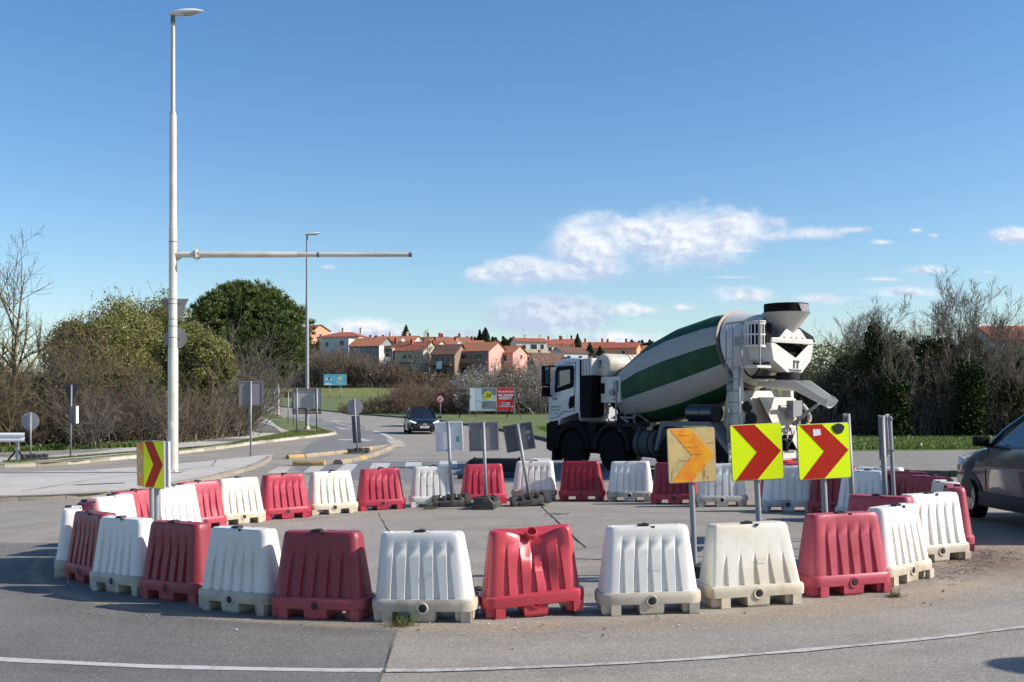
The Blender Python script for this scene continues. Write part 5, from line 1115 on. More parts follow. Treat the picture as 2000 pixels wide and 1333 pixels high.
    b = MB(); b.loft([[(hc.x+.575*math.cos(a), .575*math.sin(a), 4.12+(.20 if k_ else 0)) for a in [math.pi*1.02+(math.pi*.14+math.pi*.10*k_)*(j/8-.5) for j in range(9)]] for k_ in (0, 1)], 0, closed=False, caps=(False, False)); b.build('collar_flap', 'steel_grey', hp)
    # rear bracket and discharge funnel (V of two plates, open triangle above)
    xr = -7.2
    b = MB(); b.prism([(-.80, 3.36), (.80, 3.36), (.78, 3.48), (.50, 3.49), (.24, 3.72), (-.26, 3.72), (-.52, 3.49), (-.76, 3.48)], xr-.02, xr+.03, 'x'); rb = b.build('rear_bracket', 'truck_white', root, bevel=.008)
    for y in (-.36, -.12, .08, .34): MB().box((xr-.0225, y, 3.50), (.006, .035, .035)).build('bolt', 'truck_dark', rb)
    Fp = lambda y, z, x=xr: (x, y, z)
    b = MB()
    b.add([Fp(.80, 3.35), Fp(.66, 3.35), Fp(-.12, 3.0), Fp(-.12, 2.64), Fp(.20, 2.64), Fp(.70, 2.93)], [(0, 1, 2, 3, 4, 5)])
    b.add([Fp(-.80, 3.35), Fp(-.62, 3.35), Fp(-.12, 3.0), Fp(-.12, 2.64), Fp(-.36, 2.64), Fp(-.70, 2.95)], [(5, 4, 3, 2, 1, 0)])
    b.add([Fp(.80, 3.35), Fp(.70, 2.93), (-6.55, .82, 2.96), (-6.5, .88, 3.38)], [(0, 1, 2, 3)]); b.add([Fp(.70, 2.93), Fp(.20, 2.64), (-6.75, .24, 2.64), (-6.55, .82, 2.96)], [(0, 1, 2, 3)])
    b.add([Fp(-.80, 3.35), Fp(-.70, 2.95), (-6.55, -.82, 2.98), (-6.5, -.88, 3.38)], [(3, 2, 1, 0)]); b.add([Fp(-.70, 2.95), Fp(-.36, 2.64), (-6.75, -.36, 2.64), (-6.55, -.82, 2.98)], [(3, 2, 1, 0)])
    fun = b.build('discharge_funnel', 'truck_white', root)
    b = MB(); b.box((-6.75, 0, 3.12), (.5, 1.3, .55)); b.build('funnel_shade', 'truck_black', root)  # black block stands for the shade inside the funnel opening
    MB().box((-6.80, .72, 3.56), (.46, .30, .56)).build('hopper_throat', 'truck_black', root)  # black box added behind the cage so its slots look shaded
    b = MB(); b.prism([(-.93, 3.42), (-.86, 3.56), (-.30, 3.78), (-.30, 3.66)], -7.16, -6.3, 'x'); b.build('hood', 'truck_dark', root)
    g = MB()
    for dy in (-.065, .065): g.box((0, dy, 0), (.012, .05, .20)); g.box((0, dy-.035, .065), (.012, .06, .06))
    g.build('logo', 'logo_dark', fun, M=T(xr-.008, -.12, 2.84)); text('Putzmeister', .10, 'logo_dark', fun, T(xr-.006, -.10, 2.695) @ Matrix.Rotation(R(-90), 4, 'Z') @ FRONT, bold=.001)
    # slewing collar, chute and its strut
    b = MB(); b.lathe([(.30, 2.46), (.30, 2.56), (.27, 2.65)], 24, M=T(-7.0, -.06, 0)); b.box((-6.6, .1, 2.53), (.75, .6, .07)); b.build('slewing_collar', 'truck_dark', root)
    A0 = Vector((-6.25, .10, 2.40)); A1 = Vector((-7.50, .02, 2.40)); A2 = Vector((-8.40, .0, 1.89)); loops = []; inner = []
    side_ = Vector((.2, 1, 0)).normalized()
    for p, r, k in ((A0, .12, .5), (A0*.45+A1*.55, .24, .9), (A1, .29, .9), (A1*.75+A2*.25, .27, .9), (A2, .20, .95)):
        d = (A2-A1).normalized(); sv = d.cross(Vector((0, 0, 1))).normalized(); up = sv.cross(d)
        arc = [math.pi+math.pi*j/14 for j in range(15)]
        o_ = [p+sv*r*math.cos(a)+up*(r*1.1*math.sin(a)+.05*k) for a in arc]; i_ = [p+sv*(r-.015)*math.cos(a)+up*((r-.015)*1.1*math.sin(a)+.05*k) for a in reversed(arc)]
        loops.append([tuple(q) for q in o_+i_])
    b = MB(); b.loft(loops, 0); ch = b.build('chute', 'truck_white', root)
    b = MB(); d = (A2-A1).normalized(); sv = d.cross(Vector((0, 0, 1))).normalized(); b.tube([A2+sv*.2, A2+sv*.24+Vector((0, 0, .1)), A2+sv*.2+Vector((0, 0, .12))], .012, 6); b.tube([A1*.2+A2*.8-sv*.2+Vector((0, 0, .06)), A1*.05+A2*.95-sv*.2+Vector((0, 0, .06))], .015, 6); b.build('chute_handle', 'truck_steel', ch)
    MB().tube([(-7.12, -.12, 1.35), (-7.95, -.05, 1.86)], [.05, .035], 10).build('chute_strut', 'truck_steel', root)
    b = MB(); b.add([(-7.25, -.75, 1.2), (-7.25, -.05, 1.2), (-7.28, .1, .95), (-7.3, -.2, .55), (-7.3, -.75, .55)], [(0, 1, 2, 3, 4)]); b.add([(-7.22, -.75, 1.2), (-7.22, -.05, 1.2), (-7.25, .1, .95), (-7.27, -.2, .55), (-7.27, -.75, .55)], [(0, 1, 2, 3, 4)]); b.build('rear_flap', 'truck_white', root)
    b = MB(); b.box((-7.1, 0, .42), (.12, 2.35, .14)); ub = b.build('underrun_bar', 'truck_steel', root, bevel=.02)
    b = MB(); b.box((-7.165, 0, .43), (.012, 2.2, .07)); b.build('reflector', 'red_light', ub)
    for s in (-1, 1): MB().box((-7.12, s*.95, .62), (.1, .42, .14)).build('tail_light', 'red_light', root, bevel=.01)
truck()
# ------------------------------------------------------------------ cars  (local: +x forward, +y left, z up, origin on the ground midway)
def car(name, paint, label, L=4.6, Wd=1.8, H=1.44, suv=False, wagon=False, loc=(0, 0, 0), rz=0., steer=0., detail=True, plate=None, badge=False, group='cars'):
    root = empty(name, loc, rz, label, 'car', group)
    h = L/2; w = Wd/2; gc = .20 if suv else .14; belt = H*.60 if not suv else H*.675
    # lower body stations: x, zbottom, zbelt, half width bottom, half width belt, crown z
    S = [(h, .38, .58, w*.62, w*.60, .60), (h-.06, .28, .66, w*.80, w*.76, .69), (h-.25, gc+.04, .74, w*.93, w*.86, .79), (h-.7, gc, .82, w*.985, w*.92, .90), (h-1.25, gc, belt-.02, w, w*.95, belt+.05), (h-1.6, gc, belt+.02, w, w*.95, belt+.04), (0, gc, belt+.02, w, w*.95, belt+.03), (-h+1.2, gc, belt+.04, w, w*.95, belt+.05), (-h+.5, gc+.04, belt+.05, w*.97, w*.90, belt+.07), (-h+.12, .30, belt-.03, w*.90, w*.82, belt+.02), (-h, .36, belt-.16, w*.80, w*.74, belt-.10)]
    if suv: S = [(x, a+.02, b+.22 if x > h-1.2 else b, c, d, e+.24 if x > h-1.2 else e) for x, a, b, c, d, e in S]
    loops = []
    for x, zb, zt, wb, wt, zc in S:
        zm = zb+(zt-zb)*.55
        half = [(wb*.86, zb), (wb*.97, zb+.05), (wb*1.0, zm), (wb*.995, zm+(zt-zm)*.5), (wt*1.01, zt-.015), (wt*.93, zt+.02), (wt*.55, zc-.005), (0, zc)]
        loops.append([(x, y, z) for y, z in half]+[(x, -y, z) for y, z in reversed(half[:-1])])
    b = MB(); b.loft(loops, 0); body = b.build('body', paint, root, sharp=50)
    # greenhouse: glass volume with paint roof and pillars
    xa, xb, xc, xd = (h-1.35, h-2.15, -h+(.65 if wagon or suv else 1.35), -h+(.18 if wagon or suv else .55))
    wt = w*.93; wr = w*.66; zb = belt; zr = H-.03
    g = MB(); g.loft([[(xa, -wt*.97, zb), (xb, -wr, zr), (xc, -wr, zr-.01), (xd, -wt*.92, zb+.04)], [(xa+.06, 0, zb), (xb+.03, 0, zr+.015), (xc-.02, 0, zr+.005), (xd-.05, 0, zb+.04)], [(xa, wt*.97, zb), (xb, wr, zr), (xc, wr, zr-.01), (xd, wt*.92, zb+.04)]], 0, smooth=False); gl = g.build('windows', 'glass_dark' if not suv else 'glass_blue', body)
    r = MB(); r.loft([[(xb+.05, y*k, zr+dz) for y, dz in ((-wr*1.03, -.04), (-wr*.9, .015), (-wr*.5, .032), (0, .038), (wr*.5, .032), (wr*.9, .015), (wr*1.03, -.04))]for k in (1,)][0:1]+[[(x, y, zr+dz-.0) for y, dz in ((-wr*1.03, -.04), (-wr*.9, .017), (-wr*.5, .034), (0, .04), (wr*.5, .034), (wr*.9, .017), (wr*1.03, -.04))] for x in (xb*.5+xc*.5, xc-.05)], 0, closed=False, caps=(False, False)); r.build('roof', paint, body, sharp=80)
    for s in (-1, 1):
        p = MB(); A = Vector((xa+.02, s*wt*.985, zb)); B = Vector((xb+.02, s*wr*1.02, zr)); p.tube([A, A*.5+B*.5+Vector((.03, s*.01, .02)), B], .038, 6); C = Vector((xc, s*wr*1.02, zr-.01)); p.tube([B, C], .032, 6); D = Vector((xd, s*wt*.94, zb+.05)); p.tube([C, D], .06, 6)
        xm = (xb+xc)/2-.05; p.box((0, 0, 0), (.09, .03, (zr-zb)*1.04), M=T(xm, s*(wt+wr)/2*1.0, (zr+zb)/2) @ Matrix.Rotation(s*math.atan((wt-wr)/(zr-zb)), 4, 'X')); p.build('pillar_frame', paint, body)
    for s in (-1, 1):
        m = MB(); m.box((0, 0, 0), (.14, .22, .15), M=T(h-1.52, s*(w+.13), zb+.10)); m.box((h-1.5, s*(w-.0), zb+.04), (.07, .16, .05)); m.build('mirror', 'truck_black' if suv else paint, root, bevel=.045)
        for x in (h-.88, -h+.92):
            f = MB(); n = 18; rr = .40 if suv else .36; arc = [(x+rr*math.cos(math.pi*k/n), .33+rr*math.sin(math.pi*k/n)) for k in range(n+1)]
            f.prism(arc, s*(w-.30), s*(w+.004), 'y'); f.build('wheel_arch', 'cladding', body)
        if detail:
            Ds = []
            for x0 in (xa-.05, (xb+xc)/2-.05):
                d = MB(); d.tube([(x0, s*w*1.003, gc+.22), (x0-.0, s*w*1.001, (gc+belt)/2+.1), (x0-.04, s*w*.962, belt-.0)], .006, 5)
                Ds.append(d.build('door', 'truck_black', body))
            for x0, D in zip(((xb+xc)/2+.10, -h+1.05), Ds): hd = MB(); hd.box((x0, s*(w*.985+.012), belt-.13), (.19, .03, .035)); hd.build('handle', paint, D, bevel=.008)
            if suv: MB().box((0, s*(w+.003), gc+.14), (L-2.2, .03, .22)).build('sill_cladding', 'cladding', body, bevel=.01)
    for x, st in ((h-.88, steer), (-h+.92, 0.)):
        for s in (-1, 1): wheel(root, x, s*(w-.10), .335 if suv else .32, .21, s, 'alloy', bolts=False, spokes=5, steer=st)
    # front
    f = MB(); f.prism([(-.42, .62), (.42, .62), (.34, .42), (-.34, .42)], h-.02, h+.012, 'x'); gr = f.build('grille', 'truck_black', body)
    for z in (.575, .50): MB().box((h+.016, 0, z), (.014, .76, .022)).build('grille_bar', 'chrome', gr)
    f = MB(); f.prism([(-w*.8, .28), (w*.8, .28), (w*.72, .40), (-w*.72, .40)], h-.16, h-.03, 'x'); f.build('lower_intake', 'truck_black', body)
    for s in (-1, 1):
        zu = .17 if suv else 0.; h_ = h; h = h-(.13 if suv else 0)
        f = MB(); f.tube([(h-.02, s*.50, .615+zu), (h-.09, s*.68, .665+zu), (h-.26, s*(w*.93), .72+zu)], [.035, .065, .05], 8); hl = f.build('headlight', 'head_glass', body)
        MB().tube([(h+.03, s*.50, .655+zu), (h-.02, s*.66, .70+zu), (h-.20, s*(w*.93), .775+zu)], .016, 6).build('light_strip', 'led_lit' if badge else 'chrome', hl); h = h_
        MB().box((-h+.06, s*w*.62, belt-.14), (.10, .36, .14)).build('tail_light', 'red_light', body, bevel=.02)
        f = MB(); f.box((h-.10, s*w*.72, .33), (.05, .26, .07)); f.build('fog_intake', 'chrome' if badge else 'truck_black', body)
    MB().box((h+.018, 0, .40), (.012, .52, .115)).build('plate', 'sign_back_white', body)
    if plate: text(plate, .085, 'logo_dark', body, T(h+.026, 0, .40) @ Matrix.Rotation(R(90), 4, 'Z') @ FRONT, name='plate_text')
    if badge:
        M = T(h+.03, 0, .54) @ Matrix.Rotation(R(90), 4, 'Z') @ FRONT
        s_ = MB(); s_.lathe([(.095, -.008), (.115, 0), (.095, .008), (.09, 0), (.095, -.008)], 28, M=M)
        for k in range(3):
            s_.prism([(-.022, 0), (0, .095), (.022, 0)], -.004, .006, 'z', M=M @ Matrix.Rotation(2*math.pi*k/3, 4, 'Z'))
        s_.build('star_badge', 'chrome', gr)
    MB().box((h-1.0, 0, .9), (.1, .1, .02)).build('seam', paint, body)
    # interior: seats and wheel seen through the windscreen as darker shapes
    return root
car('car', 'car_navy', 'dark navy saloon with a star badge coming down the exit road', 4.7, 1.81, 1.44, loc=(-5.5, 66.2, gz(-5.5, 66.2)+.005), rz=R(-90+10), plate='PU 482-HK', badge=True)
car('car', 'car_silver', 'silver car driving away, mostly hidden behind the navy saloon', 4.5, 1.8, 1.45, wagon=True, loc=(-7.15, 82.5, gz(-7.15, 82.5)+.005), rz=R(90+6))
car('car', 'car_grey', 'dark grey crossover leaving the picture at the right edge', 4.25, 1.82, 1.70, suv=True, loc=(8.30, 16.35, gz(8.3, 16.35)+.005), rz=R(92), steer=R(-7))
# unseen round sign, added outside the frame to cast the near corner shadow
sx_, sy_ = 7.86, 7.2
r_ = empty('round_sign', (sx_, sy_, gz(sx_, sy_)), R(-70), 'round sign on a post, added just outside the frame to cast the corner shadow', 'traffic sign')
MB().tube([(0, .03, 0), (0, .03, 2.7)], .03, 10).build('post', 'galvanised', r_)
MB().lathe([(0, 0), (.44, 0), (.45, .02), (0, .03)], 36, M=T(0, 0, 2.35) @ Matrix.Rotation(R(90), 4, 'X')).build('panel', 'sign_back', r_)
# ------------------------------------------------------------------ billboards, far signs
def billboards():
    # red one
    x, y = -2.0, 105.; z = gz(x, y)+.12; s = 2140/y; Z = lambda py: 1.92-(py-799)/s-z
    cx = (961-1000)/s; root = empty('billboard', (cx, y, z), R(-2), 'billboard with a kitchen picture and a red half, on slanted props', 'billboard', 'billboards')
    hw = 45/s; z0, z1 = Z(804), Z(757)
    P = MB().box((0, 0, (z0+z1)/2), (2*hw, .12, z1-z0)).build('panel', 'sign_back', root)
    def pl(n, px0, px1, py0, py1, m, d=.062, par=P): return MB().box(((px0+px1)/2/s, -d-.002, Z((py0+py1)/2)), ((px1-px0)/s, .004, (py1-py0)/s)).build(n, m, par)
    pl('picture', -43, 9, 758.5, 802.5, 'bb_kitchen'); pl('red_field', 9, 43.5, 758.5, 802.5, 'bb_red')
    pl('cabinet', -20, 8, 759, 772, 'bb_grey', .066); pl('cabinet', -20, 8, 784, 799, 'bb_grey', .066); pl('fridge', -32, -21.5, 761.5, 799, 'bb_fridge', .066); pl('seam', -32, -21.5, 783, 783.8, 'bb_grey', .07)
    pl('white_edge', -43, -33, 758.5, 802.5, 'bb_white', .066)
    MB().lathe([(0, 0), (8.6/s, 0), (8.6/s, .004), (0, .004)], 32, M=T(-8/s, -.072, Z(773)) @ Matrix.Rotation(R(90), 4, 'X')).build('disc', 'bb_yellow', P)
    tx = lambda t, px, py, sz, m, b=.0: text(t, sz/s, m, P, T(px/s, -.079, Z(py)) @ FRONT, bold=b)
    tx('-38', -8.8, 774, 10, 'bb_black', .01); tx('%', -1.7, 771, 5, 'bb_black'); tx('POPUST DO', -8, 768, 2, 'bb_black')
    tx('Harvey Norman', 26.5, 765, 4.6, 'bb_white', .008); pl('rule', 12.5, 40.5, 767.3, 767.9, 'bb_white', .066)
    tx('NA ZALIHI', 26.5, 773, 6, 'bb_white', .014); pl('strip', 13.5, 39, 776.5, 780.5, 'bb_white', .066); text('NAJBOLJA PONUDA', 2.8/s, 'bb_red', P, T(26.2/s, -.072, Z(778.5)) @ FRONT)
    tx('VRHUNSKA', 27, 787.5, 3, 'bb_white', .006); tx('BIJELA TEHNIKA', 27, 791, 3, 'bb_white', .006); tx('S ISPORUKOM ODMAH', 27, 794.7, 3, 'bb_white', .006)
    for px in (-44, 43.5): MB().box((px/s, 0, z1/2), (.10, .14, z1)).build('leg', 'galvanised', root)
    for px, dx in ((-44.5, -18), (42.5, -12.5), (-42, 8), (45, 10)): MB().tube([(px/s, -.12, Z(774)), ((px+dx)/s, -1.5 if dx in (-18, -12.5) else 1.5, .0)], .05, 6).build('prop', 'truck_black' if dx < 0 else 'rust', root)
    # blue one
    y = 229.; s = 2140/y; cx = (654.5-1000)/s; z = gz(cx, y); Z = lambda py: 1.92-(py-799)/s-z
    root = empty('billboard', (cx, y, z), 0, 'pale blue billboard on two thin legs in the green field', 'billboard', 'billboards')
    z0, z1 = Z(753.5), Z(731); P = MB().box((0, 0, (z0+z1)/2), (45/s, .15, z1-z0)).build('panel', 'galvanised', root)
    MB().box((0, -.08, (z0+z1)/2), (43.6/s, .01, (z1-z0)-.12)).build('poster', 'bb_blue', P)
    def blob(pts, m, d=.09): MB().prism([(a/s, Z(b)) for a, b in pts], -d-.006, -d, 'y').build('shape', m, P)
    blob([(7, 737), (12, 735), (14, 733), (13, 740), (9, 744), (5, 741)], 'bb_lemon'); blob([(2, 745), (6, 746), (8, 748), (4, 748)], 'bb_lemon'); blob([(11, 752), (12, 748), (14, 749), (14, 752)], 'bb_lemon')
    blob([(-21, 743), (-18, 739), (-13, 738), (-6, 740), (-5, 743)], 'bb_white'); blob([(-21, 752.5), (-21, 750), (-14, 747.5), (-7, 750), (-5, 752.5)], 'bb_white'); blob([(-14, 742), (-13, 738), (-10, 738), (-9, 742)], 'bb_black', .094)
    for dx in (-10.5, 11): MB().tube([(dx/s, .1, 0), (dx/s, .1, z0+.2)], .1, 8).build('leg', 'galvanised', root)
    for dx in (-18, -5, 4): MB().tube([(dx/s, -.1, z1-.05), ((dx+2)/s, -1.3, z1+.25)], .04, 5).build('lamp_arm', 'truck_black', root)
    # prohibition sign
    y = 96.; s = 2140/y; x = (860-1000)/s; z = gz(x, y)+.12; Z = lambda py: 1.92-(py-799)/s-z
    r = empty('prohibition_sign', (x, y, z), 0, 'round red-bordered prohibition sign on a thin pole in the grass', 'traffic sign')
    MB().tube([(0, .04, 0), (0, .04, Z(772))], .03, 8).build('post', 'galvanised', r)
    M = T(0, 0, Z(780)) @ Matrix.Rotation(R(90), 4, 'X'); p = MB().lathe([(0, 0), (.33, 0), (.33, .015), (0, .015)], 32, M=M).build('panel', 'prohibit_red', r)
    MB().lathe([(0, .018), (.24, .018), (.24, .016)], 32, M=M).build('white_field', 'sticker', p)
    t = MB(); t.prism([(-.19, -.13), (-.13, -.19), (.19, .13), (.13, .19)], -.026, -.020, 'y', M=T(0, 0, Z(780))); t.prism([(-.05, -.16), (.01, -.16), (.01, .02), (-.08, .02), (-.08, .08), (-.19, -.01), (-.08, -.10), (-.08, -.04), (-.05, -.04)], -.032, -.027, 'y', M=T(.04, 0, Z(780)+.06)); t.prism([(.02, -.15), (.08, -.15), (.17, -.05), (.13, -.01)], -.026, -.02, 'y', M=T(0, 0, Z(780))); t.build('turn_symbol', 'prohibit_red', p)
billboards()
def far_signs():
    # big direction sign seen from behind
    x, y = -12.28, 64.9; s = 2140/y; z = gz(x, y)+.12; Z = lambda py: 1.92-(py-799)/s-z; X = lambda px: (px-1000)/s-x
    r = empty('direction_sign', (x, y, z), 0, 'large grey direction sign seen from behind, on two posts', 'traffic sign', 'signs seen from behind')
    P = MB().box(((X(571)+X(628))/2, .08, (Z(760)+Z(797))/2), (X(628)-X(571), .03, Z(760)-Z(797))).build('panel', 'sign_back_light', r)
    for k in range(4): MB().box(((X(571)+X(628))/2, .08, Z(799.5+2.8*k)), (X(628)-X(571), .06, .065)).build('slat', 'sign_back_dark', P)
    for px in (571.5, 627.5): MB().box((X(px), .05, (Z(760)+Z(809))/2), (.05, .07, Z(760)-Z(809))).build('edge_frame', 'galvanised', P)
    MB().box(((X(571)+X(628))/2, .05, Z(760.5)), (X(628)-X(571), .07, .05)).build('edge_frame', 'galvanised', P)
    for px, yb in ((580, 847), (619, 846)): MB().tube([(X(px), -.02, -.05), (X(px), -.02, Z(759))], .055, 10).build('post', 'galvanised', r)
    for (px, y_, pyb, pyt, lab, pan, m, pm) in ((563, 86, 829, 765, 'small brown-backed sign on a slim post beyond the large sign back', (554, 570, 765.5, 777), 'rust', 'galvanised'), (535.5, 112, 814, 760, 'narrow grey sign back left of the weathered lamp post', (530.5, 542.5, 760.5, 788), 'sign_back', 'galvanised'), (515, 137, 807, 776, 'bare thin post by the bend of the exit road', None, '', 'galvanised'), (477, 150, 804, 788, 'thin tan post at the edge of the thicket by the far bend', None, '', 'truck_cream'), (573.5, 80, 826, 770, 'slim grey post half hidden by the large sign back', (569, 574, 786, 798), 'sign_back_dark', 'galvanised')):
        s2 = 2140/y_; x_ = (px-1000)/s2; z_ = gz(x_, y_)+.1; Z2 = lambda py: 1.92-(py-799)/s2-z_
        o = empty('roadside_sign' if pan else 'roadside_post', (x_, y_, z_), 0, lab, 'traffic sign' if pan else 'post', 'signs seen from behind' if pan else 'thin posts')
        MB().tube([(0, 0, -.05), (0, 0, Z2(pyt))], .045, 8).build('post', pm, o)
        if pan: a, b_, c, d = pan; MB().box((((a+b_)/2-px)/s2, .06, Z2((c+d)/2)), ((b_-a)/s2, .04, (d-c)/s2)).build('panel', m, o)
far_signs()
# ------------------------------------------------------------------ houses on the hill
def house(px, y, w, d, eave, ridge, base, yaw, wall, roof, label, front=(), side=(), chim=((.2, .0),), wall_side=None, hip=0., parapet=None, extra=None, cat='house'):
    # w along the ridge (local x), d depth; heights above the local ground; windows (u, z, w, h) with u along the wall
    s = 2140/y; x = (px-1000)/s; z = base if base is not None else gz(x, y)
    root = empty('house', (x, y, z), R(yaw), label, cat, 'houses on the hill')
    b = MB(); b.box((0, 0, eave/2-1.5), (w, d, eave+3)); b.prism([(-d/2, eave), (0, ridge-.06), (d/2, eave)], -w/2, -w/2+.25, 'x') if not hip else None
    if not hip: b.prism([(-d/2, eave), (0, ridge-.06), (d/2, eave)], w/2-.25, w/2, 'x')
    wl = b.build('wall', wall, root)
    o = .35
    r = MB(); sl = (ridge-eave)/(d/2); ez = eave-o*sl+.04
    hx = w/2-hip
    for sg in (-1, 1):
        r.add([(-w/2-o, sg*(d/2+o), ez), (w/2+o, sg*(d/2+o), ez), (hx+(o if not hip else 0), 0, ridge+.04), (-hx-(o if not hip else 0), 0, ridge+.04)], [(0, 1, 2, 3) if sg < 0 else (3, 2, 1, 0)])
        r.add([(-w/2-o, sg*(d/2+o), ez-.14), (w/2+o, sg*(d/2+o), ez-.14), (hx+(o if not hip else 0), 0, ridge-.10), (-hx-(o if not hip else 0), 0, ridge-.10)], [(0, 1, 2, 3)])
        r.add([(-w/2-o, sg*(d/2+o), ez), (w/2+o, sg*(d/2+o), ez), (w/2+o, sg*(d/2+o), ez-.14), (-w/2-o, sg*(d/2+o), ez-.14)], [(0, 1, 2, 3)])
        if hip: r.add([(sg*(w/2+o), -d/2-o, ez), (sg*(w/2+o), d/2+o, ez), (sg*hx, 0, ridge+.04)], [(0, 1, 2)])
    rf = r.build('roof', roof, root)
    for cu, cv in chim:
        zc = ridge-abs(cv)*sl; c = MB(); c.box((cu*w, cv, zc+.45), (.6, .6, 1.6)); c.box((cu*w, cv, zc+1.28), (.75, .75, .1)); c.box((cu*w, cv, zc+1.42), (.4, .4, .2)); c.build('chimney', 'roof_red' if wall != 'wall_white' else 'wall_cream', rf)
    def win(u, zc, ww, hh, face, m='window_dark'):
        f = MB(); g = MB()
        if face == 'f': f.box((u, -d/2-.02, zc), (ww+.14, .06, hh+.14)); g.box((u, -d/2-.055, zc), (ww, .012, hh)); 
        else: f.box((w/2+.02, u, zc), (.06, ww+.14, hh+.14)); g.box((w/2+.055, u, zc), (.012, ww, hh))
        F = f.build('window', 'window_frame', root); g.build('pane', m, F)
    for q in front: win(*q[:4], 'f', *(q[4:] or ()))
    for q in side: win(*q[:4], 's', *(q[4:] or ()))
    return root
def balcony(root, x0, x1, yf, z, dep, m, h=1.0, posts=False):
    b = MB(); b.box(((x0+x1)/2, yf-dep/2, z), (x1-x0, dep, .18)); b.box(((x0+x1)/2, yf-dep+.05, z+h/2+.05), (x1-x0, .08, h)); o = b.build('balcony', m, root)
    if posts:
        for x in (x0+.1, x1-.1): MB().box((x, yf-dep+.1, z-1.4), (.2, .2, 2.7)).build('post', m, o)
def hz(py, y): return 1.92-(py-799)*y/2140
def village():
    W2 = lambda *us, z=2, w=1.2, h=1.3: [(u, z, w, h) for u in us]
    # pink house (nearest)
    y = 283; B = hz(742, y); E = hz(687, y)-B; Rg = hz(669, y)-B
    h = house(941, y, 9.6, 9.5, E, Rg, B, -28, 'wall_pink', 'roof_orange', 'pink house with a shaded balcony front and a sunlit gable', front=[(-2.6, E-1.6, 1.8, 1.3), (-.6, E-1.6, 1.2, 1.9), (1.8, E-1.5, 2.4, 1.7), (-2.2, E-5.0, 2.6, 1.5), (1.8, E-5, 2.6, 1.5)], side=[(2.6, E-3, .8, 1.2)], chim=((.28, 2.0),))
    MB().box((0, -4.9, E/2-.2), (9.5, .2, E-.4)).build('facade', 'wall_mauve', h); balcony(h, -4.6, 4.5, -4.75, E-3.2, 1.0, 'wall_mauve', 1.1); balcony(h, -4.6, 4.5, -4.75, .9, 1.0, 'wall_mauve', 1.1)  # front of the pink house: its shade put into the darker mauve colour
    for u, zc, ww in ((-2.6, E-1.5, 2.2), (1.8, E-1.5, 2.6), (-2.4, E-4.9, 3.0), (1.9, E-4.9, 2.8)): f = MB().box((u, -5.03, zc), (ww+.14, .05, 1.65)).build('window', 'window_frame', h); MB().box((u, -5.065, zc), (ww, .02, 1.5)).build('pane', 'window_dark', f)
    MB().lathe([(0, 0), (.45, .12), (.46, .16), (0, .04)], 16, M=T(4.95, -1.2, E-4.4) @ Matrix.Rotation(R(90), 4, 'Y')).build('satellite_dish', 'bb_white', h)
    y2 = 286; house(1001, y2, 4.5, 7.5, hz(690, y2)-B, hz(676, y2)-B, B, -30, 'wall_pink', 'roof_orange', 'lower pink wing with one small window, right of the pink house', side=[(.5, 6.0, .7, 1.2)], front=[(0, 5.6, 1.0, 1.6)], chim=())
    # brown-roofed house with laundry
    y = 281; B = hz(738, y); E = hz(693, y)-B; h = house(878, y, 6.6, 8, E, hz(673, y)-B, B, -22, 'wall_brown', 'roof_brown', 'brown-roofed house with white laundry on its balcony', front=[(-1.6, E-1.6, 1.0, 1.8), (0, E-1.6, 1., 1.8), (1.6, E-1.6, 1.0, 1.8), (0, E-4.6, 3.5, 1.6)], chim=((.33, 2.2),))
    balcony(h, -3.2, 2.6, -4.0, E-2.9, 1.2, 'wall_brown', .9); MB().box((-.4, -5.3, E-2.9), (1.5, .06, 1.9)).build('laundry', 'bb_white', h)
    # cream house
    y = 287; B = hz(728, y); E = hz(686, y)-B; h = house(815, y, 8.2, 9, E, hz(668, y)-B, B, -24, 'wall_olive', 'roof_red', 'cream house with a small balcony and a lit side wall', front=[(-1.2, E-1.9, 1.0, 1.6), (.4, E-1.9, 1.0, 1.6), (-1.4, E-5.2, .9, 1.5), (.4, E-5.2, .9, 1.5)], chim=((-.1, -1.5), (.42, 2.2)))
    balcony(h, -3.6, 1.5, -4.5, E-3.1, 1.1, 'wall_olive', .9); MB().box((4.15, 0, E/2), (.14, 8.8, E)).build('side_wall', 'wall_cream', h)  # sunlit side put into the colour: paler cream sheet than the front
    # house with stacked glazed balconies
    y = 290; B = hz(730, y); E = hz(682, y)-B; h = house(762, y, 5.4, 8, E, hz(672, y)-B, B, -18, 'wall_bluegrey', 'roof_brown', 'narrow house of stacked glazed balconies between orange roofs', front=[(1.2, E-2.2, 1.5, 1.8), (-.2, E-2.2, 1., 1.8), (1.2, E-5.6, 1.6, 1.6)], chim=((-.2, 0), (.3, 0)))
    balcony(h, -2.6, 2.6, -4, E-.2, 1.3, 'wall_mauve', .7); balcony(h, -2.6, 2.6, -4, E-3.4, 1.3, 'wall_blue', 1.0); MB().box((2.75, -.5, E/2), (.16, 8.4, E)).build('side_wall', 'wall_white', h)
    # orange roofed house
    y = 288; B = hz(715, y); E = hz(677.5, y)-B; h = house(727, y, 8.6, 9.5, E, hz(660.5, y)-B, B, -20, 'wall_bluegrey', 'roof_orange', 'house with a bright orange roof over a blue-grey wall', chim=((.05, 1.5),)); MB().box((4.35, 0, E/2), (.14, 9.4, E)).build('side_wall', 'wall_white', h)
    # pale blue flat house with hipped roof behind
    y = 300; B = hz(700, y); h = house(664, y, 7.6, 7, hz(661.5, y)-B, hz(660.5, y)-B, B, -12, 'wall_blue', 'wall_white', 'pale blue flat-topped house above the bare bushes', front=[(-2.4, 3.6, .9, 1.2), (1.9, 3.9, 1.1, 1.3)], chim=())
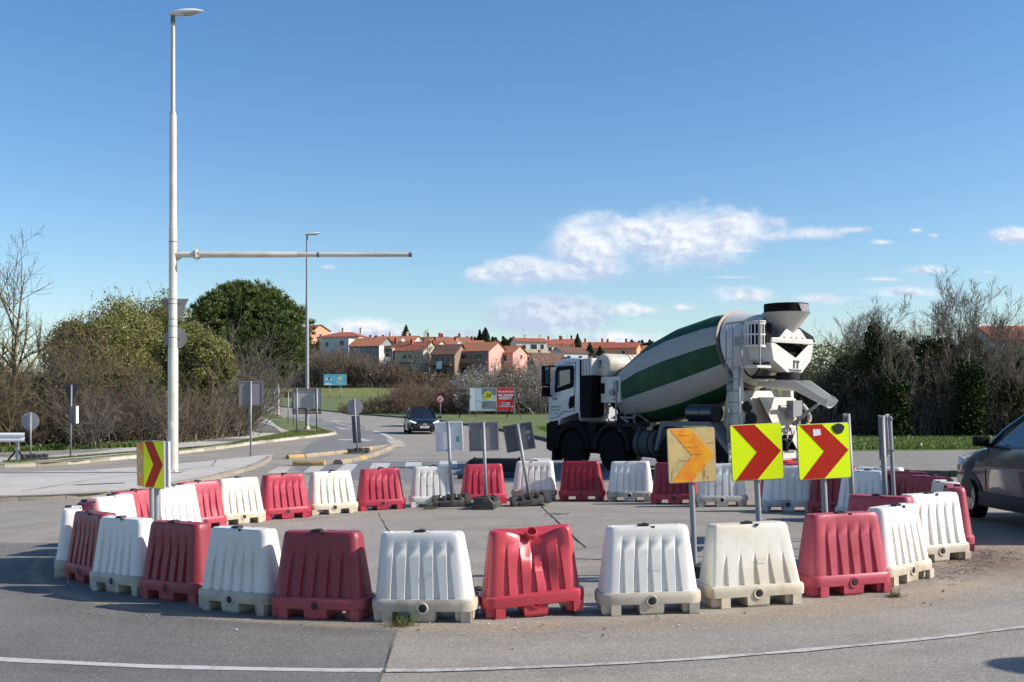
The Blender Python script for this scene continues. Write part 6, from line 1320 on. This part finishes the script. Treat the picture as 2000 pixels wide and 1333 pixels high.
    y = 318; B = hz(690, y); house(675, y, 13, 11, hz(660, y)-B, hz(649.5, y)-B, B, -15, 'wall_white', 'roof_red', 'house with a wide dark red hipped roof behind the pale blue one', hip=4.5, front=[(1.5, 3.2, 2.4, 1.0)], chim=((-.08, .5), (.35, .5)))
    y = 330; B = hz(670, y); house(613, y, 5.5, 8, hz(646, y)-B, hz(635.5, y)-B, B, -35, 'wall_salmon', 'roof_red', 'salmon house with a dormer behind the second lamp post', front=[(.5, 2.6, 1.0, 1.3), (-1.5, 2.4, 1, 1.2)], side=[(0, 2, 1, 1.2)], chim=())
    # cream three storey house
    y = 330; B = hz(706, y); E = hz(669, y)-B; h = house(1032, y, 9.2, 9, E, hz(661, y)-B, B, 12, 'wall_white', 'roof_red', 'cream-white block of three storeys with tall dark windows', front=[(-2.3, E-1.9, 1.0, 1.7), (.2, E-1.9, .9, 2.0), (1.1, E-1.9, .9, 2.0), (3.2, E-1.9, .9, 2.0), (.2, E-4.9, .9, 1.8), (1.1, E-4.9, .9, 1.8), (3.2, E-4.9, .9, 1.8)], chim=((-.08, 1.0), (.42, 1.0))); balcony(h, -4.5, 4.5, -4.5, E-3.3, .9, 'wall_cream', .9)
    y = 322; B = hz(706, y); house(1035, y-12, 5, 5, hz(702, y)-B, hz(696, y)-B, B, 10, 'wall_white', 'roof_red', 'low garden shed with a red roof below the cream-white block', chim=())
    # further roofs
    rows = [(778, 335, 13, 9, 668.5, 657, 690, 'roof_orange', 'wall_white', 'long orange roof behind the glazed balconies', -14), (847, 345, 9, 8, 666, 658.5, 690, 'roof_red', 'wall_cream', 'small red roof left of the dark conifer pair', -10), (880, 332, 13, 8, 669, 659.5, 690, 'roof_orange', 'wall_cream', 'broad orange roof with white satellite dishes', -12), (905, 318, 12, 8, 674, 666, 700, 'roof_orange', 'wall_olive', 'orange roof strip just behind the pink house', -14), (838, 312, 8, 8, 677, 667, 700, 'roof_red', 'wall_cream', 'red roof behind the cream house', -20), (1085, 345, 10, 9, 674.5, 665, 695, 'roof_red', 'wall_cream', 'dark red roof right of the cream-white block', 8), (1105, 360, 9, 8, 671, 663, 690, 'roof_red', 'wall_cream', 'small red roof with two chimneys left of the lone cypress', -10), (1160, 350, 13, 9, 683, 668.5, 705, 'roof_orange', 'wall_cream', 'wide orange roof right of the lone cypress', -8), (1205, 345, 14, 9, 681, 669.5, 705, 'roof_red', 'wall_salmon', 'long dark red roof above the truck water tank', -16), (1068, 300, 9, 9, 722, 690, 735, 'roof_brown', 'wall_brown', 'steep brown roof just above the truck cab', 20), (1112, 310, 8, 7, 690, 679, 705, 'roof_brown', 'wall_blue', 'low grey-walled house behind the steep brown roof', 25), (735, 345, 10, 8, 668, 662.5, 690, 'roof_brown', 'wall_cream', 'dull brown roof edge left of the orange roofed house', -12), (1240, 350, 8, 8, 686, 676, 705, 'roof_orange', 'wall_white', 'orange roof end showing behind the drum', -12)]
    for px, y, w, d, e, rg, bs, rf, wl, lab, yw in rows:
        B = hz(bs, y); house(px, y, w, d, hz(e, y)-B, hz(rg, y)-B, B, yw, wl, rf, lab, front=[(-w*.25, hz(e, y)-B-1.5, 1, 1.2), (w*.2, hz(e, y)-B-1.5, 1, 1.2)], chim=((-.22, .6), (.2, .6)))
    # house behind the right-hand trees
    y = 92; B = hz(770, y); h = house(2050, y, 11, 9, hz(668, y)-B, hz(637, y)-B, B, -8, 'wall_white', 'roof_red', 'house with a red tiled roof behind the bare trees on the right', chim=())
    # aerials
    for px, py0, py1, y in ((1022, 640, 662, 331), (735, 648, 662, 318), (1108, 655, 668, 352)):
        x = (px-1000)*y/2140; b = MB(); b.tube([(0, 0, -2.5), (0, 0, (py1-py0)*y/2140)], .04, 5); b.box((0, 0, (py1-py0)*y/2140-.3), (1.1, .04, .04)); b.box((0, 0, (py1-py0)*y/2140-.8), (.8, .04, .04)); o = b.build('roof_aerial', 'steel_grey'); o.location = (x, y, hz(py1, y)); tag(o, {1022: 'thin aerial mast above the cream-white block', 735: 'thin aerial mast above the orange roofed house', 1108: 'thin aerial mast left of the lone cypress'}[px], 'aerial')
    for px, py, y in ((788, 665, 300), (893, 667, 320), (898, 671, 300), (977, 664, 320)):
        b = MB(); b.lathe([(0, 0), (.55, .14), (.56, .18), (0, .05)], 16, M=Matrix.Rotation(R(70), 4, 'X')); b.tube([(0, .1, 0), (0, .3, -1.6)], .05, 5); o = b.build('satellite_dish', 'bb_white'); o.location = ((px-1000)*y/2140, y, hz(py, y)); tag(o, {788: 'white satellite dish on the roof behind the glazed balconies', 893: 'upper white satellite dish above the laundry house', 898: 'lower white satellite dish above the laundry house', 977: 'white satellite dish right of the twin conifers'}[px], 'satellite dish', 'satellite dishes')
village()
# ------------------------------------------------------------------ vegetation
def top_z(py, y): return 1.92-(py-799)*y/2140
def bush_into(s, rng, x, y, h, w, n=14, k1=7, k2=6, lean=(0, 0), twig=0, leaf=None, nleaf=0, lsize=.07, thin=1.0, arch=.0, zoff=0.):
    z = gz(x, y)+zoff
    P = np.c_[x+rng.normal(size=n)*w*.16, y+rng.normal(size=n)*w*.16, np.full(n, z-.05)]
    a = rng.uniform(0, 2*math.pi, n); sp = rng.uniform(.15, .9, n)*w/h
    D = np.c_[np.cos(a)*sp+lean[0], np.sin(a)*sp+lean[1], np.ones(n)]
    L = h*rng.uniform(.6, 1.05, n); pts, rad = grow(rng, P, D, L, np.full(n, .030*thin)*rng.uniform(.6, 1.4, n), 5, .30, arch)
    s.branches(pts, rad, twig)
    p, d, l, r = kids(rng, pts, rad, k1, .22, 1., .75, .42, L, .55, .12); pts1, rad1 = grow(rng, p, d, l, r, 3, .38, .15); s.branches(pts1, rad1, twig)
    p, d, l, r = kids(rng, pts1, rad1, k2, .2, 1., .8, .55, l, .6, .12); r = np.maximum(r, .0055*thin); pts2, rad2 = grow(rng, p, d, l, r, 2, .35, .2); s.branches(pts2, rad2, twig)
    if nleaf:
        i = rng.integers(0, len(pts2), nleaf); t = rng.random((nleaf, 1)); C = pts2[i, 1]*(1-t)+pts2[i, 2]*t+rng.normal(size=(nleaf, 3))*.05; s.leaves(rng, C, lsize, leaf)
def tree(x, y, h, w, label, kind='bare_tree', cat='tree', group=None, seed=1, bark='bark_grey', twig='twig_grey', n0=1, limbs=9, k2=8, k3=7, leaf=None, nleaf=0, lsize=.1, trunk_r=.13, fork=.25, lean=(0, 0), up=.25, ang=.6, ivy=0., base=0., r_end=.005):
    rng = np.random.default_rng(seed); z = gz(x, y)+base; root = empty(kind, (x, y, z), 0, label, cat, group)
    P = np.zeros((n0, 3))+rng.normal(size=(n0, 3))*np.array([.15, .15, 0])*(n0 > 1); a = rng.uniform(0, 2*math.pi, n0); D = np.c_[np.cos(a)*.25*(n0 > 1)+lean[0], np.sin(a)*.25*(n0 > 1)+lean[1], np.ones(n0)]
    L0 = np.full(n0, h*.92)*rng.uniform(.8, 1, n0); t, tr = grow(rng, P, D, L0, np.full(n0, trunk_r), 8, .16, .15, .12)
    tn = NP(); tn.branches(t, tr, 0)
    p, d, l, r = kids(rng, t, tr, limbs, fork, 1., ang, .55*w/h*2, L0, .6, .15); b1, r1 = grow(rng, p, d, l, r, 5, .3, up); tn.branches(b1, r1, 0)
    tn.build('trunk', [bark], root)
    cr = NP(); p, d, l2, r = kids(rng, b1, r1, k2, .15, 1., .7, .5, l, .6, .15); b2, r2 = grow(rng, p, d, l2, np.maximum(r, .009), 4, .3, up); cr.branches(b2, r2, 0)
    p, d, l3, r = kids(rng, b2, r2, k3, .15, 1., .7, .55, l2, .6, .1); b3, r3 = grow(rng, p, d, l3, np.maximum(r, r_end), 3, .3, up, .6); cr.branches(b3, r3, 0)
    mats = [twig]
    if leaf:
        i = rng.integers(0, len(b3), nleaf); q = rng.integers(0, 3, nleaf); tt = rng.random((nleaf, 1)); C = b3[i, q]*(1-tt)+b3[i, q+1]*tt+rng.normal(size=(nleaf, 3))*.06; cr.leaves(rng, C, lsize, 1); mats.append(leaf)
    cr.build('crown', mats, root)
    if ivy:
        v = NP(); n = int(11000*ivy); k = rng.integers(0, 5, n); j = rng.integers(0, n0, n); tt = rng.random((n, 1)); C = t[j, k]*(1-tt)+t[j, k+1]*tt+rng.normal(size=(n, 3))*np.array([.27, .27, .2])*(.55+ivy*.7); C = C[C[:, 2] > 0]; v.leaves(rng, C, .13, 0, aspect=.9); v.build('ivy', ['ivy'], root)
    return root
def left_thicket():
    rng = np.random.default_rng(11); s = NP()
    front = smooth([(-27, 42), (-20.6, 43.6), (-17.8, 44.2), (-16.6, 46.5), (-15.5, 48.6), (-15.2, 52), (-14.7, 56.5), (-15.6, 61), (-17.2, 66)], 4)
    F = resample(front, .62)
    for row, (dx, dy, hh) in enumerate(((0, 0, 2.5), (-1.2, 1.6, 3.1), (-2.6, 3.2, 3.5))):
        for x, y in F:
            x, y = x+dx+rng.normal()*.3, y+dy+rng.normal()*.4; right = y > 52
            h = hh*rng.uniform(.8, 1.2)*(1.0 if not right else .95)*(1.22 if x < -19.5 else 1)
            k = rng.random(); tw = 0 if k < .5 else (1 if k < .72 else 2)
            bush_into(s, rng, x, y, h, 2.2, 10 if row else 13, 6, 6 if row < 2 else 5, lean=(.18 if x < -15.5 else .05, -.12), twig=tw, leaf=3, nleaf=50 if row else 12, lsize=.09, thin=1.0, arch=-.12)
    # dark leaf filler added behind the stems for the shade between them
    n = 14000; i = rng.integers(0, len(F), n); C = np.array(F)[i]; back = rng.uniform(1.2, 5, n); X = C[:, 0]-back*.7+rng.normal(size=n)*.4; Y = C[:, 1]+back*.8+rng.normal(size=n)*.4
    Z = np.array([gz(a, b) for a, b in zip(X, Y)])+.15+rng.random(n)**1.2*3.0; s.leaves(rng, np.c_[X, Y, Z], .22, 4, aspect=.7)
    n = 3500; i = rng.integers(0, len(F), n); C = np.array(F)[i]; X = C[:, 0]+rng.normal(size=n)*.4; Y = C[:, 1]+rng.normal(size=n)*.4; Z = np.array([gz(a, b) for a, b in zip(X, Y)])+.1+np.abs(rng.normal(size=n))*.5; s.leaves(rng, np.c_[X, Y, Z], .12, 5, aspect=.6)
    o = s.build('thicket', ['twig_brown', 'twig_grey', 'bark_lichen', 'leaf_brown', 'leaf_dark', 'leaf_bush']); tag(o, 'dense tangle of bare brown brushwood along the left footpath', kind='stuff')
left_thicket()
tree(-20.5, 45.5, 8.6, 5.4, 'tall bare tree with a lichen-yellow trunk at the left edge', seed=21, bark='bark_lichen', twig='twig_brown', limbs=12, k2=8, k3=7, trunk_r=.15, fork=.25, ang=.8, up=.12, r_end=.008, leaf='leaf_brown', nleaf=260, lsize=.06)
tree(-22.6, 48, 7.4, 3.2, 'smaller bare tree behind the tall lichen-trunked one', seed=22, bark='bark_lichen', twig='twig_brown', limbs=9, k2=7, k3=6, trunk_r=.10, leaf='leaf_brown', nleaf=150, lsize=.06)
def leafy(px, y, pytop, w, label, seed, m1, m2, n=9000, zlo=1.2, size=.125, squash=1.0):
    x = (px-1000)*y/2140; z = gz(x, y); H = top_z(pytop, y)-z; rng = np.random.default_rng(seed)
    root = empty('leafy_tree', (x, y, z), 0, label, 'tree', 'leafy trees and shrubs of the left thicket'); t = NP(); n0 = 5
    P = np.zeros((n0, 3)); a = rng.uniform(0, 6.28, n0); D = np.c_[np.cos(a)*.4, np.sin(a)*.4, np.ones(n0)]; L = np.full(n0, H*.85); p, r = grow(rng, P, D, L, np.full(n0, .08), 6, .2, .1); t.branches(p, r, 0)
    q, d, l, rr = kids(rng, p, r, 8, .3, 1., .8, .4, L, .6, .1); b1, r1 = grow(rng, q, d, l, rr, 4, .3, .2); t.branches(b1, r1, 0)
    t.build('trunk', ['bark_lichen'], root)
    c = NP(); K = 95; cl = rng.normal(size=(K, 3)); cl /= np.linalg.norm(cl, axis=1, keepdims=True); cl *= rng.uniform(.55, 1.0, (K, 1))
    cen = cl*np.array([w/2, w/2*.8, (H-zlo)/2])+np.array([0, 0, zlo+(H-zlo)/2]); rad = rng.uniform(.45, .95, K)*w/5.5
    i = rng.integers(0, K, n); dirs = rng.normal(size=(n, 3)); dirs /= np.linalg.norm(dirs, axis=1, keepdims=True); C = cen[i]+dirs*(rad[i]*rng.random(n)**.45)[:, None]
    k = rng.random(n) < .6; c.leaves(rng, C[k], size, 0, aspect=.55); c.leaves(rng, C[~k], size, 1, aspect=.55)
    # upright sprigs that break the outline
    m = 260; j = rng.integers(0, K, m); S = cen[j]+rng.normal(size=(m, 3))*rad[j][:, None]*.6; e, er = grow(rng, S, np.c_[rng.normal(size=(m, 2))*.35, np.ones(m)], rng.uniform(.5, 1.1, m), np.full(m, .010), 3, .2); c.branches(e, er, 2)
    ii = rng.integers(0, m, m*9); tt = rng.random((m*9, 1)); c.leaves(rng, e[ii, 1]*(1-tt)+e[ii, 3]*tt+rng.normal(size=(m*9, 3))*.05, size*.75, 0, aspect=.5)
    c.build('crown', [m1, m2, 'twig_brown'], root); return root
leafy(175, 53.5, 612, 4.2, 'greyish olive leafy tree at the left end of the green crowns', 31, 'leaf_olive', 'leaf_bush', 30000)
leafy(248, 55, 592, 5.0, 'broad olive-green tree just left of the tall lamp post', 32, 'leaf_olive', 'leaf_olive2', 44000)
leafy(318, 57.5, 583, 4.6, 'tallest olive-green tree directly behind the tall lamp post', 33, 'leaf_olive2', 'leaf_olive', 40000)
leafy(392, 55.5, 634, 3.6, 'yellow-green leafy shrub just right of the tall lamp post', 34, 'leaf_olive2', 'leaf_olive', 32000, .8)
def brush(px, y, pytop, w, label, seed, twig='twig_brown', leaf='leaf_brown', nleaf=200, name='bare_shrub', group=None, n=22, k1=8, k2=7, lean=(0, 0), lsize=.08, thin=1.0, cat='shrub', kinds=None, arch=0., xy=None):
    x = (px-1000)*y/2140; rng = np.random.default_rng(seed); s = NP(); z = gz(x, y); h = top_z(pytop, y)-z
    bush_into(s, rng, x, y, h, w, n, k1, k2, lean, 0, 1, nleaf, lsize, thin, arch)
    s.V = [v-np.array([x, y, z]) for v in s.V]
    o = s.build(name, [twig, leaf], loc=(x, y, z)); return tag(o, label, cat, group)
brush(455, 57, 640, 3.2, 'bare grey shrub under the left side of the stone pine', 41, 'twig_grey', group='bare shrubs of the left thicket', n=26, lean=(.3, 0))
brush(468, 60, 700, 3.0, 'bare brown shrub reaching under the pine crown toward the path', 42, group='bare shrubs of the left thicket', n=26, lean=(.35, 0))
brush(215, 50, 640, 3.0, 'bare shrub with yellow lichen on its stems before the olive trees', 43, 'bark_lichen', group='bare shrubs of the left thicket', n=20)
brush(95, 47, 668, 3.4, 'bare brown shrub between the tall bare tree and the black triangle sign', 44, group='bare shrubs of the left thicket', n=22)
brush(20, 46, 660, 3.2, 'bare shrub right at the left edge above the guard rail', 45, group='bare shrubs of the left thicket', n=22)
def stone_pine():
    y = 74.; px = 483; x = (px-1000)*y/2140; z = gz(x, y)+.1; rng = np.random.default_rng(51); root = empty('stone_pine', (x, y, z), 0, 'dense rounded stone pine beside the exit road', 'tree')
    t = NP(); P = np.zeros((1, 3)); tr, rr = grow(rng, P, np.array([[.05, 0, 1.]]), np.array([5.5]), np.array([.26]), 6, .06, 0, .6); t.branches(tr, rr, 0)
    q, d, l, r = kids(rng, tr, rr, 26, .55, 1., 1.0, .72, np.array([5.5]), .5, .3); b1, r1 = grow(rng, q, d, l, r, 5, .2, .2); t.branches(b1, r1, 0); t.build('trunk', ['bark_grey'], root)
    zt = top_z(566, y)-z; zb = top_z(752, y)-z; c = NP()
    # outline (radius along height) then tufts on that skin, thinning inwards
    hs = np.array([0, .08, .2, .35, .5, .65, .8, .9, .97, 1.]); rs = np.array([.18, .55, .82, .96, 1.0, .96, .80, .60, .36, .05])*4.05
    n = 1750; u = rng.random(n)**.85; R0 = np.interp(u, hs, rs); a = rng.uniform(0, 2*math.pi, n)
    lump = 1+.06*np.sin(5*a+9*u)+.05*np.sin(11*a-13*u)+.03*rng.normal(size=n); dep = np.where(rng.random(n) < .7, rng.uniform(.9, 1.02, n), rng.uniform(.45, .9, n))
    C = np.c_[R0*lump*dep*np.cos(a)+.1*(1-u), R0*lump*dep*np.sin(a), zb+(zt-zb)*u+rng.normal(size=n)*.12+ .22*np.sin(7*a+4*u)]
    out = np.c_[np.cos(a)*.7*(1-u*.7), np.sin(a)*.7*(1-u*.7), .45+u*.6]
    k = 30; T0 = np.repeat(C, k, 0); O = np.repeat(out, k, 0)+rng.normal(size=(n*k, 3))*.55; O /= np.linalg.norm(O, axis=1, keepdims=True); ln = rng.uniform(.22, .46, n*k)[:, None]
    e = np.cross(O, rng.normal(size=(n*k, 3))); e /= np.linalg.norm(e, axis=1, keepdims=True); w = .022
    V = np.stack([T0-e*w*.6, T0+e*w*.6, T0+O*ln+e*w, T0+O*ln-e*w], 1); c.quads(V, (np.arange(n*k)*4)[:, None]+np.arange(4), 0)
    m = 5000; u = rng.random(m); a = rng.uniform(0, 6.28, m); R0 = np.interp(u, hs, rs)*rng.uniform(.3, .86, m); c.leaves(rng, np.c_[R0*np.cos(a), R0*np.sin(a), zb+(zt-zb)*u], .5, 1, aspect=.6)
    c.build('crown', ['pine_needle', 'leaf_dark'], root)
stone_pine()
# --- shrubs in the middle distance
def middle():
    rng = np.random.default_rng(61); s = NP()
    tops = [(672, 792), (690, 785), (715, 780), (735, 776), (755, 768), (780, 750), (800, 740), (825, 744), (850, 750), (875, 745), (900, 735), (920, 726), (950, 720), (980, 712), (1010, 712), (1040, 708), (1075, 712), (1110, 715), (1150, 712), (1200, 720), (1250, 725), (1300, 730)]
    tp = [t[0] for t in tops]; tq = [t[1] for t in tops]
    for y in (127, 133, 140, 148, 157):
        for px in np.arange(678 if y > 130 else 688, 1320, 8.5):
            px = px+rng.normal()*3; x = (px-1000)*y/2140; top = np.interp(px, tp, tq)+rng.uniform(-3, 16); h = max(1.0, top_z(top, y)-gz(x, y))
            if y < 130: h *= .6
            k = rng.random(); bl = px > 905 and k < .34; gr = (not bl) and k > .62
            tw = 2 if px < 900 and rng.random() < .75 else (0 if rng.random() < .5 else 1)
            bush_into(s, rng, x, y, h, 2.6, 9, 6, 5, twig=tw, leaf=3 if bl else (4 if gr else 5), nleaf=150 if bl else (170 if gr else 60), lsize=.15 if bl else .17, thin=1.5)
    n = 9000; px = rng.uniform(690, 1310, n); y = rng.uniform(136, 165, n); X = (px-1000)*y/2140; Z = np.array([gz(a, b) for a, b in zip(X, y)])
    tp_ = np.array([top_z(q, b) for q, b in zip(np.interp(px, tp, tq), y)]); Z = Z+(tp_-Z)*rng.random(n)*.55; s.leaves(rng, np.c_[X, y, Z], .5, 6, aspect=.7)
    o = s.build('shrubbery', ['twig_brown', 'twig_grey', 'twig_red', 'blossom', 'leaf_bush', 'leaf_brown', 'leaf_dark']); tag(o, 'bare and blossoming shrubs massed behind the red billboard', kind='stuff')
    s = NP()
    tops = [(560, 700), (600, 690), (622, 674), (650, 680), (680, 684), (705, 690), (730, 696), (745, 700), (770, 706), (790, 714), (820, 722), (850, 726), (880, 730), (920, 738)]
    tp = [t[0] for t in tops]; tq = [t[1] for t in tops]
    for y in (256, 263, 270, 277):
        for px in np.arange(560, 925, 6.):
            px = px+rng.normal()*2.5; x = (px-1000)*y/2140; top = np.interp(px, tp, tq)+rng.uniform(-2, 14)+(266-y)*.3; h = max(1.5, top_z(top, y)-gz(x, y)); k = rng.random()
            bush_into(s, rng, x, y, h, 4., 8, 5, 5, twig=int(k*3), leaf=3 if (k < .06 and px > 690) else (4 if px < 660 and k < .6 else 5), nleaf=110, lsize=.30, thin=2.4)
    n = 6000; px = rng.uniform(560, 915, n); y = rng.uniform(259, 280, n); X = (px-1000)*y/2140; Z = np.array([gz(a, b) for a, b in zip(X, y)]); tp_ = np.array([top_z(q, b) for q, b in zip(np.interp(px, tp, tq), y)]); Z = Z+(tp_-Z)*rng.random(n)*.6; s.leaves(rng, np.c_[X, y, Z], .9, 6, aspect=.7)
    o = s.build('shrubbery', ['twig_brown', 'twig_grey', 'twig_red', 'blossom', 'leaf_bush', 'leaf_brown', 'leaf_dark']); tag(o, 'bare trees and scrub below the houses on the hill', kind='stuff')
mat('twig_red', (.14, .085, .06), .9, island=.5)
middle()
for px, y, top, w, lab, sd, tw, lf, nl, ls in ((912, 124, 726, 4.5, 'white blossoming shrub behind the left end of the red billboard', 71, 'twig_grey', 'blossom', 1500, .16), (948, 128, 716, 4.6, 'tall white blossoming shrub in front of the pink house', 72, 'twig_grey', 'blossom', 1600, .16), (1062, 122, 704, 4.6, 'white blossoming shrub beside the truck mirror', 73, 'twig_grey', 'blossom', 1600, .15), (932, 123, 742, 2.6, 'yellow-green shrub between two white blossoming ones', 74, 'twig_brown', 'leaf_lime', 900, .17), (996, 127, 706, 4.0, 'tall yellowish-green shrub against the pink house wing', 75, 'twig_brown', 'leaf_bush', 1200, .17), (798, 122, 742, 4.5, 'round reddish-brown bare shrub behind the navy saloon', 76, 'twig_red', 'leaf_brown', 300, .12)):
    if 'leaf_lime' not in MATS: mat('leaf_lime', (.19, .19, .035), .8, island=.4, trans=.3)
    brush(px, y, top, w, lab, sd, tw, lf, nl, 'blossom_shrub' if lf == 'blossom' else 'shrub', 'shrubs behind the red billboard', 24, 8, 7, lsize=ls, thin=1.4)
def conifer(px, y, pytop, pybot, w, label, seed, cyp=True):
    x = (px-1000)*y/2140; rng = np.random.default_rng(seed); zt = top_z(pytop, y); zb = top_z(pybot, y); H = zt-zb
    root = empty('cypress' if cyp else 'fir_tree', (x, y, zb), 0, label, 'tree', 'conifers among the roofs'); t = NP(); t.sticks(np.array([[0, 0, -3.]]), np.array([[0, 0, H*.9]]), [.25], [.05]); t.build('trunk', ['bark_grey'], root)
    n = 2600; u = rng.random(n)**1.2
    prof = np.interp(u, [0, .15, .5, .8, 1], [.75, 1, .85, .45, .02]) if cyp else (1-u)*(.75+.3*np.sin(u*40))
    a = rng.uniform(0, 6.28, n); rr = prof*w/2*rng.random(n)**.4*(1+.1*np.sin(a*5)); c = NP(); c.leaves(rng, np.c_[rr*np.cos(a), rr*np.sin(a), u*H], .55, 0, up=(0, 0, 1.2) if cyp else None, aspect=.5); c.build('crown', ['cypress_leaf'], root)
conifer(948, 330, 641, 672, 2.9, 'slim dark cypress, right one of a pair above the roofs', 81); conifer(937, 331, 645, 672, 3.4, 'tiered dark conifer left of the slim cypress', 82, False)
conifer(1128, 338, 653, 692, 2.5, 'lone slim cypress right of the cream-white block', 83); conifer(793, 342, 636, 664, 5.0, 'broad dark fir above the roofs on the left', 84, False); conifer(1152, 320, 670, 694, 4., 'small fir between orange roofs right of the lone cypress', 85, False); conifer(1172, 322, 677, 694, 3., 'low dark conifer beside the orange roof', 86, False)
tree((614-1000)*300/2140, 300, 8, 5, 'tree with yellow-brown leaves below the salmon house', kind='autumn_tree', seed=87, leaf='leaf_autumn' if 'leaf_autumn' in MATS else mat('leaf_autumn', (.24, .15, .03), .8, island=.4).name, nleaf=2200, lsize=.5, trunk_r=.2)
tree((806-1000)*262/2140, 262, 9.5, 5.5, 'pale bare tree in front of the cream house', seed=88, twig='twig_grey', trunk_r=.2, r_end=.02, group='bare trees on the hillside'); tree((838-1000)*268/2140, 268, 11, 6, 'spreading bare tree in front of the laundry house', seed=89, twig='twig_grey', trunk_r=.2, r_end=.02, group='bare trees on the hillside')
def far_wood():
    rng = np.random.default_rng(91); s = NP()
    for px0, px1, pt in ((885, 1015, 662), (1225, 1275, 669), (700, 760, 664)):
        n = 5000; px = rng.uniform(px0, px1, n); y = 520+rng.uniform(-12, 12, n); top = pt+3*np.sin(px*.35)+2*np.sin(px*.9); zt = np.array([top_z(q, b) for q, b in zip(top, y)]); s.leaves(rng, np.c_[(px-1000)*y/2140, y, zt-rng.random(n)*5], 1.1, 0, aspect=.8)
    o = s.build('far_wood', ['leaf_dark']); tag(o, 'dark strip of far woodland showing between the roofs', kind='stuff')
far_wood()
# --- right-hand wood
def right_wood():
    rng = np.random.default_rng(101); s = NP()
    for y in (54.5, 56.5, 59, 62, 65, 67.5):
        for px in np.arange(1560, 2120, 17.):
            px = px+rng.normal()*6; x = (px-1000)*y/2140; h = (2.7 if y < 56 else (4.6 if y < 64 else 6.3))*rng.uniform(.65, 1.12)*(1 if px > 1660 else .75); k = rng.random()
            bush_into(s, rng, x, y, h, 1.15, 8, 6, 4, twig=0 if k < .6 else (1 if k < .78 else 2), leaf=3 if k < .4 else 4, nleaf=60, lsize=.10, thin=1.05, arch=.25)
    n = 36000; px = rng.uniform(1545, 2130, n); y = rng.uniform(57, 67, n); X = (px-1000)*y/2140; Z = np.array([gz(a, b) for a, b in zip(X, y)])+rng.random(n)**1.1*(np.interp(px, [1545, 1640, 1700], [2.6, 3.6, 4.7])+.5*np.sin(px*.031)+.4*np.sin(px*.093)); s.leaves(rng, np.c_[X, y, Z], .30, 5, aspect=.7)  # dark leaf backing, added for the shade behind the trees
    n = 5000; px = rng.uniform(1560, 1680, n); y = rng.uniform(56, 62, n); X = (px-1000)*y/2140; Z = np.array([gz(a, b) for a, b in zip(X, y)])+rng.random(n)*5.0; s.leaves(rng, np.c_[X, y, Z], .16, 6, aspect=.6)
    o = s.build('undergrowth', ['twig_dark', 'twig_grey', 'twig_brown', 'leaf_bush', 'leaf_brown', 'leaf_dark', 'leaf_olive2']); tag(o, 'dark tangled undergrowth at the foot of the right-hand trees', kind='stuff')
right_wood()
mat('twig_right', (.095, .078, .058), .9, island=.5)
RT = 'bare trees on the right'
for px, y, top, w, lab, sd, tw, iv, limbs in ((1645, 60, 628, 2.0, 'slender bare tree just right of the chute', 111, 'twig_right', 0, 9), (1678, 58, 572, 2.6, 'tall fine-branched bare tree, first of the tall ones right of the truck', 112, 'twig_right', 0, 13), (1712, 60, 585, 2.3, 'bare tree left of the ivy-covered trunk', 113, 'twig_right', 0, 10), (1745, 54, 600, 2.0, 'bare tree whose trunk is thick with dark ivy near the evergreen', 114, 'twig_right', .9, 9), (1790, 61, 588, 2.2, 'bare tree standing behind the dark evergreen', 115, 'twig_right', 0, 10), (1830, 59, 588, 2.2, 'bare tree between the evergreen and the tallest one', 116, 'twig_right', 0, 10), (1868, 57.5, 548, 2.9, 'tallest bare tree of the right-hand wood', 117, 'twig_right', 0, 15), (1893, 54.2, 556, 2.8, 'dense bare tree with a strongly ivied trunk beside the tallest one', 118, 'twig_right', 1., 14), (1950, 60, 605, 2.4, 'lower bare tree above the dark crossover, left of the red roof', 119, 'twig_right', 0, 11), (1985, 55, 640, 2.4, 'bare ivy-clad leaning tree at the right edge above the crossover roof', 120, 'twig_right', .8, 11)):
    x = (px-1000)*y/2140; h = top_z(top, y)-gz(x, y)
    tree(x, y, h*.89, w*1.35, lab, group=RT, seed=sd, twig=tw, limbs=limbs+6, k2=9, k3=8, trunk_r=.085, fork=.18, ang=.5, up=.35, ivy=iv, r_end=.0085)
def evergreen(px, y, pytop, w, label, seed, zlo=1.0, n=7000):
    x = (px-1000)*y/2140; z = gz(x, y); H = top_z(pytop, y)-z; rng = np.random.default_rng(seed); root = empty('evergreen_tree', (x, y, z), 0, label, 'tree', 'evergreens of the right-hand wood')
    t = NP(); t.sticks(np.array([[0, 0, 0.]]), np.array([[.1, 0, H*.8]]), [.14], [.05]); t.build('trunk', ['bark_grey'], root)
    K = 34; cl = rng.normal(size=(K, 3)); cl /= np.linalg.norm(cl, axis=1, keepdims=True); cl *= rng.uniform(.5, 1, (K, 1)); cen = cl*np.array([w/2, w/2, (H-zlo)/2])+np.array([0, 0, zlo+(H-zlo)/2]); rad = rng.uniform(.25, .55, K)
    i = rng.integers(0, K, n); d = rng.normal(size=(n, 3)); d /= np.linalg.norm(d, axis=1, keepdims=True); c = NP(); c.leaves(rng, cen[i]+d*(rad[i]*rng.random(n)**.4)[:, None], .15, 0, aspect=.6); c.build('crown', ['leaf_dark'], root)
evergreen(1722, 56, 636, 2.4, 'dark evergreen crown left of centre in the right-hand wood', 131); evergreen(1800, 57.5, 642, 2.8, 'dark broad evergreen behind the bare trunks of the right-hand wood', 132)
brush(1752, 55.5, 690, 2.0, 'small white blossoming shrub before the ivied trunk', 133, 'twig_grey', 'blossom', 500, 'blossom_shrub', None, 16, 6, 6, lsize=.07)
brush(1628, 58, 668, 2.2, 'shrub with pale blossom just right of the chute end', 134, 'twig_grey', 'blossom', 350, 'blossom_shrub', None, 16, 6, 6, lsize=.07)
